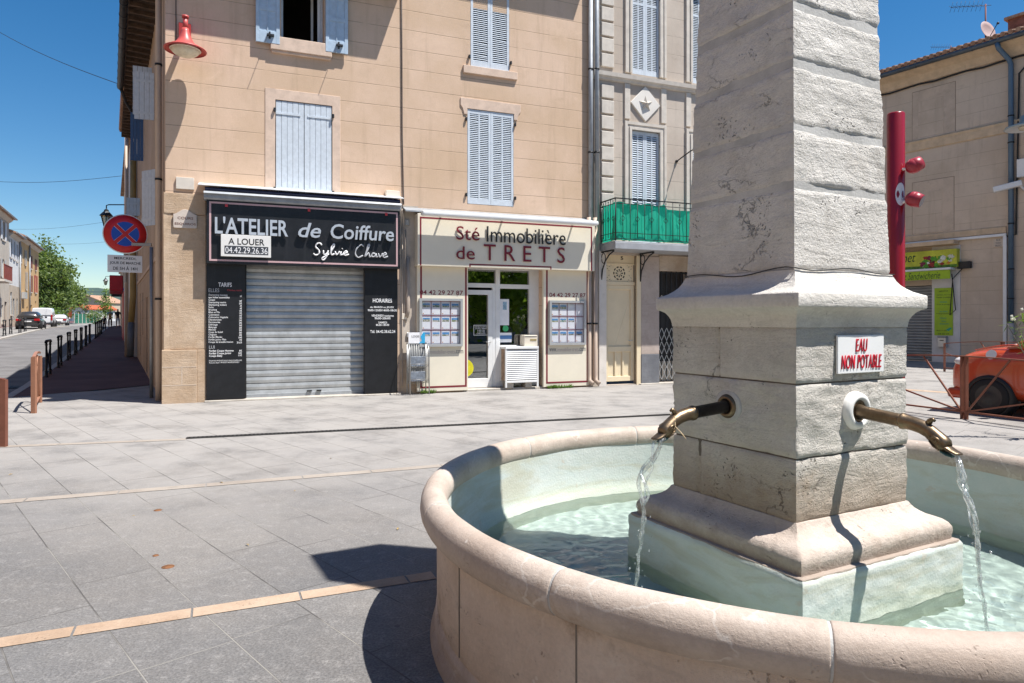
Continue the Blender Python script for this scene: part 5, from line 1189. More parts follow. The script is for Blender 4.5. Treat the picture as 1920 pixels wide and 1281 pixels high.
MB().tube([FA.p(d1 - .08, b_ + .01, 1.12), FA.p(d1 - .08, b_ + .06, 1.12), FA.p(d1 - .20, b_ + .06, 1.12)], .010, 8).build('handle', M_alum, dd)
# pierced fretwork panel: rosette and scrolls
f0, f1, g0, g1 = d0 + .03, d1 - .03, zB, zC; fm, gm = (f0 + f1) / 2, (g0 + g1) / 2
fp = MB().box(FA, f0, f1, b_ - .03, b_ + .004, g0, g1).build('fretwork', M_cry, five)
mb = MB(); rr = (g1 - g0) * .40
for i in range(8):
    a = i * math.pi / 4; mb.prism(FA, [(fm + rr * .16 * math.cos(a), gm + rr * .16 * math.sin(a)), (fm + rr * .62 * math.cos(a - .2), gm + rr * .62 * math.sin(a - .2)), (fm + rr * .62 * math.cos(a + .2), gm + rr * .62 * math.sin(a + .2))], b_ + .0045, b_ + .006)
for i in range(10):
    a = i * math.pi / 5; mb.prism(FA, [(fm + rr * q * math.cos(a + s_), gm + rr * q * math.sin(a + s_)) for q, s_ in ((.80, -.2), (1.0, -.2), (1.02, 0), (1.0, .2), (.80, .2), (.84, 0))], b_ + .0045, b_ + .006)
for sg in (-1, 1):
    for v in (-1, 1):
        for k, (dx, dy, l) in enumerate(((.34, .36, .06), (.42, .24, .05), (.36, .12, .045), (.44, .42, .045), (.29, .44, .035))):
            x, y = fm + sg * dx * (f1 - f0), gm + v * dy * (g1 - g0)
            mb.prism(FA, [(x - sg * l * .5, y - v * .01), (x, y + v * l * .35), (x + sg * l * .5, y + v * .01), (x, y + v * l * .10)], b_ + .0045, b_ + .006)
mb.build('pierced_pattern', M_dark, fp)
T('5', (1163.5, 1168.5, 481, 487.5), M_black, five, b_ + .003, depth=.004, bold=.01, name='house_number')
# folding grille of the closed shop
gb_ = -.12
mb = MB(); n = 7; gw = (gr[1] - gr[0]) / n
for i in range(n + 1): mb.box(FA, gr[0] + i * gw - .013, gr[0] + i * gw + .013, gb_, gb_ + .025, .05, gr[3])
mb.box(FA, gr[0], gr[1], gb_, gb_ + .02, gr[3] - .05, gr[3] - .01)
gg = mb.build('folding_grille', M_iron, five)
for zb in (.10, .40, .75, 1.10, gr[3] - .95):
    mb = MB()
    for i in range(n):
        x0, x1 = gr[0] + i * gw, gr[0] + (i + 1) * gw; mb.bar(FA.p(x0, gb_ + .02, zb), FA.p(x1, gb_ + .02, zb + .33), .012, .012); mb.bar(FA.p(x1, gb_ + .03, zb), FA.p(x0, gb_ + .03, zb + .33), .012, .012)
    mb.build('scissor_lattice', M_alum, gg)
back(FA, gr, .45, five, M('dark_shop_inside', (.045, .043, .042), .7, var=.3, bump=0), 'closed_shop')
MB().box(FA, gr[0], gr[1], -.44, -.38, .03, .55).build('shop_riser', M_cream, five)
# balcony
bb = .76; B0, B1_ = X5(1124), 16.6; zt_ = FA.z(1152, 453.5, bb); zb_ = FA.z(1152, 466, bb)
MB().box(FA, B0, B1_, .0, bb, zb_, zt_).box(FA, B0 - .0, B1_, .0, bb - .02, zt_, zt_ + .03).build('balcony_slab', M('grey_painted_slab', (.33, .34, .36), .7, var=.1, vs=4, bump=.1, dirt=.2), five, bevel=.008)
def rail_run(P0, P1, n, parent):
    d = P1 - P0; mb = MB(); Zr = (1.02, .90, .20, .06)
    for k, zz in enumerate(Zr): mb.bar(P0 + Vector((0, 0, zz)), P1 + Vector((0, 0, zz)), .045 if k == 0 else .014, .022 if k == 0 else .014)
    mb.build('handrail', M_iron, parent)
    for i in range(n + 1):
        p = P0 + d * i / n; fin = i % 2 == 1; MB().tube([p + Vector((0, 0, .06 if not fin else .10)), p + Vector((0, 0, 1.02 if not fin else .96))], .009, 6).build('baluster', M_iron, parent)
        if fin:
            t = d.normalized(); mb = MB(); z0 = .55
            for sg in (-1, 1): mb.bar(p + Vector((0, 0, z0 + .07)), p + t * .06 * sg + Vector((0, 0, z0)), .008, .008); mb.bar(p + t * .06 * sg + Vector((0, 0, z0)), p + Vector((0, 0, z0 - .07)), .008, .008)
            mb.build('ornament', M_iron, parent); MB().ball(p + Vector((0, 0, .97)), .016, 8, 6).build('finial', M_iron, parent)
rl = thing('balcony_railing', 'black wrought iron railing round the balcony over door 5', 'railing', FA.p((B0 + B1_) / 2, bb, zt_))
c = Vector((0, 0, zt_ + .03))
Pw, Pc, Pe = FA.p(B0 + .03, .03, 0) + c, FA.p(B0 + .03, bb - .04, 0) + c, FA.p(B1_ - .05, bb - .04, 0) + c
rail_run(Pw, Pc, 6, rl); rail_run(Pc, Pe, 34, rl)
for p in (Pw, Pc, Pc + (Pe - Pc) * .36): MB().tube([p, p + Vector((0, 0, 1.04))], .015, 8).build('post', M_iron, rl)
mb = MB(); cols = []                                  # the green cloth laced inside the railing
def cloth(P0, P1, n, tear=False):
    rows = []
    for i in range(n + 1):
        f = i / n; p = P0 + (P1 - P0) * f; col = []
        for j in range(9):
            g = j / 8; wv = .018 * math.sin(f * n * .9 + g * 2) + .03 * mnoise.noise(Vector((f * n * .35, g * 2, 3)))
            top_ = .93 + .05 * mnoise.noise(Vector((f * n * .3, 7, 1)))
            if tear and .20 < f < .34: top_ = .84
            col.append(p + FA.ey * (-.045 + wv) + Vector((0, 0, .03 + (top_ - .03) * g)))
        rows.append(col)
    mb.add([v for r_ in rows for v in r_], [(i * 9 + j, (i + 1) * 9 + j, (i + 1) * 9 + j + 1, i * 9 + j + 1) for i in range(n) for j in range(8)], True)
cloth(Pw - FA.ex * .0 + FA.ex * .06, Pc + FA.ex * .06, 14); cloth(Pc + FA.ex * .04, Pe, 90, True)
m_, nt_, out_ = new_mat('green_screen_cloth'); B_ = NB(nt_)
tr_ = B_.n('BsdfTranslucent'); tr_.inputs[0].default_value = (.02, .62, .42, 1); mx_ = B_.n('MixShader'); mx_.inputs[0].default_value = .45
B_.l(B_.bsdf((.012, .40, .26), .6), mx_.inputs[1]); B_.l(tr_.outputs[0], mx_.inputs[2]); B_.l(mx_.outputs[0], out_.inputs[0])
tag(mb.build('privacy_cloth', m_, None, FA.p((B0 + B1_) / 2, bb - .08, zt_), fix=False), 'bright green screening cloth hung inside the balcony railing', 'cloth screen')
for x in (1127, 1200, 1290):                           # cast brackets below the slab
    a = X5(x); mb = MB(); zt2 = zb_ - .002; br = .62
    mb.bar(FA.p(a, .015, zt2 - .72), FA.p(a, .015, zt2), .03, .03); mb.bar(FA.p(a, 0, zt2 - .02), FA.p(a, br, zt2 - .02), .03, .03)
    mb.tube([FA.p(a, .02, zt2 - .70), FA.p(a, .07, zt2 - .45), FA.p(a, .22, zt2 - .24), FA.p(a, .42, zt2 - .10), FA.p(a, br, zt2 - .04)], .018, 8)
    mb.tube([FA.p(a, .12 + .095 * math.cos(t * .5236), zt2 - .17 + .125 * math.sin(t * .5236)) for t in range(13)], .011, 6)
    mb.build('balcony_bracket', M_iron, five)
# clothes-line bracket on the wall
p0 = FA.p(X5(1268), .02, FA.z(1268, 303)); tag(MB().tube([p0, p0 + FA.ey * .45 + FA.ex * .05 + Vector((0, 0, .14)), p0 + FA.ey * .95 + FA.ex * .1 + Vector((0, 0, .24))], .016, 8).ball(p0, .04, 8, 6).build('iron_rod', M_iron, None, p0), 'thin iron rod sticking out of the beige wall beside the balcony', 'bracket')
# two downpipes where the houses meet
zmid = FA.z(1110, 408, .1)
for x, lab in ((1107.5, 'left zinc downpipe'), (1119, 'right zinc downpipe')):
    a = FA.s(x, .09); o = pipe([FA.p(a, .09, zmid - .1), FA.p(a, .09, 12.3 if x > 1110 else 10.1)], .055, M_zinc, five if x > 1110 else corner, rings=[FA.p(a, .09, FA.z(x, y, .09)) for y in (130, 286)]); o['label'] = lab
    a2 = FA.s(x - 3, .09); o = pipe([FA.p(a2 + .05, .20, .08), FA.p(a2, .10, .16), FA.p(a2, .09, .3), FA.p(a2, .09, zmid)], .055, M_beigepipe, five if x > 1110 else corner, rings=[FA.p(a2, .09, 1.55)])
# ------------------------------------------------------------------ building on the right with the snack bar
M_rw = render_mat('greyish_beige_render', (.56, .45, .345), .42, .52, (.60, .49, .385), line=.008, grime=.4)
M_rtrim = M('ochre_string', (.60, .45, .30), .9, var=.12, vs=3, bump=.15, dirt=.4, dcol=(.30, .24, .18), streak=True)
RL0, RL1, RH = -9.0, 14.0, 11.75
zr = lambda x, y, b=0: RB.z(x, y, b); sr_ = lambda x, b=0: RB.s(x, b)
rb = thing('snack_bar_building', 'beige building in shade with blind windows and a yellow snack bar sign', 'building', RB.p(2, 0, 0))
so_ = (sr_(1640), sr_(1748), .03, zr(1720, 536))
mb = MB(); wall_holes(mb, RB, RL0, RL1, -.1, RH, [(*so_, .25)])
mb.add([RB.p(RL0, 0, -.1), RB.p(RL0, -9, -.1), RB.p(RL0, -9, RH), RB.p(RL0, 0, RH)], [(0, 1, 2, 3)]); mb.build('wall', M_rw, rb)
# cove cornice, gutter, tiles
pr = [(0, RH - .55), (.04, RH - .53), (.08, RH - .42), (.20, RH - .24), (.42, RH - .10), (.50, RH - .02), (.50, RH + .06), (0, RH + .06)]
MB().prism(Frame(RB.p(RL0, 0, 0), RB.ey, RB.ex), pr, 0, RL1 - RL0).build('cornice', M_rtrim, rb)
g = MB().tube([RB.p(RL0, .60, RH + .02), RB.p(RL1, .60, RH + .02)], .10, 12)
for i in range(12): g.tube([RB.p(RL0 + 2 * i, .60, RH + .02), RB.p(RL0 + 2 * i + .04, .60, RH + .02)], .108, 12)
g.build('gutter', M('dark_zinc_gutter', (.10, .115, .13), .5, .5, var=.15, bump=.03), rb)
mb = MB().add([RB.p(RL0 - .3, .55, RH + .08), RB.p(RL1, .55, RH + .08), RB.p(RL1, -5, RH + 1.7), RB.p(RL0 - .3, -5, RH + 1.7), RB.p(RL0 - .3, .55, RH + .12), RB.p(RL1, .55, RH + .12), RB.p(RL1, -5, RH + 1.75), RB.p(RL0 - .3, -5, RH + 1.75)], [(0, 1, 2, 3), (4, 5, 6, 7), (0, 1, 5, 4), (1, 2, 6, 5), (2, 3, 7, 6), (3, 0, 4, 7)])
rf = mb.build('roof', M_tile, rb); mb = MB(); i = 0
while RL0 + i * .24 < RL1:
    a = RL0 + i * .24; mb.tube([RB.p(a, .70, RH + .17), RB.p(a, -2.2, RH + .99)], .085, 8); i += 1
mb.build('eave_tiles', M_tile, rf)
MB().prism(Frame(RB.p(RL0, 0, 0), RB.ey, RB.ex), [(0, zr(1792, 268) - .02), (.05, zr(1792, 268)), (.06, zr(1792, 254)), (.09, zr(1792, 250)), (.0, zr(1792, 246))], 0, RL1 - RL0).build('string_course', M_rtrim, rb)
# the lower string course over the shop floor
MB().prism(Frame(RB.p(RL0, 0, 0), RB.ey, RB.ex), [(0, zr(1790, 449) + .05), (.05, zr(1790, 449) + .07), (.05, zr(1790, 449) + .28), (.0, zr(1790, 449) + .33)], 0, sr_(1887) - RL0).build('string_course', M_rtrim, rb)
mb = MB(); a = sr_(1884.5, .07); zt_ = zr(1790, 449, .07)
mb.box(RB, RL0, a + .05, .05, .11, zt_ - .05, zt_ + .05).box(RB, a - .06, a + .06, .02, .11, .02, zt_ - .052); mb.build('white_casing', M_wht, rb, bevel=.01)
# blind windows: plastered panels in shallow relief
M_groove = M('plaster_groove', (.30, .235, .18), .95, var=.15, bump=.1); M_rpan = M('blind_plaster', (.55, .44, .34), .92, var=.10, vs=2, bump=.15, dirt=.3)
def blind(xl, xr, yt_r, yb_l, xi):
    a0, a1 = sr_(xl), sr_(xr); ai = sr_(xi); z1 = zr(xr, yt_r); z0 = zr(xl, yb_l)
    MB().box(RB, a0, a1, -.02, .012, z0, z1).build('blind_window', M_rpan, rb, bevel=.006)
    MB().box(RB, ai, a1 - .42, .012, .020, z0, z1 - .45).build('blind_panel', M_rw, rb, bevel=.006)
    mb = MB(); mb.box(RB, a0 - .02, a0, -.01, .004, z0, z1 + .02).box(RB, a1, a1 + .02, -.01, .004, z0, z1 + .02).box(RB, a0, a1, -.01, .004, z1, z1 + .02); mb.build('plaster_groove', M_groove, rb)
blind(1711, 1791, 153, 268, 1722); blind(1711, 1788.5, 331, 440, 1717)
# downpipe, clips, cables
M_bpipe = M('slate_blue_pipe', (.10, .155, .22), .45, .3, var=.08, bump=.02)
a = sr_(1895.5, .11); zj = zr(1893, 606, .11)
pipe([RB.p(a - .25, .60, RH - .05), RB.p(a - .22, .55, RH - .25), RB.p(a - .05, .14, RH - .62), RB.p(a, .11, RH - .8), RB.p(a, .11, zj)], .085, M_bpipe, rb, rings=[RB.p(a, .11, zr(1893, y, .11)) for y in (218, 268, 350, 420, 505, 560)])
pipe([RB.p(a, .11, zj), RB.p(a, .11, .05)], .10, M('pale_cast_pipe', (.50, .44, .38), .6, var=.06, bump=.03), rb)
def cable(pts, r, lab, name='wall_cable'): tag(MB().tube(pts, r, 6).build(name, M_iron), lab, 'cable')
pts = []
for i in range(40):
    s_ = RL0 + .4 + (RL1 - RL0 - .6) * i / 39; pts.append(RB.p(s_, .05, RH - .60 + .03 * math.sin(i * 2.1)))
cable(pts, .035, 'black cable sagging along the wall just under the beige cornice')
c_ = sr_(1911, .05); cable([RB.p(c_ + .3, .05, RH - .9), RB.p(c_, .05, RH - 1.2), RB.p(c_ - .02, .05, zr(1911, 200)), RB.p(c_ - .1, .05, zr(1909, 440)), RB.p(c_ - .5, .05, zr(1902, 443))], .03, 'black cable dropping beside the slate blue downpipe')
# shop front
a0, a1 = so_[0], so_[1]; mb = MB(); n = 26
for i in range(n):
    c = so_[2] + (so_[3] - so_[2]) * i / n; p = (so_[3] - so_[2]) / n
    mb.add([RB.p(a0, -.23, c), RB.p(a1, -.23, c), RB.p(a1, -.19, c + p * .35), RB.p(a0, -.19, c + p * .35), RB.p(a1, -.19, c + p * .7), RB.p(a0, -.19, c + p * .7), RB.p(a1, -.23, c + p), RB.p(a0, -.23, c + p)], [(0, 1, 3, 2)[:2] + (2, 3), (3, 2, 4, 5), (5, 4, 6, 7)])
mb.build('roller_shutter', M('grey_shutter_slats', (.30, .315, .325), .5, .4, var=.1, bump=.03, dirt=.2), rb, fix=False)
x0, x1 = sr_(1748), sr_(1801)
MB().box(RB, x0, x1, -.02, .04, 0, zr(1770, 462)).build('white_pier', M('white_render', (.66, .64, .62), .85, var=.06, vs=2, bump=.1, dirt=.2), rb, bevel=.008)
MB().box(RB, RL0 + 3, x1 - .05, .0, .45, zr(1740, 462, .2), zr(1740, 455, .2)).build('sign_hood', M_rtrim, rb)
q = RB.r(1640, 1794, 467, 503, .30); zc0, zc1 = zr(1744, 503, .3), zr(1744, 470, .3)
M_yel = M('yellow_green_board', (.52, .55, .045), .45, var=.22, vs=2, bump=0); M_lime = M('lime_green_board', (.33, .50, .02), .45, var=.1, vs=3, bump=0); M_dgreen = M('dark_green_ink', (.015, .055, .02), .5, bump=0)
sg = thing('snack_bar_sign', 'yellow shop sign with a salad picture above the grey roller shutter', 'sign', RB.p(q[1] - 1.5, .2, zc0))
A0, A1 = q[1] - 3.4, q[1]; MB().box(RB, A0, A1, .05, .30, zc0, zc1).build('sign_board', M_yel, sg, bevel=.006)
MB().box(RB, A0, A1, .30, .304, zc0, zc0 + .10).build('green_strip', M('leaf_green_strip', (.08, .22, .02), .5, var=.5, vs=9, bump=0), sg)
text('Gourmet', RB, (sr_(1652, .3), sr_(1717, .3), zr(1690, 493, .3), zr(1690, 476, .3)), .305, M_dgreen, sg, depth=.003, shear=.35)
r2 = random.Random(4); pc = [(.10, .012, .02), (.30, .03, .02), (.62, .62, .50), (.50, .20, .03), (.08, .30, .02), (.66, .68, .60), (.18, .02, .05)]
sx0, sx1, sz0, sz1 = sr_(1730, .3), sr_(1790, .3), zr(1760, 502, .3), zr(1760, 479, .3)
for i in range(30):
    x, z = sx0 + (sx1 - sx0) * r2.random(), sz0 + (sz1 - sz0) * (.12 + .76 * r2.random()); rr = r2.uniform(.05, .13); col = pc[r2.randrange(7)]
    o = MB().prism(RB, [(x + rr * (1 + .35 * math.sin(k * 2.3 + i)) * math.cos(k * .524), z + rr * .72 * (1 + .35 * math.sin(k * 3.1 + i)) * math.sin(k * .524)) for k in range(12)], .304, .306 + i * .0008).build('salad_print', M('salad_%s' % 'red wine white orange green cream plum'.split()[pc.index(col)], col, .5, var=.2, vs=20, bump=0), sg)
zc0b, zc1b = zr(1740, 524.5, .45), zr(1740, 508, .45); e1 = sr_(1781, .45)
s2 = thing('sandwich_sign', 'lime green valance reading et Sandwicherie under the yellow snack bar sign', 'sign', RB.p(e1 - 1.5, .45, zc0b))
MB().box(RB, e1 - 3.2, e1, .40, .45, zc0b, zc1b).build('sign_board', M_lime, s2, bevel=.004); MB().box(RB, e1 - 3.2, e1 + .05, .05, .50, zc1b + .005, zc1b + .09).build('awning_rail', M_wht, s2, bevel=.01)
text('et Sandwicherie', RB, (sr_(1691, .45), sr_(1763, .45), zr(1725, 524, .45), zr(1725, 511, .45)), .451, M_dgreen, s2, depth=.003, shear=.35)
q = RB.r(1752, 1786.5, 540, 629, .06)
mn = thing('menu_board', 'tall lime green menu panel on the white pier beside the shutter', 'sign', RB.p((q[0] + q[1]) / 2, .06, q[2]))
MB().box(RB, q[0], q[1], .042, .06, q[2], q[3]).build('sign_board', M_lime, mn)
M_teal = M('teal_print', (.02, .33, .22), .5, bump=0)
w_, h_ = q[1] - q[0], q[3] - q[2]
for fy, body, mt, l, r_ in ((.93, 'SANDWICHS', M_dgreen, .25, .75), (.85, 'Jambon beurre', M_dgreen, .12, .88), (.80, 'Poulet crudités', M_dgreen, .12, .88), (.70, 'PANINIS', M_teal, .3, .7), (.645, 'Trois fromages', M_dgreen, .12, .88), (.50, 'SALADES', M_teal, .28, .72), (.455, 'Niçoise', M_dgreen, .12, .8), (.36, 'PIZZAS', M_teal, .3, .66), (.30, 'Reine', M_teal, .4, .64), (.24, 'BOISSONS', M_teal, .3, .8), (.10, 'Menu du jour', M_dgreen, .12, .7), (.03, '04 42 29', M_dgreen, .2, .8)):
    text(body, RB, (q[0] + w_ * l, q[0] + w_ * r_, q[2] + h_ * (fy - .012), q[2] + h_ * (fy + .016)), .06, mt, mn, depth=.003, bold=.01)
MB().prism(RB, [(q[0] + w_ * .62, q[2] + h_ * .12), (q[0] + w_ * .85, q[2] + h_ * .17), (q[0] + w_ * .95, q[2] + h_ * .15), (q[0] + w_ * .78, q[2] + h_ * .09)], .06, .063).build('fish_print', M_teal, mn)
q = RB.r(1759, 1775, 630.5, 651, .12); mbx = thing('mailbox', 'grey wall mailbox under the lime green menu panel', 'mailbox', RB.p((q[0] + q[1]) / 2, .1, q[2]))
MB().box(RB, q[0], q[1], .041, .18, q[2], q[3] - .06).build('box_body', M_alum, mbx, bevel=.01); MB().box(RB, q[0] - .01, q[1] + .01, .041, .20, q[3] - .058, q[3]).build('lid', M_zinc, mbx, bevel=.01); MB().box(RB, q[0] + .08, q[1] - .08, .18, .184, q[2] + .25, q[2] + .28).build('letter_slot', M_dark, mbx)
e_ = sr_(1801, .08); z_ = zr(1801, 498, .1)
eb = thing('electric_box', 'small black electric box with loose wires beside the snack bar sign', 'electric box', RB.p(e_, .1, z_)); MB().box(RB, e_ - .08, e_ + .38, .04, .18, z_ - .13, z_ + .14).build('box_body', M_iron, eb, bevel=.01)
MB().tube([RB.p(e_ + .1, .12, z_ - .1), RB.p(e_ - .25, .14, z_ - .5), RB.p(e_ - .35, .14, z_ - 1.9), RB.p(e_ - .15, .14, z_ - 1.7), RB.p(e_ - .28, .14, z_ - .3)], .018, 6).build('loose_wire', M_iron, eb)
q = RB.r(1862, 1881.5, 447.5, 463, .04); pq = thing('street_name_plaque', 'small beige plaque reading RUE Victor HUGO beside the blue downpipe', 'plaque', RB.p((q[0] + q[1]) / 2, .03, q[2]))
MB().box(RB, q[0], q[1], .003, .03, q[2], q[3]).build('plaque', M('worn_plaque', (.56, .47, .38), .8, var=.08, bump=.1), pq, bevel=.005); w_, h_ = q[1] - q[0], q[3] - q[2]
for i, s_ in enumerate(('RUE', 'Victor', 'HUGO')): text(s_, RB, (q[0] + w_ * (.30, .22, .2)[i], q[0] + w_ * (.7, .78, .8)[i], q[3] - h_ * (.33 * i + .29), q[3] - h_ * (.33 * i + .06)), .03, M_greyt, pq, depth=.003, bold=.02)
# aerial, dish, chimney
def aerial(px, py_b, py_t, lab, sc_=1.0):
    b = -.8; s_ = sr_(px, b); z0, z1 = zr(px, py_b, b) - .6, zr(px, py_t, b); t = thing('tv_aerial', lab, 'aerial', RB.p(s_, b, z0))
    MB().tube([RB.p(s_, b, z0), RB.p(s_, b, z1)], .028 * sc_, 8).build('mast', M('rusty_mast', (.16, .05, .05), .7, var=.2), t)
    d = (RB.ex * -.85 + Vector((0, 0, .28))).normalized(); o = RB.p(s_, b, z1 - .05) - d * .2 * sc_; mb = MB().tube([o, o + d * 1.5 * sc_], .009 * sc_, 6); n_ = d.cross(Vector((0, 0, 1))).normalized(); u_ = n_.cross(d)
    for i in range(8):
        c = o + d * (.35 + i * .16) * sc_; mb.tube([c - u_ * .2 * sc_, c + u_ * .2 * sc_], .006 * sc_, 5); mb.tube([c - n_ * .2 * sc_, c + n_ * .2 * sc_], .006 * sc_, 5)
    mb.build('antenna_rods', M_iron, t); return s_, b
s_, b_r = aerial(1848, 72, 8, 'tall television aerial on a dark red mast above the tiled roof')
aerial(1783, 92, 86, 'small distant television aerial low over the roof tiles', .6)
dz = zr(1854, 58, -.8); dsh = thing('satellite_dish', 'pinkish satellite dish fixed on the aerial mast', 'satellite dish', RB.p(s_, -.8, dz - .5)); ax = (RB.ey * .25 + RB.ex * .95 + Vector((0, 0, .25))).normalized()
MB().lathe(RB.p(s_ + .10, -.7, dz), [(.0, -.06), (.16, -.05), (.29, -.015), (.37, .03), (.365, .035), (.24, -.005), (0, -.035)], 24, ax).build('dish', M('pinkish_dish', (.40, .28, .26), .6, var=.06, bump=0), dsh); MB().tube([RB.p(s_ + .10, -.7, dz - .4), RB.p(s_ + .1, -.7, dz) + ax * .4], .015, 6).ball(RB.p(s_ + .1, -.7, dz) + ax * .42, .05, 8, 6).build('feed_arm', M_iron, dsh)
s_ = sr_(1924, -2.5); z0 = zr(1924, 60, -2.5); ch = thing('chimney', 'brick chimney at the far right edge of the roof', 'chimney', RB.p(s_, -2.5, z0 - 2)); MB().box(RB, s_ - .5, s_ + .5, -3, -2.2, z0 - 2, zr(1924, 33, -2.5)).build('stack', M('brick_stack', (.25, .10, .07), .9, var=.3, vs=5, bump=.4), ch); MB().box(RB, s_ - .6, s_ + .6, -3.1, -2.1, zr(1924, 33, -2.5), zr(1924, 30, -2.5) + .05).build('cap', M_tile, ch)
# wall lamp, box and camera at the edge of the frame
lb = 1.0; o = RB.p(sr_(1924, lb), lb, zr(1924, 240, lb)); a_ = sr_(1945)
wl = thing('wall_lamp', 'flat grey disc lamp on the right building beside the downpipe', 'street lamp', RB.p(a_, 0, o.z)); M_lgrey = M('grey_lamp', (.36, .40, .38), .45, .3, var=.05, bump=0)
MB().lathe(o, [(.62, -.02), (.64, .0), (.60, .06), (.35, .14), (.20, .20), (.17, .42), (.0, .46)], 36).build('shade', M_lgrey, wl); MB().lathe(o, [(.63, -.015), (.5, .03), (0, .06)], 32).build('shade_inside', M_wht, wl); MB().lathe(o, [(.22, .03), (.2, -.05), (0, -.10)], 24).build('lens', M('frosted_lens', (.62, .55, .42), .25), wl); MB().bar(o + Vector((0, 0, .4)), RB.p(a_, 0, o.z + .4), .07, .09).build('bracket_arm', M_lgrey, wl)
q = RB.r(1907, 1936, 297, 331, .2); o_ = MB().box(RB, q[0], q[1], .004, .25, q[2], q[3]).build('cabinet', M_wht, None, RB.p((q[0] + q[1]) / 2, .1, q[2]), bevel=.015); tag(o_, 'white utility cabinet high on the right wall beyond the downpipe', 'cabinet')
cm = thing('security_camera', 'white security camera under the utility cabinet', 'camera', RB.p(q[0], .3, q[2] - .4)); p0 = RB.p(q[0] + .1, .35, q[2] - .25); d = (-RB.ex * .9 + RB.ey * .3 + Vector((0, 0, -.18))).normalized(); MB().bar(p0 - d * .1, p0 + d * .75, .2, .2).build('housing', M_wht, cm, bevel=.02); MB().tube([p0, RB.p(q[0] + .2, .02, q[2] - .5)], .04, 8).build('mount', M_wht, cm)
# houses that close the view behind the fountain pillar
oh = thing('tiled_house', 'low tiled roof of a house just visible beyond the fountain pillar', 'building', RB.p(-12, 0, 0)); MB().box(RB, -22, -9.3, -9, -1.5, 0, 12.3).build('wall', M_rw, oh); q_ = Frame(RB.p(-22, 0, 0), RB.ey, RB.ex); MB().prism(q_, [(-9.3, 12.3), (-1.0, 12.3), (-1.0, 12.45), (-5.2, 13.6), (-9.3, 12.45)], -.3, 13.2).build('roof', M_tile, oh)
# ------------------------------------------------------------------ red light column
PX, PY, PR = (1679.5 - HX) / FPX * 12, 12.0, .145; ztop = EYE - (213 - HY) * 12 / FPX
M_mast = M('crimson_mast_paint', (.27, .007, .016), .30, var=.06, vs=2, bump=0, spec=.5); M_spot = M('crimson_spot_paint', (.33, .03, .045), .35, var=.05, bump=0)
lc = thing('light_column', 'thick crimson light column rising behind the fountain pillar', 'street lamp', (PX, PY, 0))
O = Vector((PX, PY, 0)); MB().lathe(O, [(PR, 0), (PR, ztop - .02), (PR - .01, ztop), (0, ztop)], 36).build('mast', M_mast, lc)
def zc(y, Y=12): return EYE - (y - HY) * Y / FPX
cam_d = Vector((-O.x, -O.y, 0)).normalized(); rt = Vector((-cam_d.y, cam_d.x, 0))
def spot(y, az, tilt, flip):
    p = O + rt * .27 + cam_d * .12 + Vector((0, 0, zc(y))); d = (rt * math.cos(az) + cam_d * math.sin(az)) * math.cos(tilt) + Vector((0, 0, math.sin(tilt))); d.normalize()
    s = MB().lathe(p - d * .10, [(0, -.03), (.06, -.02), (.10, .01), (.125, .06), (.132, .10), (.130, .105), (.133, .11), (.112, .235), (.095, .24), (.09, .2), (0, .2)], 28, d).build('spotlight', M_spot, lc, fix=True)
    MB().tube([p - d * .06, O + Vector((0, 0, zc(y + flip))) + rt * .08 + cam_d * .08], .025, 8).build('spot_bracket', M_white, s)
    MB().disc(p + d * .141, .10, d, 24).build('lens', M('spot_glass', (.4, .42, .42), .15, bump=0), s)
spot(317, -.3, .45, 4); spot(378, .25, -.42, 6)
n_ = (cam_d * .86 + rt * .52).normalized(); c = O + Vector((0, 0, zc(367))); mb = MB(); u = n_.cross(Vector((0, 0, 1))); vs = []
for i in range(28):
    a = 2 * math.pi * i / 28; x = .085 * math.cos(a); z = .20 * math.sin(a); ang = x / PR; vs.append(c + (n_ * math.cos(ang) + u * math.sin(ang)) * (PR + .004) + Vector((0, 0, z)))
mb.add(vs + [c + n_ * (PR + .004)], [(i, (i + 1) % 28, 28) for i in range(28)]); mb.build('white_recess', M('white_recess', (.70, .68, .72), .3, var=.03, bump=0), lc)
# ------------------------------------------------------------------ brown barriers with a fan of bars
M_bar = M('brown_barrier_paint', (.22, .085, .055), .5, .2, var=.12, vs=6, bump=.06, dirt=.3, dcol=(.10, .06, .045)); M_bar2 = M('lighter_barrier_paint', (.36, .175, .11), .5, .15, var=.1, vs=6, bump=.06, dirt=.3, dcol=(.2, .12, .09))
def barrier(c, d, L, lab, mat, h=1.0, center=True, arch=.10, grp='brown metal barriers round the square'):
    c, d = Vector(c), Vector(d).normalized(); t = thing('barrier', lab, 'barrier', c, grp); P = lambda a, z: c + d * a + Vector((0, 0, z))
    top_ = lambda a: h - arch * (a / (L / 2)) ** 2
    for a in (-L / 2, L / 2): MB().bar(P(a, 0), P(a, top_(a)), .06, .04).build('post', mat, t)
    if center: MB().bar(P(-.035, 0), P(-.035, h), .035, .05).bar(P(.035, 0), P(.035, h), .035, .05).build('centre_post', mat, t)
    n = 14; mb = MB()
    for i in range(n):
        a, b = -L / 2 + L * i / n, -L / 2 + L * (i + 1) / n; mb.bar(P(a, top_(a)), P(b, top_(b)), .06, .022)
    mb.build('top_rail', mat, t); MB().bar(P(-L / 2, .12), P(L / 2, .12), .045, .025).build('bottom_rail', mat, t)
    for sg in (-1, 1):
        for a in (.36, .80):
            x = sg * L / 2 * (a if center else 1); 
            if center: MB().bar(P(sg * .05, .13), P(x, top_(x) - .02) if a < .5 else P(sg * L / 2 * .97, h * .58), .024, .024).build('fan_bar', mat, t)
    return t
g1 = ground(1808, 786); dR = Vector((-.39, .92, 0))
barrier(g1, dR, 3.9, 'brown fan barrier in front of the red car', M_bar, 1.03)
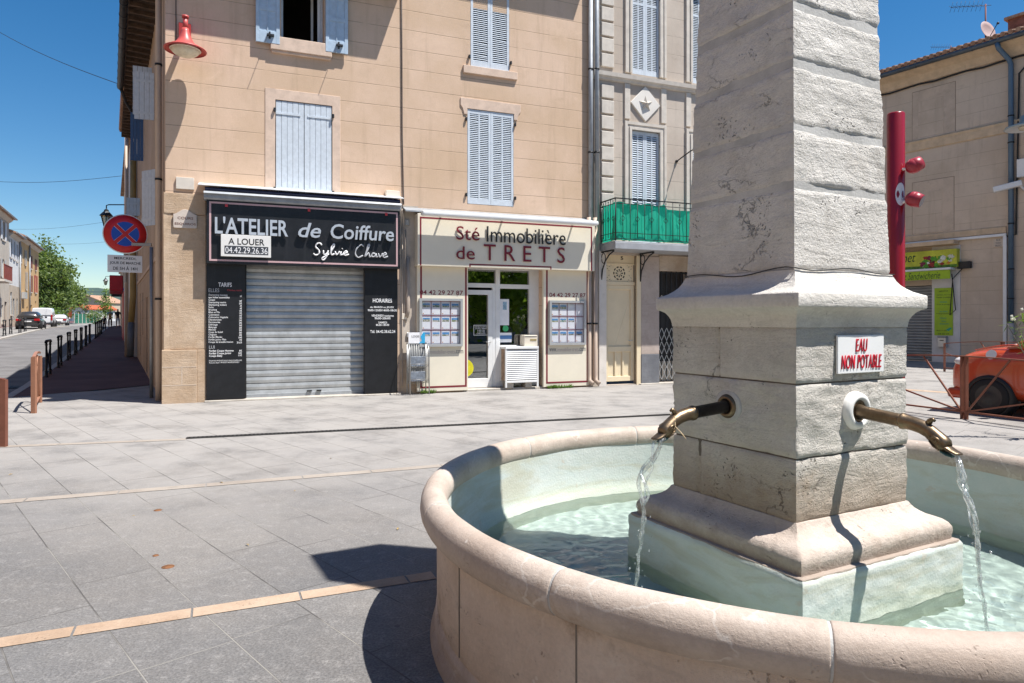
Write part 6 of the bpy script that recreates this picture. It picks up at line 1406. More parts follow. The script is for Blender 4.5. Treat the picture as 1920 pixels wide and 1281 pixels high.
p2 = ground(1771, 697); barrier(p2 - dR * 1.75, dR, 3.5, 'dark brown fan barrier behind the bonnet of the red car', M_bar, 1.0)
# left-hand pair at the mouth of the street
a, b = ground(63.5, 775), ground(74, 755)
def half_barrier(a, b, lab, mat, h=.98):
    a, b = Vector(a), Vector(b); t = thing('barrier', lab, 'barrier', a, 'brown metal barriers round the square'); d = b - a; L = d.length; d.normalize(); P = lambda s_, z: a + d * s_ + Vector((0, 0, z))
    for s_ in (0, L): MB().bar(P(s_, 0), P(s_, h - .06 * (s_ > 0)), .05, .075).build('post', mat, t)
    mb = MB(); n = 10
    for i in range(n):
        x0, x1 = L * i / n, L * (i + 1) / n; f = lambda x: h - .0 + .05 * math.sin(math.pi * x / L); mb.bar(P(x0, f(x0)), P(x1, f(x1)), .05, .025)
    mb.build('top_rail', mat, t); MB().bar(P(0, .12), P(L, .12), .045, .025).build('bottom_rail', mat, t)
    for x0, x1 in ((.04, L * .62), (L - .04, L * .35)): MB().bar(P(x0, .13), P(x1, h - .02), .024, .024).build('fan_bar', mat, t)
half_barrier(a, b, 'lighter brown barrier at the start of the black railings', M_bar2)
a = ground(7, 838); half_barrier(a, a + Vector((-1.75, .35, 0)), 'brown barrier cut by the left edge of the picture', M_bar, .86)
# ------------------------------------------------------------------ cars
M_tyre = M('tyre_rubber', (.018, .018, .019), .8, var=.2, bump=.1); M_rim = M('dark_wheel', (.05, .05, .052), .4, .6, var=.2, bump=0); M_trimk = M('black_trim', (.02, .02, .021), .5, var=.1, bump=0); M_cglass = glass_mat('car_glass', (.12, .13, .13), .10)
M_lampr = M('red_tail_lamp', (.40, .01, .015), .2, bump=0); M_lampc = M('clear_lamp', (.62, .60, .60), .12, var=.1, vs=30, bump=0)
def car_paint(name, col, metal=0.0): return M(name, col, .28, metal, var=.03, vs=1.5, bump=0, spec=.6, **{'Coat Weight': .8, 'Coat Roughness': .06})
def car(name, label, group, pos, head, prof, roof, width, paint, wheels, rear_lamps=True, front=False, wr=.31, van=False):
    """prof: (x, z_low, z_belt, half width) hull stations from rear (x=0) to nose; roof: (x, z, half width) stations of the glasshouse"""
    head = Vector(head).normalized(); side = Vector((head.y, -head.x, 0)); pos = Vector(pos)
    t = thing(name, label, 'van' if van else 'car', pos, group); F = Frame(pos, head, -side)             # a forward, b to the left
    rings = []
    NS = 14
    for x, zl, zb, hw in prof:
        pts = []
        for k in range(NS):                               # rounded box section
            a = 2 * math.pi * (k + .5) / NS; ca, sa = math.cos(a), math.sin(a); e = .42
            yy = hw * math.copysign(abs(ca) ** e, ca); zz = (zl + zb) / 2 + (zb - zl) / 2 * math.copysign(abs(sa) ** e, sa)
            if sa > 0: yy *= 1 - .06 * sa
            pts.append(F.p(x, yy, zz))
        rings.append(pts)
    body = MB().loft(rings).build('body', paint, t); sm = body.modifiers.new('sub', 'SUBSURF'); sm.levels = sm.render_levels = 2
    rg = []
    for x, z, hw, zb, hb in roof:
        rg.append([F.p(x, hb, zb), F.p(x, (hb + hw) / 2 + .02, (zb + z) / 2), F.p(x, hw, z - .05), F.p(x, hw * .82, z), F.p(x, 0, z + .02), F.p(x, -hw * .82, z), F.p(x, -hw, z - .05), F.p(x, -(hb + hw) / 2 - .02, (zb + z) / 2), F.p(x, -hb, zb)])
    L0 = rg[0]; cab = MB().loft(rg, True, True).build('cabin', paint, t)
    n = len(roof); mbg = MB()
    def gl(q, nm, off=.006):
        c = sum(q, Vector()) / len(q); nn = (q[1] - q[0]).cross(q[2] - q[0]).normalized(); cc = F.p(prof[len(prof) // 2][0], 0, .9)
        if nn.dot(c - cc) < 0: nn = -nn
        q = [c + (v - c) * .90 + nn * off for v in q]; MB().add(q, [list(range(len(q)))]).build(nm, M_cglass_solid, t, fix=False)
    gl([rg[0][0], rg[0][2], rg[0][6], rg[0][8]], 'rear_window', .02) if abs(roof[0][0] - roof[1][0]) < .05 else gl([rg[0][0], rg[1][2], rg[1][6], rg[0][8]], 'rear_window', .02)
    gl([rg[-1][0], rg[-2][2], rg[-2][6], rg[-1][8]], 'windscreen', .02)
    if not van:
        k = len(roof) // 2
        for i0, i1 in ((1, k), (k, n - 2)):
            if i1 > i0:
                for sd in (0, 8):
                    i2 = 2 if sd == 0 else 6; gl([rg[i0][sd], rg[i1][sd], rg[i1][i2], rg[i0][i2]], 'side_window', .012)
    for x in wheels:
        for sg in (-1, 1):
            hw = width / 2; c = F.p(x, sg * (hw - .09), wr); ax = F.ey * sg
            w_ = MB().lathe(c, [(wr * .62, -.09), (wr * .93, -.10), (wr, -.07), (wr, .085), (wr * .93, .118), (wr * .64, .112)], 32, ax).build('wheel', M_tyre, t)
            MB().lathe(c, [(0, .112), (wr * .2, .118), (wr * .25, .108), (wr * .5, .10), (wr * .58, .112), (wr * .66, .114)], 32, ax).build('rim', M_rim, w_)
            MB().lathe(c, [(wr * 1.18, -.16), (wr * 1.18, .106), (wr * 1.0, .106)], 32, ax).build('wheel_arch', M_trimk, w_)
    if rear_lamps:
        hw = prof[1][3]; zb = prof[1][2]; z0 = .78 if not van else .9
        for sg in (-1, 1): MB().box(F, prof[0][0] - .045, prof[0][0] + .16, sg * hw * (.50 if not van else .82), sg * hw * .97, z0 - (.09 if not van else .25), z0 + (.09 if not van else .3)).build('tail_lamp', M_lampr, t, bevel=.02)
        MB().box(F, prof[0][0] - .05, prof[0][0] + .02, -.26, .26, .60, .70).build('number_plate', M_wht, t); MB().box(F, prof[0][0] - .06, prof[0][0] + .2, -hw * .92, hw * .92, .28, .42).build('bumper', M_trimk, t, bevel=.02)
    for sg in (-1, 1): MB().obox(F.p(roof[-1][0] - .35, sg * (width / 2 + .07), roof[-1][3] + .08), F.ex * .05, F.ey * .09, Vector((0, 0, .07))).build('wing_mirror', paint, t, bevel=.02)
    return t, F
M_cglass_solid = M('dark_car_glass', (.012, .014, .015), .06, var=.1, bump=0, spec=.9)
# the red car: only its front quarter enters the picture
P = Vector((8.18 - .0, 11.55, 0)); hd = Vector((-.5, .866, 0))
prof = [(-3.05, .40, 1.10, .70), (-2.9, .24, 1.20, .80), (-2.2, .22, 1.24, .83), (-1.2, .22, 1.24, .835), (-.5, .22, 1.23, .83), (.05, .24, 1.18, .82), (.42, .26, 1.10, .79), (.64, .30, .97, .70), (.74, .36, .80, .60)]
roof = [(-2.95, 1.28, .62, 1.14, .76), (-2.55, 1.56, .56, 1.16, .79), (-1.75, 1.64, .56, 1.18, .80), (-1.0, 1.60, .55, 1.18, .80), (-.72, 1.45, .56, 1.18, .79), (-.22, 1.20, .60, 1.14, .74)]
ctr = P - Vector((-hd.y, hd.x, 0)) * -.0
side = Vector((hd.y, -hd.x, 0)); org = P + side * .74     # wheel nearest to us is the left front one
M_carred = car_paint('orange_red_car_paint', (.50, .062, .016))
t, F = car('parked_car', 'orange red hatchback parked behind the brown barrier at the right edge', None, org, hd, prof, roof, 1.66, M_carred, (0.0, -2.45), False, wr=.315)

for sg in (-1, 1): MB().ball(F.p(.46, sg * .62, .90), .17, 14, 10, (1.15, .8, .5)).build('headlight', M_lampc, t)
MB().box(F, .02, .74, -.74, .74, .24, .42).build('bumper', M_carred, t, bevel=.06, seg=3)
MB().box(F, -1.6, -.62, .825, .848, .50, .56).build('side_moulding', M_trimk, t, bevel=.01)
MB().disc(F.p(-.02, .80, 1.04), .085, F.ey + Vector((0, 0, .3)), 20).build('round_sticker', M_white, t, fix=False)
mb = MB().tube([F.p(.36, .52, 1.10), F.p(-.05, .62, 1.185), F.p(-.35, .66, 1.215)], .012, 6); mb.build('bonnet_edge', M_carred, t)
# ------------------------------------------------------------------ the street on the left
def at(px, y, z=None): return Vector(((px - HX) / FPX * y, y, 0 if z is None else z))
def g_at(p):
    w = (Vector((p.x, p.y, 0)) - RD.o).dot(RD.ex); return hill(w)
def gpt(px, y): p = at(px, y); p.z = g_at(p); return p
# no-parking sign on its bent post
M_galv = M('galvanised_post', (.30, .31, .32), .5, .6, var=.08, vs=10, bump=.03); M_sred = M('sign_red', (.52, .012, .015), .35, bump=0, var=.03); M_sblue = M('sign_blue', (.012, .07, .42), .35, bump=0, var=.03); M_swht = M('sign_white', (.72, .72, .72), .4, bump=0, var=.03)
b0 = ground(284, 746); Ys = b0.y
ns = thing('no_parking_sign', 'round red and blue no stopping sign on a bent grey post at the corner', 'road sign', b0)
zt = EYE - (459 - HY) * Ys / FPX; c0 = at(235, Ys - .12, EYE - (439 - HY) * (Ys - .12) / FPX)
fc = Vector((.52, -.854, 0)).normalized(); rt = Vector((-fc.y, fc.x, 0)) ; SG = Frame(c0, rt, fc)
MB().tube([b0, b0 + Vector((0, 0, zt - .05))], .038, 12).bar(b0 + Vector((0, 0, zt)), Vector((c0.x, c0.y + .1, zt)) - rt * .1, .05, .06).bar(Vector((c0.x, c0.y, c0.z - 1.0)) - fc * .05, c0 - fc * .05 + Vector((0, 0, .3)), .05, .04).build('post', M_galv, ns)
r0 = .41
MB().lathe(c0, [(0, -.012), (r0, -.012), (r0, .006), (r0 - .012, .010), (0, .010)], 48, fc).build('sign_disc', M_swht, ns)
MB().lathe(c0, [(r0 * .62, .0115), (r0 * .955, .0115), (r0 * .955, .0125), (r0 * .62, .0125)], 48, fc).build('red_ring', M_sred, ns)
for k in range(4):
    a0 = k * math.pi / 2 + math.pi / 4 + .16; a1 = a0 + math.pi / 2 - .32; pts = [(r0 * .13 * math.cos((a0 + a1) / 2), r0 * .13 * math.sin((a0 + a1) / 2))] + [(r0 * .62 * math.cos(a0 + (a1 - a0) * i / 10), r0 * .62 * math.sin(a0 + (a1 - a0) * i / 10)) for i in range(11)]
    MB().prism(SG, pts, .0115, .0125).build('blue_quarter', M_sblue, ns)
for s_ in (-1, 1): MB().obox(SG.p(0, .0120, 0), (SG.ex * s_ + Vector((0, 0, 1))).normalized() * r0 * .63, (SG.ex * -s_ + Vector((0, 0, 1))).normalized() * r0 * (.082 + .003 * s_), fc * (.001 + .0002 * s_)).build('red_bar', M_sred, ns)
pz1, pz0 = EYE - (479 - HY) * c0.y / FPX - c0.z, EYE - (511 - HY) * c0.y / FPX - c0.z
MB().box(SG, -.32, .31, -.01, .008, pz0, pz1).build('time_plate', M_swht, ns, bevel=.004)
hh = (pz1 - pz0)
for i, (s_, x) in enumerate((('MERCREDI,', .20), ('JOUR DE MARCHÉ', .28), ('DE 5H À 14H', .22))): text(s_, SG, (-x, x, pz1 - hh * (.27 + .3 * i), pz1 - hh * (.11 + .3 * i) + (.025 if i else 0)), .008, M_black, ns, depth=.003, bold=.012)
# black cross-braced barriers along the pavement
M_blk = M('black_railing_paint', (.012, .014, .018), .4, .3, var=.2, bump=.03)
def xbar(parent_lab, grp):
    t = thing('railing', parent_lab, 'railing', (0, 0, 0), grp); L = .95; h = .98; P = lambda a, z: Vector((0, a, z))
    for a in (0, L): MB().lathe(P(a, 0), [(.055, 0), (.055, .03), (.035, .05), (.035, .14), (.045, .16), (.028, .20), (.026, h - .10), (.04, h - .08), (.028, h - .05), (.028, h)], 10).build('post', M_blk, t)
    MB().tube([P(-.10, h - .01), P(0, h + .03), P(L, h + .03), P(L + .10, h - .01)], .038, 10).build('top_rail', M_blk, t)
    MB().bar(P(0, .16), P(L, h - .12), .03, .03).build('cross_bar', M_blk, t); MB().bar(P(L, .16), P(0, h - .12), .028, .028).build('cross_bar', M_blk, t); MB().bar(P(0, .14), P(L, .14), .03, .03).build('bottom_rail', M_blk, t)
    return t
rot = R(29)
proto = xbar('black railing nearest to the square on the street pavement', 'black railings along the pavement')
spots = [(7.9, 2.68), (11.2, 2.68), (14.6, 2.68), (17.8, 2.68), (21.0, 2.68), (24.2, 2.68), (27.3, 2.68), (33.4, 2.68), (36.0, 2.68), (38.6, 2.68), (41.2, 2.68)]
ords = ['', 'second', 'third', 'fourth', 'fifth', 'sixth', 'seventh', 'eighth', 'ninth', 'tenth', 'farthest']
for i, (w, D) in enumerate(spots):
    o = proto if i == 0 else copy_tree(proto); o.location = S(w, D, hill(w)); o.rotation_euler = (0, 0, rot)
    if i: o['label'] = '%s black railing along the right pavement%s' % (ords[i], ', counted from the square' if i < 10 else ' before the pedestrians')
for i, (px, y) in enumerate(((6, 44), (18, 47), (35.5, 49), (45.5, 52))):
    o = copy_tree(proto); p = gpt(px, y); o.location = p; o.rotation_euler = (0, 0, rot); o['group'] = 'black railings on the far side of the road'
    o['label'] = ('black railing at the left edge of the picture across the road', 'black railing left of the dark grey car across the road', 'black railing in front of the left half of the dark grey car', 'black railing in front of the middle of the dark grey car')[i]
# old houses across the road
M_h1 = render_mat('grey_beige_house', (.50, .44, .37), .3, 3, line=.004); M_h2 = M('white_house_render', (.66, .65, .63), .9, var=.06, vs=.6, bump=.1, dirt=.3, streak=True); M_h3 = M('orange_yellow_render', (.56, .36, .17), .9, var=.10, vs=.5, bump=.1, dirt=.3, dcol=(.30, .2, .1), streak=True); M_h2b = M('beige_ground_floor', (.46, .38, .29), .9, var=.12, vs=.8, bump=.1, dirt=.3)
M_purple = M('dark_red_shutter', (.16, .03, .045), .6, var=.1, bump=0); M_crim = M('crimson_shutter', (.42, .02, .05), .5, var=.1, bump=0); M_wsh = M('white_shutter', (.66, .66, .68), .6, var=.05, bump=0); M_gsh = M('grey_shutter', (.45, .43, .40), .6, var=.08, bump=0); M_balc = M('rust_red_balcony', (.25, .05, .03), .6, var=.15, bump=0)
DH = 11.6
LH = Frame(S(0, DH, 0), RD.ex, -RD.ey)
def lh(px, py=None, b=0):
    return LH.s(px, b) if py is None else EYE - (py - HY) * (LH.o.y + LH.ex.y * LH.s(px, b) + LH.ey.y * b) / FPX
def house(name, lab, a0, a1, ztop, wall, win, low=None, ov=.55, depth=9):
    z0 = hill(a0) - .3; t = thing(name, lab, 'building', LH.p((a0 + a1) / 2, 0, hill(a0)))
    holes = [(w[0], w[1], w[2], w[3], .16) for w in win]
    mb = MB(); wall_holes(mb, LH, a0, a1, z0 if low is None else low[0], ztop, holes)
    for a in (a0, a1): mb.add([LH.p(a, 0, z0), LH.p(a, -depth, z0), LH.p(a, -depth, ztop), LH.p(a, 0, ztop)], [(0, 1, 2, 3)])
    mb.build('wall', wall, t)
    if low: m2 = MB(); wall_holes(m2, LH, a0, a1, z0, low[0], [h for h in holes if h[3] <= low[0]]); m2.build('ground_floor_wall', low[1], t)
    fr_ = Frame(LH.p(a0, 0, 0), LH.ey, LH.ex)
    MB().prism(fr_, [(0, ztop - .35), (.18, ztop - .22), (.35, ztop - .05), (.35, ztop + .02), (0, ztop + .02)], 0, a1 - a0).build('cornice', M_trim, t)
    rf = MB().prism(fr_, [(ov, ztop + .02), (ov, ztop + .15), (-depth / 2, ztop + 2.0), (-depth, ztop + .15), (-depth, ztop + .02)], -.1, a1 - a0 + .1).build('roof', M_tile, t)
    MB().tube([LH.p(a0, ov + .08, ztop + .06), LH.p(a1, ov + .08, ztop + .06)], .09, 8).build('gutter', M_zinc, rf)
    for w in win:
        a, b, c, d, sh = w[:5]; wn = MB().add([LH.p(a, -.15, c), LH.p(b, -.15, c), LH.p(b, -.15, d), LH.p(a, -.15, d)], [(0, 1, 2, 3)]).build('door' if len(w) > 5 else 'window', M_cglass_solid if len(w) < 6 else w[5], t)
        if len(w) < 6:
            MB().box(LH, (a + b) / 2 - .04, (a + b) / 2 + .04, -.14, -.10, c, d).box(LH, a, a + .06, -.14, -.10, c, d).box(LH, b - .06, b, -.14, -.10, c, d).build('frame', M_wht, wn); MB().box(LH, a - .1, b + .1, -.05, .10, c - .12, c).build('sill', M_trim, wn)
        if sh is not None:
            hw = (b - a) / 2
            for x0, x1, ang in ((a - hw, a, 1), (b, b + hw, -1)): MB().box(LH, x0 + .02, x1 - .02, .03, .07, c, d).build('shutter', sh, wn)
    return t
B1 = lh(17); B2 = lh(35.5); B3 = lh(72.5); A0 = lh(-6)
def wn(px0, px1, yt, yb, sh, *k): x0, x1 = lh(px0), lh(px1); m = (px0 + px1) / 2; return (x0, x1, lh(m, yb), lh(m, yt), sh, *k)
h1 = house('town_house', 'grey beige town house with a rust red balcony at the left edge', A0 - 8, B1, lh(15, 411), M_h1, [wn(3.5, 8.5, 416, 450, M_wsh), wn(3, 8, 486, 520, M_gsh), wn(3, 6, 572, 606, None), wn(8.5, 13, 566, 618, None, M('brown_door', (.10, .05, .03), .6, bump=0))])
zb = lh(8, 530); MB().box(LH, A0 - 3, lh(24, b=1.0), 0, 1.0, zb - .2, zb).build('balcony_slab', M_trim, h1)
rl_ = thing('balcony_railing', 'rust red balcony railing on the grey beige town house', 'railing', LH.p(lh(10), .9, zb)); mb = MB(); x0, x1 = A0 - 3, lh(24, b=1.0)
for i in range(40): mb.box(LH, x0 + (x1 - x0) * i / 40, x0 + (x1 - x0) * i / 40 + .09, .93, .97, zb, zb + 1.25)
mb.box(LH, x0, x1, .91, .99, zb + 1.25, zb + 1.33).build('slatted_panel', M_balc, rl_)
h2 = house('white_house', 'narrow white house with tall white shutters across the road', B1 + .02, B2, lh(27, 443), M_h2, [wn(19.0, 21.5, 448, 483, M_wsh), wn(25, 27.2, 453, 487, M_wsh), wn(30.5, 32.5, 459, 491, M_wsh), wn(19.5, 22.5, 548, 590, None), wn(24, 27, 560, 600, None, M('grey_door', (.12, .12, .12), .6, bump=0)), wn(31, 33, 560, 602, None, M('green_door', (.06, .09, .07), .6, bump=0))], low=(lh(26, 536), M_h2b))
h3 = house('orange_house', 'long orange yellow house with dark red shutters beside the plane tree', B2 + .02, B3, lh(55, 457), M_h3, [wn(38, 39.5, 462, 492, M_gsh), wn(46.5, 48.3, 470, 497, M_gsh), wn(57.5, 59, 480, 504, M_purple), wn(66, 67.5, 487, 507, M_purple), wn(48.2, 49.8, 510, 543, M_gsh), wn(57.5, 59.2, 517, 548, M_purple), wn(65.5, 68, 517, 549, M_crim), wn(41, 43, 548, 560, None), wn(50, 52, 575, 606, None, M_purple), wn(57.5, 60, 572, 606, None, M('brown_shop_door', (.14, .06, .03), .6, bump=0)), wn(66, 68, 565, 606, None, M_purple)])
pipe([LH.p(B2 - .1, .12, hill(B2)), LH.p(B2 - .1, .12, lh(35.5, 450))], .08, M_zinc, h3); pipe([LH.p(lh(53.5), .12, hill(90)), LH.p(lh(53.5), .12, lh(53.5, 459))], .08, M_zinc, h3)
MB().box(LH, lh(40), lh(44.5), .02, .35, lh(42, 560), lh(42, 548)).build('air_unit', M_box, h3)
# street side beyond the corner building
def rhouse(name, lab, w0, w1, off, h, mat, parts=()):
    F_ = Frame(ST.p(0, off, 0), ST.ex, ST.ey); t = thing(name, lab, 'building', F_.p((w0 + w1) / 2, 0, hill(w0)))
    holes = [(*p_, .15) for p_ in parts]; mb = MB(); wall_holes(mb, F_, w0, w1, -.2, h, holes)
    for a in (w0, w1): mb.add([F_.p(a, 0, -.2), F_.p(a, -8, -.2), F_.p(a, -8, h), F_.p(a, 0, h)], [(0, 1, 2, 3)])
    mb.build('wall', mat, t)
    for p_ in parts: MB().add([F_.p(p_[0], -.14, p_[2]), F_.p(p_[1], -.14, p_[2]), F_.p(p_[1], -.14, p_[3]), F_.p(p_[0], -.14, p_[3])], [(0, 1, 2, 3)]).build('window', M_cglass_solid, t)
    q_ = Frame(F_.p(w0, 0, 0), F_.ey, F_.ex); MB().prism(q_, [(.18, h), (.18, h + .12), (-4, h + 1.7), (-8, h + .12), (-8, h)], 0, w1 - w0).build('roof', M_tile, t); return t, F_
ra, FRa = rhouse('white_street_house', 'white plastered house next to the corner building along the street', 15.8, 30.8, .22, 8.9, M_h2, [(18, 18.9, 1.2, 2.6), (18, 19, 4.2, 6.0), (22, 23, 4.2, 6.0), (26, 27, 4.2, 6.0)])
M_ochrep = M('ochre_cast_pipe', (.34, .24, .09), .6, var=.1, bump=.03)
pr_ = pipe([ST.p(15.2, .22, 1.55), ST.p(15.2, .16, 2.6), ST.p(15.35, .16, 4.2), ST.p(15.5, .14, 8.6)], .11, M_ochrep, ra); pr_['label'] = 'ochre downpipe between the corner building and the white house'
pipe([ST.p(14.9, .26, .25), ST.p(15.2, .22, 1.55)], .12, M('slate_pipe_shoe', (.13, .14, .15), .6, var=.1, bump=0), ra)
pipe([FRa.p(16.0, .14, .2), FRa.p(16.0, .14, 9.2)], .07, M_beigepipe, ra)
rbk, FRb = rhouse('red_shop_house', 'house with a crimson shop front further along the street', 30.85, 42, .0, 7.4, M_h1, [(33, 34, 4, 5.6), (37, 38, 4, 5.6)])
M_rsh = M('crimson_shop_paint', (.45, .01, .02), .45, var=.06, bump=0)
MB().box(FRb, 31.0, 36.5, .005, .25, .2, 3.4).build('shop_front', M_rsh, rbk, bevel=.02); MB().box(FRb, 31, 36.8, .26, .95, 3.4, 4.3).build('awning_box', M_rsh, rbk, bevel=.03)
rc_, FRc = rhouse('grey_street_house', 'grey house with shop signs far along the right pavement', 42.05, 62, -.35, 6.6, M_h1, [(46, 47, 4, 5.4), (52, 53, 4, 5.4), (58, 59, 4, 5.4), (48, 50, 1.2, 3.2)])
rd_, FRd = rhouse('far_street_house', 'far pale house closing the right side of the street', 62.05, 84, -.2, 7.6, M_h2b, [(66, 67, 4.5, 6), (72, 73, 4.5, 6)])
def hsign(F_, w, z, sx_, sz_, col, lab, body, off=1.3):
    t = thing('shop_sign', lab, 'sign', F_.p(w, 0, z)); n_ = Vector((-F_.ex.x, -F_.ex.y, 0)); fr_ = Frame(F_.p(w, .15, z), F_.ey, -F_.ex); MB().box(fr_, 0, sx_, -.08, .08, 0, sz_).build('sign_board', col, t, bevel=.02); text(body, Frame(F_.p(w, .15 + sx_, z), -F_.ey, -F_.ex), (.1, sx_ - .1, sz_ * .3, sz_ * .7), .082, M_ink, t, depth=.003, bold=.02); MB().bar(F_.p(w, 0, z + sz_ * .8), F_.p(w, .2, z + sz_ * .8), .05, .05).build('sign_bracket', M_iron, t)
hsign(FRc, 52, 3.9, .95, .55, M_sblue, 'small navy projecting sign high over the far pavement', 'PRESSE'); hsign(FRb, 39, 3.3, .7, .6, M_iron, 'black square projecting sign beside the navy sign', 'BAR')
def lantern(o, wallp, lab, k=1.0):
    t = thing('wall_lantern', lab, 'street lamp', wallp); o = Vector(o); M_lg = glass_mat('lantern_glass', (.75, .74, .70), .15)
    MB().lathe(o, [(.10 * k, -.02), (.21 * k, .40 * k), (.20 * k, .41 * k), (.09 * k, -.01)], 6, smooth=False).build('lantern_glass', M_lg, t)
    mb = MB().lathe(o, [(.255 * k, .40 * k), (.21 * k, .46 * k), (.12 * k, .56 * k), (.08 * k, .60 * k), (.09 * k, .63 * k), (.03 * k, .68 * k), (0, .70 * k)], 6, smooth=False).lathe(o, [(0, -.06 * k), (.05 * k, -.04 * k), (.115 * k, -.015 * k), (.115 * k, .01 * k)], 6, smooth=False)
    for i in range(6):
        a = i * math.pi / 3; u_ = Vector((math.cos(a), math.sin(a), 0)); mb.bar(o + u_ * .105 * k, o + u_ * .215 * k + Vector((0, 0, .40 * k)), .02 * k, .02 * k)
    mb.build('lantern_frame', M_blk, t); top = o + Vector((0, 0, .70 * k))
    MB().tube([top, top + Vector((0, 0, .12 * k)), top + Vector((0, 0, .15 * k)) + (Vector(wallp) - o) * .1, Vector((wallp[0], wallp[1], top.z + .15 * k))], .022 * k, 8).build('bracket_arm', M_blk, t)
Yl = 27.0; o = at(199.5, Yl, EYE - (424 - HY) * Yl / FPX); lantern(o, FRa.p(16.0 + .2, 0, o.z), 'black wall lantern hanging just above the no stopping sign')
Yl = 55; o = at(198, Yl, EYE - (534 - HY) * Yl / FPX); lantern(o, at(212, Yl, o.z), 'small distant lantern over the far pavement', .8)
# far end of the street
M_far = M('far_gable_render', (.52, .42, .31), .9, var=.05, vs=.3, bump=0)
def gable(name, lab, px0, px1, ybase, yeave, yridge, Y, wall, roofm, ridge_px=None):
    x0, x1 = at(px0, Y).x, at(px1, Y).x; zz = lambda y_: EYE - (y_ - HY) * Y / FPX; F_ = Frame((x0, Y, 0), (1, 0, 0), (0, -1, 0)); W = x1 - x0; rx = W / 2 if ridge_px is None else at(ridge_px, Y).x - x0
    t = thing(name, lab, 'building', (x0 + W / 2, Y, 0)); MB().prism(F_, [(0, -2), (W, -2), (W, zz(yeave)), (rx, zz(yridge)), (0, zz(yeave))], -12, 0).build('wall', wall, t)
    for (a, b) in (((-.3, zz(yeave) - .1), (rx, zz(yridge) + .1)), ((W + .3, zz(yeave) - .1), (rx, zz(yridge) + .1))):
        MB().prism(F_, [a, b, (b[0], b[1] + .25), (a[0], a[1] + .25)], -12.5, .5).build('roof', roofm, t)
    return t, F_, zz
g_, Fg, zg = gable('gabled_hall', 'large beige gabled hall at the far end of the street', 150, 196, 603, 568, 555, 210, M_far, M_tile, 163)
tag(MB().box(Fg, 21, 26, .1, .3, zg(589), zg(577)).build('hall_sign', M_ink, None, Fg.p(21, .2, zg(589))), 'white notice board on the beige gabled hall', 'sign')
g_, Fg, zg = gable('white_cottage', 'small white house with an orange red tiled roof under the plane tree', 135, 157, 603, 580, 574, 150, M_h2, M('orange_red_tiles', (.42, .10, .04), .8, var=.2, vs=1, bump=0), 146)
MB().box(Fg, 1.2, 1.9, 0, .05, zg(592), zg(584)).build('window', M_cglass_solid, g_)
x_ = at(123, 152).x; F_ = Frame((x_, 152, 0), (1, 0, 0), (0, -1, 0)); o = thing('tiled_annex', 'low annex with a red tiled roof left of the white house', 'building', (x_ + .7, 152, 0)); MB().box(F_, 0, 1.9, -8, 0, -1, 2.4).build('wall', M_h2, o); MB().prism(F_, [(-.2, 2.4), (2.0, 2.4), (2.0, 4.6), (1.1, 4.2)], -8, .2).build('roof', M('orange_red_tiles', (.42, .10, .04)), o)
p0, p1 = at(140, 120), at(182, 128); p0.z = p1.z = g_at(p0); fn = thing('green_fence', 'dark green fence across the end of the street', 'fence', p0); up_ = Vector((0, 0, 1))
MB().obox((p0 + p1) / 2 + up_ * .85, (p1 - p0) / 2, Vector((0, .04, 0)), up_ * .85).build('fence_panel', M('green_fence_mesh', (.03, .16, .11), .7, var=.15, vs=2, bump=0), fn)
for i in range(7): MB().obox(p0 + (p1 - p0) * i / 6 + up_ * .95 - Vector((0, .1, 0)), Vector((.06, 0, 0)), Vector((0, .06, 0)), up_ * .95).build('post', M_trim, fn)
# hills
M_hill = M('wooded_hill', (.045, .075, .06), .95, var=.25, vs=.01, bump=0)
mb = MB(); vs = []; n = 60
for j, (y, k) in enumerate(((900, 0), (1300, .8), (1700, 1.0), (2100, .75), (2500, 0))):
    for i in range(n + 1):
        x = -2400 + 3400 * i / n; h = (85 + 34 * mnoise.noise(Vector((x * .0022, y * .001, 1))) + 12 * mnoise.noise(Vector((x * .008, y * .003, 5)))) * k; h *= .55 + .45 * math.exp(-((x + 1090) / 560) ** 2); vs.append((x, y, h + (-4 if k == 0 else 0)))
mb.add(vs, [(j * (n + 1) + i, j * (n + 1) + i + 1, (j + 1) * (n + 1) + i + 1, (j + 1) * (n + 1) + i) for j in range(4) for i in range(n)], True); struct(mb.build('hills', M_hill, None, (0, 0, 0)))
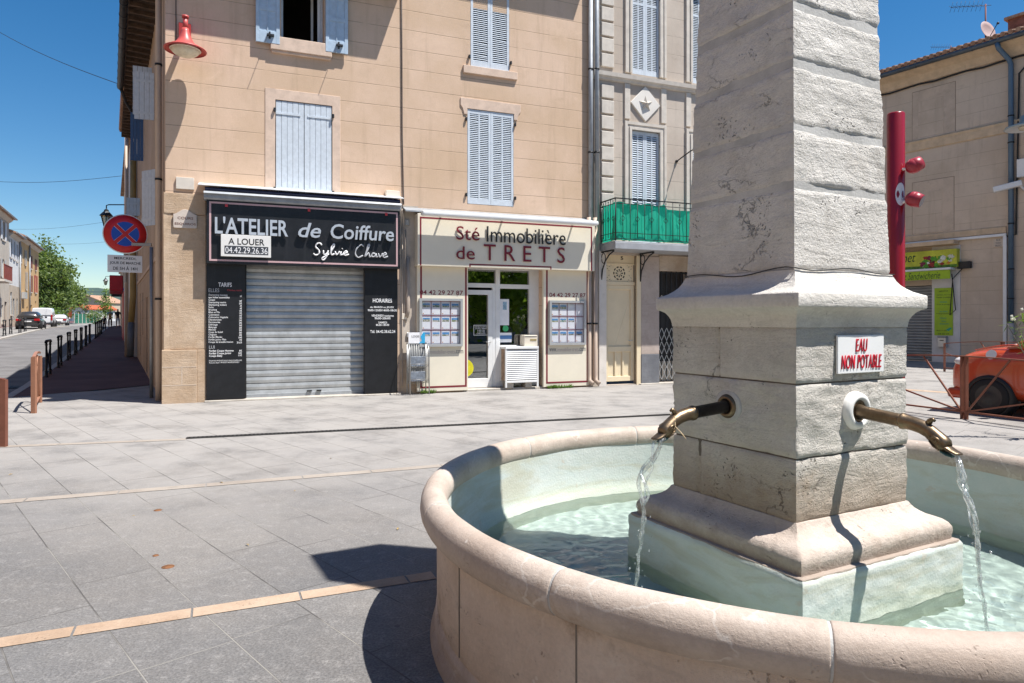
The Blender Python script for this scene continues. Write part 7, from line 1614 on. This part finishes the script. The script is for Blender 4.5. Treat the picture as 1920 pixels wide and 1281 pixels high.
# trees
M_bark = M('plane_bark', (.20, .17, .13), .9, var=.35, vs=6, bump=.4); M_leaf = leaf_mat('plane_leaf', (.085, .14, .035), (.20, .25, .095), .5); M_leaf2 = leaf_mat('bright_leaf', (.09, .17, .02), (.16, .24, .05)); M_leaf3 = leaf_mat('dark_leaf', (.02, .05, .015), (.04, .075, .025))
def tree(name, lab, base, lobes, trunk_h, tr, leaf, nleaf, ls, cat='tree', seed=1, grp=None, limbs=True):
    r2 = random.Random(seed); base = Vector(base); t = thing(name, lab, cat, base, grp); mb = MB()
    if trunk_h: mb.tube([base - Vector((0, 0, .2)), base + Vector((tr * .3, 0, trunk_h * .5)), base + Vector((0, tr * .2, trunk_h))], [tr * 1.25, tr, tr * .8], 10)
    top = base + Vector((0, 0, trunk_h))
    for c, rad in lobes:
        c = base + Vector(c); m_ = (top + c) / 2 + Vector((r2.uniform(-.3, .3), r2.uniform(-.3, .3), 0)) * min(1, tr * 3); mb.tube([top, m_, c], [tr * .6, tr * .4, tr * .15], 7)
        for k in range(5): d = Vector((r2.gauss(0, 1), r2.gauss(0, 1), r2.gauss(.2, .7))).normalized(); mb.tube([c, c + Vector((d.x * rad[0], d.y * rad[1], d.z * rad[2])) * .75], [tr * .16, tr * .04], 5)
    mb.build('trunk', M_bark, t); mb = MB(); tot = sum(r[0] * r[1] * r[2] for _, r in lobes)
    for c, rad in lobes:
        c = base + Vector(c); k_ = int(nleaf * rad[0] * rad[1] * rad[2] / tot)
        ncl = max(6, k_ // 28); cl = []
        for i in range(ncl):
            d = Vector((r2.gauss(0, 1), r2.gauss(0, 1), r2.gauss(0, 1))).normalized() * (r2.random() ** .38) * 1.02; cl.append(c + Vector((d.x * rad[0], d.y * rad[1], d.z * rad[2])))
        cs = ls * 2.6
        for i in range(k_):
            q = cl[r2.randrange(ncl)] + Vector((r2.gauss(0, cs), r2.gauss(0, cs), r2.gauss(0, cs * .7))); n_ = Vector((r2.gauss(0, 1), r2.gauss(0, 1), r2.gauss(.5, 1))).normalized(); u_ = n_.orthogonal().normalized(); u_ = (u_ * math.cos(i) + n_.cross(u_) * math.sin(i)); v_ = n_.cross(u_); s_ = ls * r2.uniform(.6, 1.3)
            mb.add([q - u_ * s_, q - v_ * s_ * .55, q + u_ * s_, q + v_ * s_ * .55], [(0, 1, 2, 3)])
    mb.build('crown', leaf, t, fix=False); return t
Yt = 108; b = gpt(95, Yt); zt_ = lambda y_: EYE - (y_ - HY) * Yt / FPX - b.z; X_ = lambda px: (px - 95) / FPX * Yt
tree('plane_tree', 'tall leafy plane tree beside the orange house', b, [((X_(72), 1, zt_(490)), (2.0, 2.4, 3.6)), ((X_(88), 0, zt_(505)), (3.0, 3, 4.4)), ((X_(104), -1, zt_(535)), (3.0, 3, 4.0)), ((X_(80), 1, zt_(555)), (2.6, 2.6, 3.0)), ((X_(100), 0, zt_(570)), (3.2, 3, 2.2)), ((X_(118), 0, zt_(518)), (1.6, 2, 2.0))], 3.2, .35, M_leaf, 10000, .26, seed=3)
b2 = gpt(122, 116); tree('plane_tree', 'smaller plane tree leaning out to the right of the tall one', b2, [((.3, 0, 5.2), (2.3, 2.4, 2.0)), ((1.6, 0, 4.4), (1.6, 1.8, 1.4)), ((-1.4, 0, 4.2), (1.8, 1.8, 1.6))], 2.5, .25, M_leaf, 4200, .24, seed=5)
b3 = gpt(92, 96); tree('green_bush', 'light green bush under the plane tree behind the parked vans', b3, [((-.6, 0, 1.5), (1.5, 1.2, 1.3)), ((1.0, 0, 1.1), (1.2, 1.1, 1.0))], .3, .1, M_leaf2, 1100, .15, 'bush', 6)
b4 = gpt(197, 125); tree('street_tree', 'slim green tree far along the right pavement', b4, [((0, 0, 3.2), (.9, .9, 2.4)), ((.3, 0, 5.2), (.7, .8, 1.3))], 1.0, .12, M_leaf2, 900, .16, seed=7)
b5 = gpt(180, 118); tree('round_bush', 'round dark bush beside the green fence', b5, [((0, 0, 1.2), (1.5, 1.2, 1.1))], .2, .08, M_leaf, 700, .14, 'bush', 8)
b6 = gpt(159.5, 140); tree('cypress', 'thin dark cypress between the white house and the gabled hall', b6, [((0, 0, 2.4), (.38, .38, 1.9))], .5, .08, M_leaf3, 500, .12, 'tree', 9)
# parked vehicles across the road
hd = RD.ex
pe = [(0.0, .36, .78, .76), (.10, .28, .92, .86), (.9, .24, .98, .90), (2.2, .22, .98, .90), (3.3, .22, .95, .90), (4.0, .25, .86, .84), (4.4, .32, .70, .68)]
re_ = [(.06, 1.12, .58, .95, .80), (.42, 1.44, .56, .97, .82), (1.5, 1.49, .60, .98, .84), (2.4, 1.46, .58, .97, .84), (2.75, 1.36, .58, .96, .82), (3.4, .98, .64, .93, .80)]
o_ = gpt(52, 57); car('parked_car', 'dark grey estate car parked across the road', 'vehicles parked across the road', o_, hd, pe, re_, 1.80, car_paint('dark_grey_paint', (.045, .042, .042), .3), (.85, 3.5))
pv = [(0.0, .40, 1.0, .86), (.08, .28, 1.15, .90), (1.2, .24, 1.15, .91), (3.2, .24, 1.1, .91), (4.0, .26, .98, .86), (4.35, .34, .80, .74)]
rv_ = [(.02, 1.80, .76, 1.10, .86), (.2, 1.88, .78, 1.12, .88), (2.3, 1.90, .78, 1.12, .88), (2.75, 1.78, .74, 1.10, .86), (3.5, 1.12, .72, 1.06, .82)]
o_ = gpt(78.5, 67); car('parked_van', 'white delivery van parked ahead of the dark grey car', 'vehicles parked across the road', o_, hd, pv, rv_, 1.84, car_paint('white_van_paint', (.70, .71, .73)), (.8, 3.4), van=True)
o_ = gpt(111, 92); car('parked_car', 'small white hatchback parked beyond the white van', 'vehicles parked across the road', o_, hd, pe, re_, 1.76, car_paint('white_car_paint', (.68, .68, .68)), (.85, 3.5))
o_ = gpt(152, 128); car('parked_car', 'tiny dark car far away by the green fence', 'vehicles parked across the road', o_, (.3, 1, 0), pe, re_, 1.76, car_paint('black_car_paint', (.02, .022, .03)), (.85, 3.5))
# people walking on the pavement
M_skin = M('brown_skin', (.16, .085, .055), .6, var=.05, bump=0); M_skin2 = M('light_skin', (.42, .25, .18), .6, var=.05, bump=0); M_hair = M('dark_hair', (.015, .011, .009), .7, bump=0)
def skinned(name, mat, parent, verts, edges, root=0):
    me = bpy.data.meshes.new(name); me.from_pydata([Vector(v[0]) for v in verts], edges, []); ob = bpy.data.objects.new(name, me); COL.objects.link(ob)
    md = ob.modifiers.new('skin', 'SKIN'); md.use_smooth_shade = True
    for i, v in enumerate(verts): me.skin_vertices[0].data[i].radius = v[1] if isinstance(v[1], tuple) else (v[1], v[1]); me.skin_vertices[0].data[i].use_root = (i == root)
    s2_ = ob.modifiers.new('sub', 'SUBSURF'); s2_.levels = s2_.render_levels = 1
    m2 = bpy.data.meshes.new_from_object(ob.evaluated_get(bpy.context.evaluated_depsgraph_get())); bpy.data.objects.remove(ob); m2.name = name; m2.materials.clear(); m2.materials.append(mat)
    o = bpy.data.objects.new(name, m2); COL.objects.link(o); o.parent = parent; RL[o] = RL[parent]; return o
def person(lab, base, h, face, shirt, legs, short, skin, step=.16, bag=None):
    t = thing('person', lab, 'person', base, 'people walking on the pavement'); k = h / 1.75; q = lambda x, y, z: (x * k, y * k, z * k)
    V = [(q(0, 0, .95), (.135 * k, .10 * k)), (q(0, 0, 1.15), (.13 * k, .095 * k)), (q(0, 0, 1.38), (.165 * k, .10 * k)), (q(0, .01, 1.50), .055 * k), (q(0, .03, 1.60), (.078 * k, .095 * k)), (q(0, .03, 1.70), (.07 * k, .085 * k))]
    E_ = [(0, 1), (1, 2), (2, 3), (3, 4), (4, 5)]
    for s_ in (-1, 1):
        i = len(V); V += [(q(s_ * .09, 0, .88), .088 * k), (q(s_ * .10, s_ * step * .5 + .03, .50), .062 * k), (q(s_ * .10, s_ * step, .09), .042 * k), (q(s_ * .10, s_ * step + .14, .035), .036 * k)]; E_ += [(0, i), (i, i + 1), (i + 1, i + 2), (i + 2, i + 3)]
        i = len(V); V += [(q(s_ * .185, 0, 1.41), .055 * k), (q(s_ * .235, -s_ * .06, 1.13), .042 * k), (q(s_ * .235, -s_ * .05 + .08, .88), .032 * k), (q(s_ * .23, -s_ * .05 + .11, .79), .030 * k)]; E_ += [(2, i), (i, i + 1), (i + 1, i + 2), (i + 2, i + 3)]
    body = skinned('body', skin, t, V, E_)
    sv = [(q(0, 0, .93), (.15 * k, .115 * k)), (q(0, 0, 1.15), (.145 * k, .11 * k)), (q(0, 0, 1.38), (.178 * k, .112 * k)), (q(0, .0, 1.455), (.09 * k, .075 * k))]; se = [(0, 1), (1, 2), (2, 3)]
    for s_ in (-1, 1): i = len(sv); sv += [(q(s_ * .185, 0, 1.41), .066 * k), (q(s_ * .222, -s_ * .035, 1.21), .058 * k)]; se += [(2, i), (i, i + 1)]
    skinned('shirt', shirt, t, sv, se)
    pv_ = [(q(0, 0, .97), (.148 * k, .112 * k)), (q(0, 0, .90), (.15 * k, .115 * k))]; pe_ = [(0, 1)]
    for s_ in (-1, 1):
        i = len(pv_); pv_ += [(q(s_ * .09, 0, .86), .097 * k), (q(s_ * .10, s_ * step * .42 + .025, .56), .082 * k)]; pe_ += [(1, i), (i, i + 1)]
        if not short: pv_ += [(q(s_ * .10, s_ * step, .13), .062 * k)]; pe_ += [(i + 1, i + 2)]
    skinned('trousers', legs, t, pv_, pe_)
    hv = [(q(0, .015, 1.66), (.082 * k, .095 * k)), (q(0, .01, 1.725), (.075 * k, .088 * k))]; skinned('hair', M_hair, t, hv, [(0, 1)])
    if bag: MB().ball(Vector(base) + Vector(q(0, -.15, 1.2)), .16 * k, 10, 8, (1, .6, 1.3)).build('backpack', bag, t)
    t.rotation_euler = (0, 0, face)
cl = lambda n, c: M(n, c, .85, var=.1, bump=0)
person('person in a black shirt and pale shorts walking on the far pavement', gpt(221, 63), 1.76, R(29 + 180), cl('black_shirt', (.012, .012, .014)), cl('pale_shorts', (.42, .44, .48)), True, M_skin)
person('person in a teal top and brown trousers with a tan bag on the far pavement', gpt(206.5, 64), 1.70, R(29), cl('teal_top', (.05, .24, .28)), cl('brown_trousers', (.09, .05, .03)), False, M_skin2, bag=cl('tan_bag', (.30, .20, .08)))
person('child in dark clothes walking beside the last black railings', gpt(195.5, 55), 1.22, R(29), cl('dark_top', (.014, .015, .02)), cl('dark_trousers', (.012, .014, .022)), False, M_skin)
# overhead wires
for (p, q, lab) in ((at(-60, 30, EYE + (HY - 25) * 30 / FPX), ST.p(8.6, .3, 8.6), 'upper overhead wire from the roof edge across the blue sky'), (at(-60, 40, EYE + (HY - 337) * 40 / FPX), at(228, 36, EYE + (HY - 330) * 36 / FPX), 'middle overhead wire crossing the street'), (at(20, 75, EYE + (HY - 430) * 75 / FPX), at(206, 62, EYE + (HY - 415) * 62 / FPX), 'thin distant overhead wire behind the lantern'), (at(60, 90, EYE + (HY - 455) * 90 / FPX), at(206, 80, EYE + (HY - 453) * 80 / FPX), 'lowest distant overhead wire above the plane tree')):
    d = q - p; tag(MB().tube([p + d * f - Vector((0, 0, .25 * math.sin(math.pi * f))) for f in [i / 12 for i in range(13)]], .011, 5).build('overhead_wire', M_iron), lab, 'cable', 'overhead wires')
# oleander reaching in at the right edge
ob = Vector((7.35, 9.2, 0)); t = thing('oleander', 'oleander bush with white flowers reaching in at the right edge', 'bush', ob); r2 = random.Random(12); st = MB(); lf = MB(); fl = MB()
for i in range(7):
    a = r2.uniform(-1.2, 1.2); tip = ob + Vector((math.cos(a) * r2.uniform(.2, .55), math.sin(a) * r2.uniform(.2, .5), r2.uniform(1.2, 2.0)))
    if i < 4: tip = ob + Vector((-.36 - .09 * i, .0, 1.78 - .07 * i))
    mid = ob + (tip - ob) * .5 + Vector((0, 0, .25)); st.tube([ob, mid, tip], [.012, .009, .004], 6)
    for k in range(22):
        p = mid + (tip - mid) * r2.uniform(.1, 1.05); d = Vector((r2.gauss(0, 1), r2.gauss(0, 1), r2.gauss(.3, .6))).normalized(); s_ = d.cross(Vector((.2, .1, 1))).normalized() * .011; e = p + d * r2.uniform(.07, .13); lf.add([p, (p + e) / 2 + s_, e, (p + e) / 2 - s_], [(0, 1, 2, 3)])
    if i % 2 == 0:
        for k in range(5):
            p = tip + Vector((r2.gauss(0, .03), r2.gauss(0, .03), r2.gauss(0, .03)))
            for m_ in range(5): a_ = m_ * 1.257; u_ = Vector((math.cos(a_), .3, math.sin(a_))).normalized(); v_ = u_.cross(Vector((0, 1, 0))).normalized() * .009; fl.add([p, p + u_ * .014 + v_, p + u_ * .026, p + u_ * .014 - v_], [(0, 1, 2, 3)])
st.build('stems', M_bark, t); lf.build('leaves', M_leaf2, t, fix=False); fl.build('flowers', leaf_mat('white_petal', (.75, .72, .68), (.8, .78, .76)), t, fix=False)
# plane trees on the square behind the camera, seen only as reflections in the shop windows
for i, (x, y) in enumerate(((12.5, 2.0), (17.5, 6.5), (8.5, -6.5))): tree('square_tree', ('leafy tree on the square mirrored in the agency window', 'second leafy tree on the square beyond the right edge', 'leafy tree on the square behind the viewer')[i], (x, y, 0), [((0, 0, 4.2), (2.3, 2.3, 2.4)), ((1, .8, 5.8), (1.8, 1.8, 1.5)), ((-.9, -.6, 2.8), (1.7, 1.7, 1.7)), ((.9, .9, 2.6), (1.6, 1.6, 1.5))], 1.6, .16, leaf_mat('square_leaf', (.15, .25, .03), (.24, .34, .06), .6), 4200, .20, seed=20 + i) if i != 1 else None

# house added across the square to keep bright horizon out of the shop glass
OF = Frame((34, -2, 0), (-.72, -.69, 0), (-.69, .72, 0)); oh2 = thing('added_square_house', 'shaded ochre house added across the square behind the viewer', 'building', OF.p(8, 0, 0)); hw_ = [(2 + 4 * i, 3.1 + 4 * i, z, z + 1.8, .15) for i in range(5) for z in (1.0, 4.2, 7.2)]
mb = MB(); wall_holes(mb, OF, -2, 24, -.1, 10.5, hw_); mb.build('wall', M_h1, oh2); q_ = Frame(OF.p(-2, 0, 0), OF.ey, OF.ex); MB().prism(q_, [(.5, 10.5), (.5, 10.6), (-5, 12.3), (-9, 10.6), (-9, 10.5)], 0, 26).build('roof', M_tile, oh2)
for h in hw_: MB().add([OF.p(h[0], -.15, h[2]), OF.p(h[1], -.15, h[2]), OF.p(h[1], -.15, h[3]), OF.p(h[0], -.15, h[3])], [(0, 1, 2, 3)]).build('window', M_cglass_solid, oh2)

# unseen houses added to the row left of view, for warm bounce light
for a0_, a1_, h_, lab, mt in ((-42, -24, 10.5, 'unseen ochre house added across the road well left of the picture', M_h3), (-23.95, -4, 11.5, 'unseen pale orange house added across the road left of the picture', render_mat('pale_orange_house', (.62, .42, .27), .3, 3, line=.004)), (-3.95, 22, 10.0, 'unseen yellow house added across the road just left of the picture', M_h3), (22.05, A0 - 8.05, 11.0, 'unseen beige house added across the road beside the balcony house', M_h2b)):
    house('added_row_house', lab, a0_, a1_, h_, mt, [(a0_ + 2 + i * 5, a0_ + 3.2 + i * 5, z, z + 1.8, M_gsh) for i in range(int((a1_ - a0_ - 3) / 5)) for z in (1.6, 4.6, 7.4)])
# ------------------------------------------------------------------ camera, light, sky
cam = bpy.data.cameras.new('camera'); co_ = bpy.data.objects.new('camera', cam); COL.objects.link(co_)
cam.sensor_width = 36; cam.lens = FPX / 1920 * 36; cam.shift_y = -(640.5 - HY) / 1920; cam.clip_start = .05; cam.clip_end = 6000
co_.location = (0, 0, EYE); co_.rotation_euler = (R(90), 0, 0)
scene.camera = co_
KS = .476; LD = Vector((-.947 * KS, .32 * KS, -1)).normalized()
sun = bpy.data.lights.new('sun', 'SUN'); sun.energy = SUN_E; sun.angle = R(.5); sun.color = (1.0, .965, .915)
so = bpy.data.objects.new('sun', sun); COL.objects.link(so); so.rotation_euler = LD.to_track_quat('-Z', 'Y').to_euler()
try: sun.cycles.is_caustics_light = True
except Exception as e: print('caustics light', e)
w = bpy.data.worlds.new('World'); scene.world = w; w.use_nodes = True
nt = w.node_tree; bg = nt.nodes['Background']; sk = nt.nodes.new('ShaderNodeTexSky'); sk.sky_type = 'NISHITA'; sk.sun_disc = False
sk.sun_elevation = math.atan(1 / KS); sk.sun_rotation = math.atan2(.947, -.32)
sk.altitude = 250; sk.air_density = 1.0; sk.dust_density = SKY_DUST; sk.ozone_density = 2.0
hs_ = nt.nodes.new('ShaderNodeHueSaturation'); hs_.inputs['Saturation'].default_value = 1.38; hs_.inputs['Hue'].default_value = .499; nt.links.new(sk.outputs[0], hs_.inputs['Color']); nt.links.new(hs_.outputs[0], bg.inputs[0]); bg.inputs[1].default_value = SKY_S
vs_ = scene.view_settings; scene.display_settings.display_device = 'sRGB'
vs_.view_transform = 'Standard'; vs_.look = 'None'; vs_.gamma = 1; vs_.use_curve_mapping = False; vs_.exposure = EXPO
cy = scene.cycles
cy.max_bounces = 10; cy.diffuse_bounces = 5; cy.glossy_bounces = 5; cy.transmission_bounces = 8; cy.transparent_max_bounces = 16
cy.sample_clamp_indirect = 4.0; cy.use_denoising = True; cy.caustics_reflective = False; cy.caustics_refractive = True; cy.blur_glossy = .3
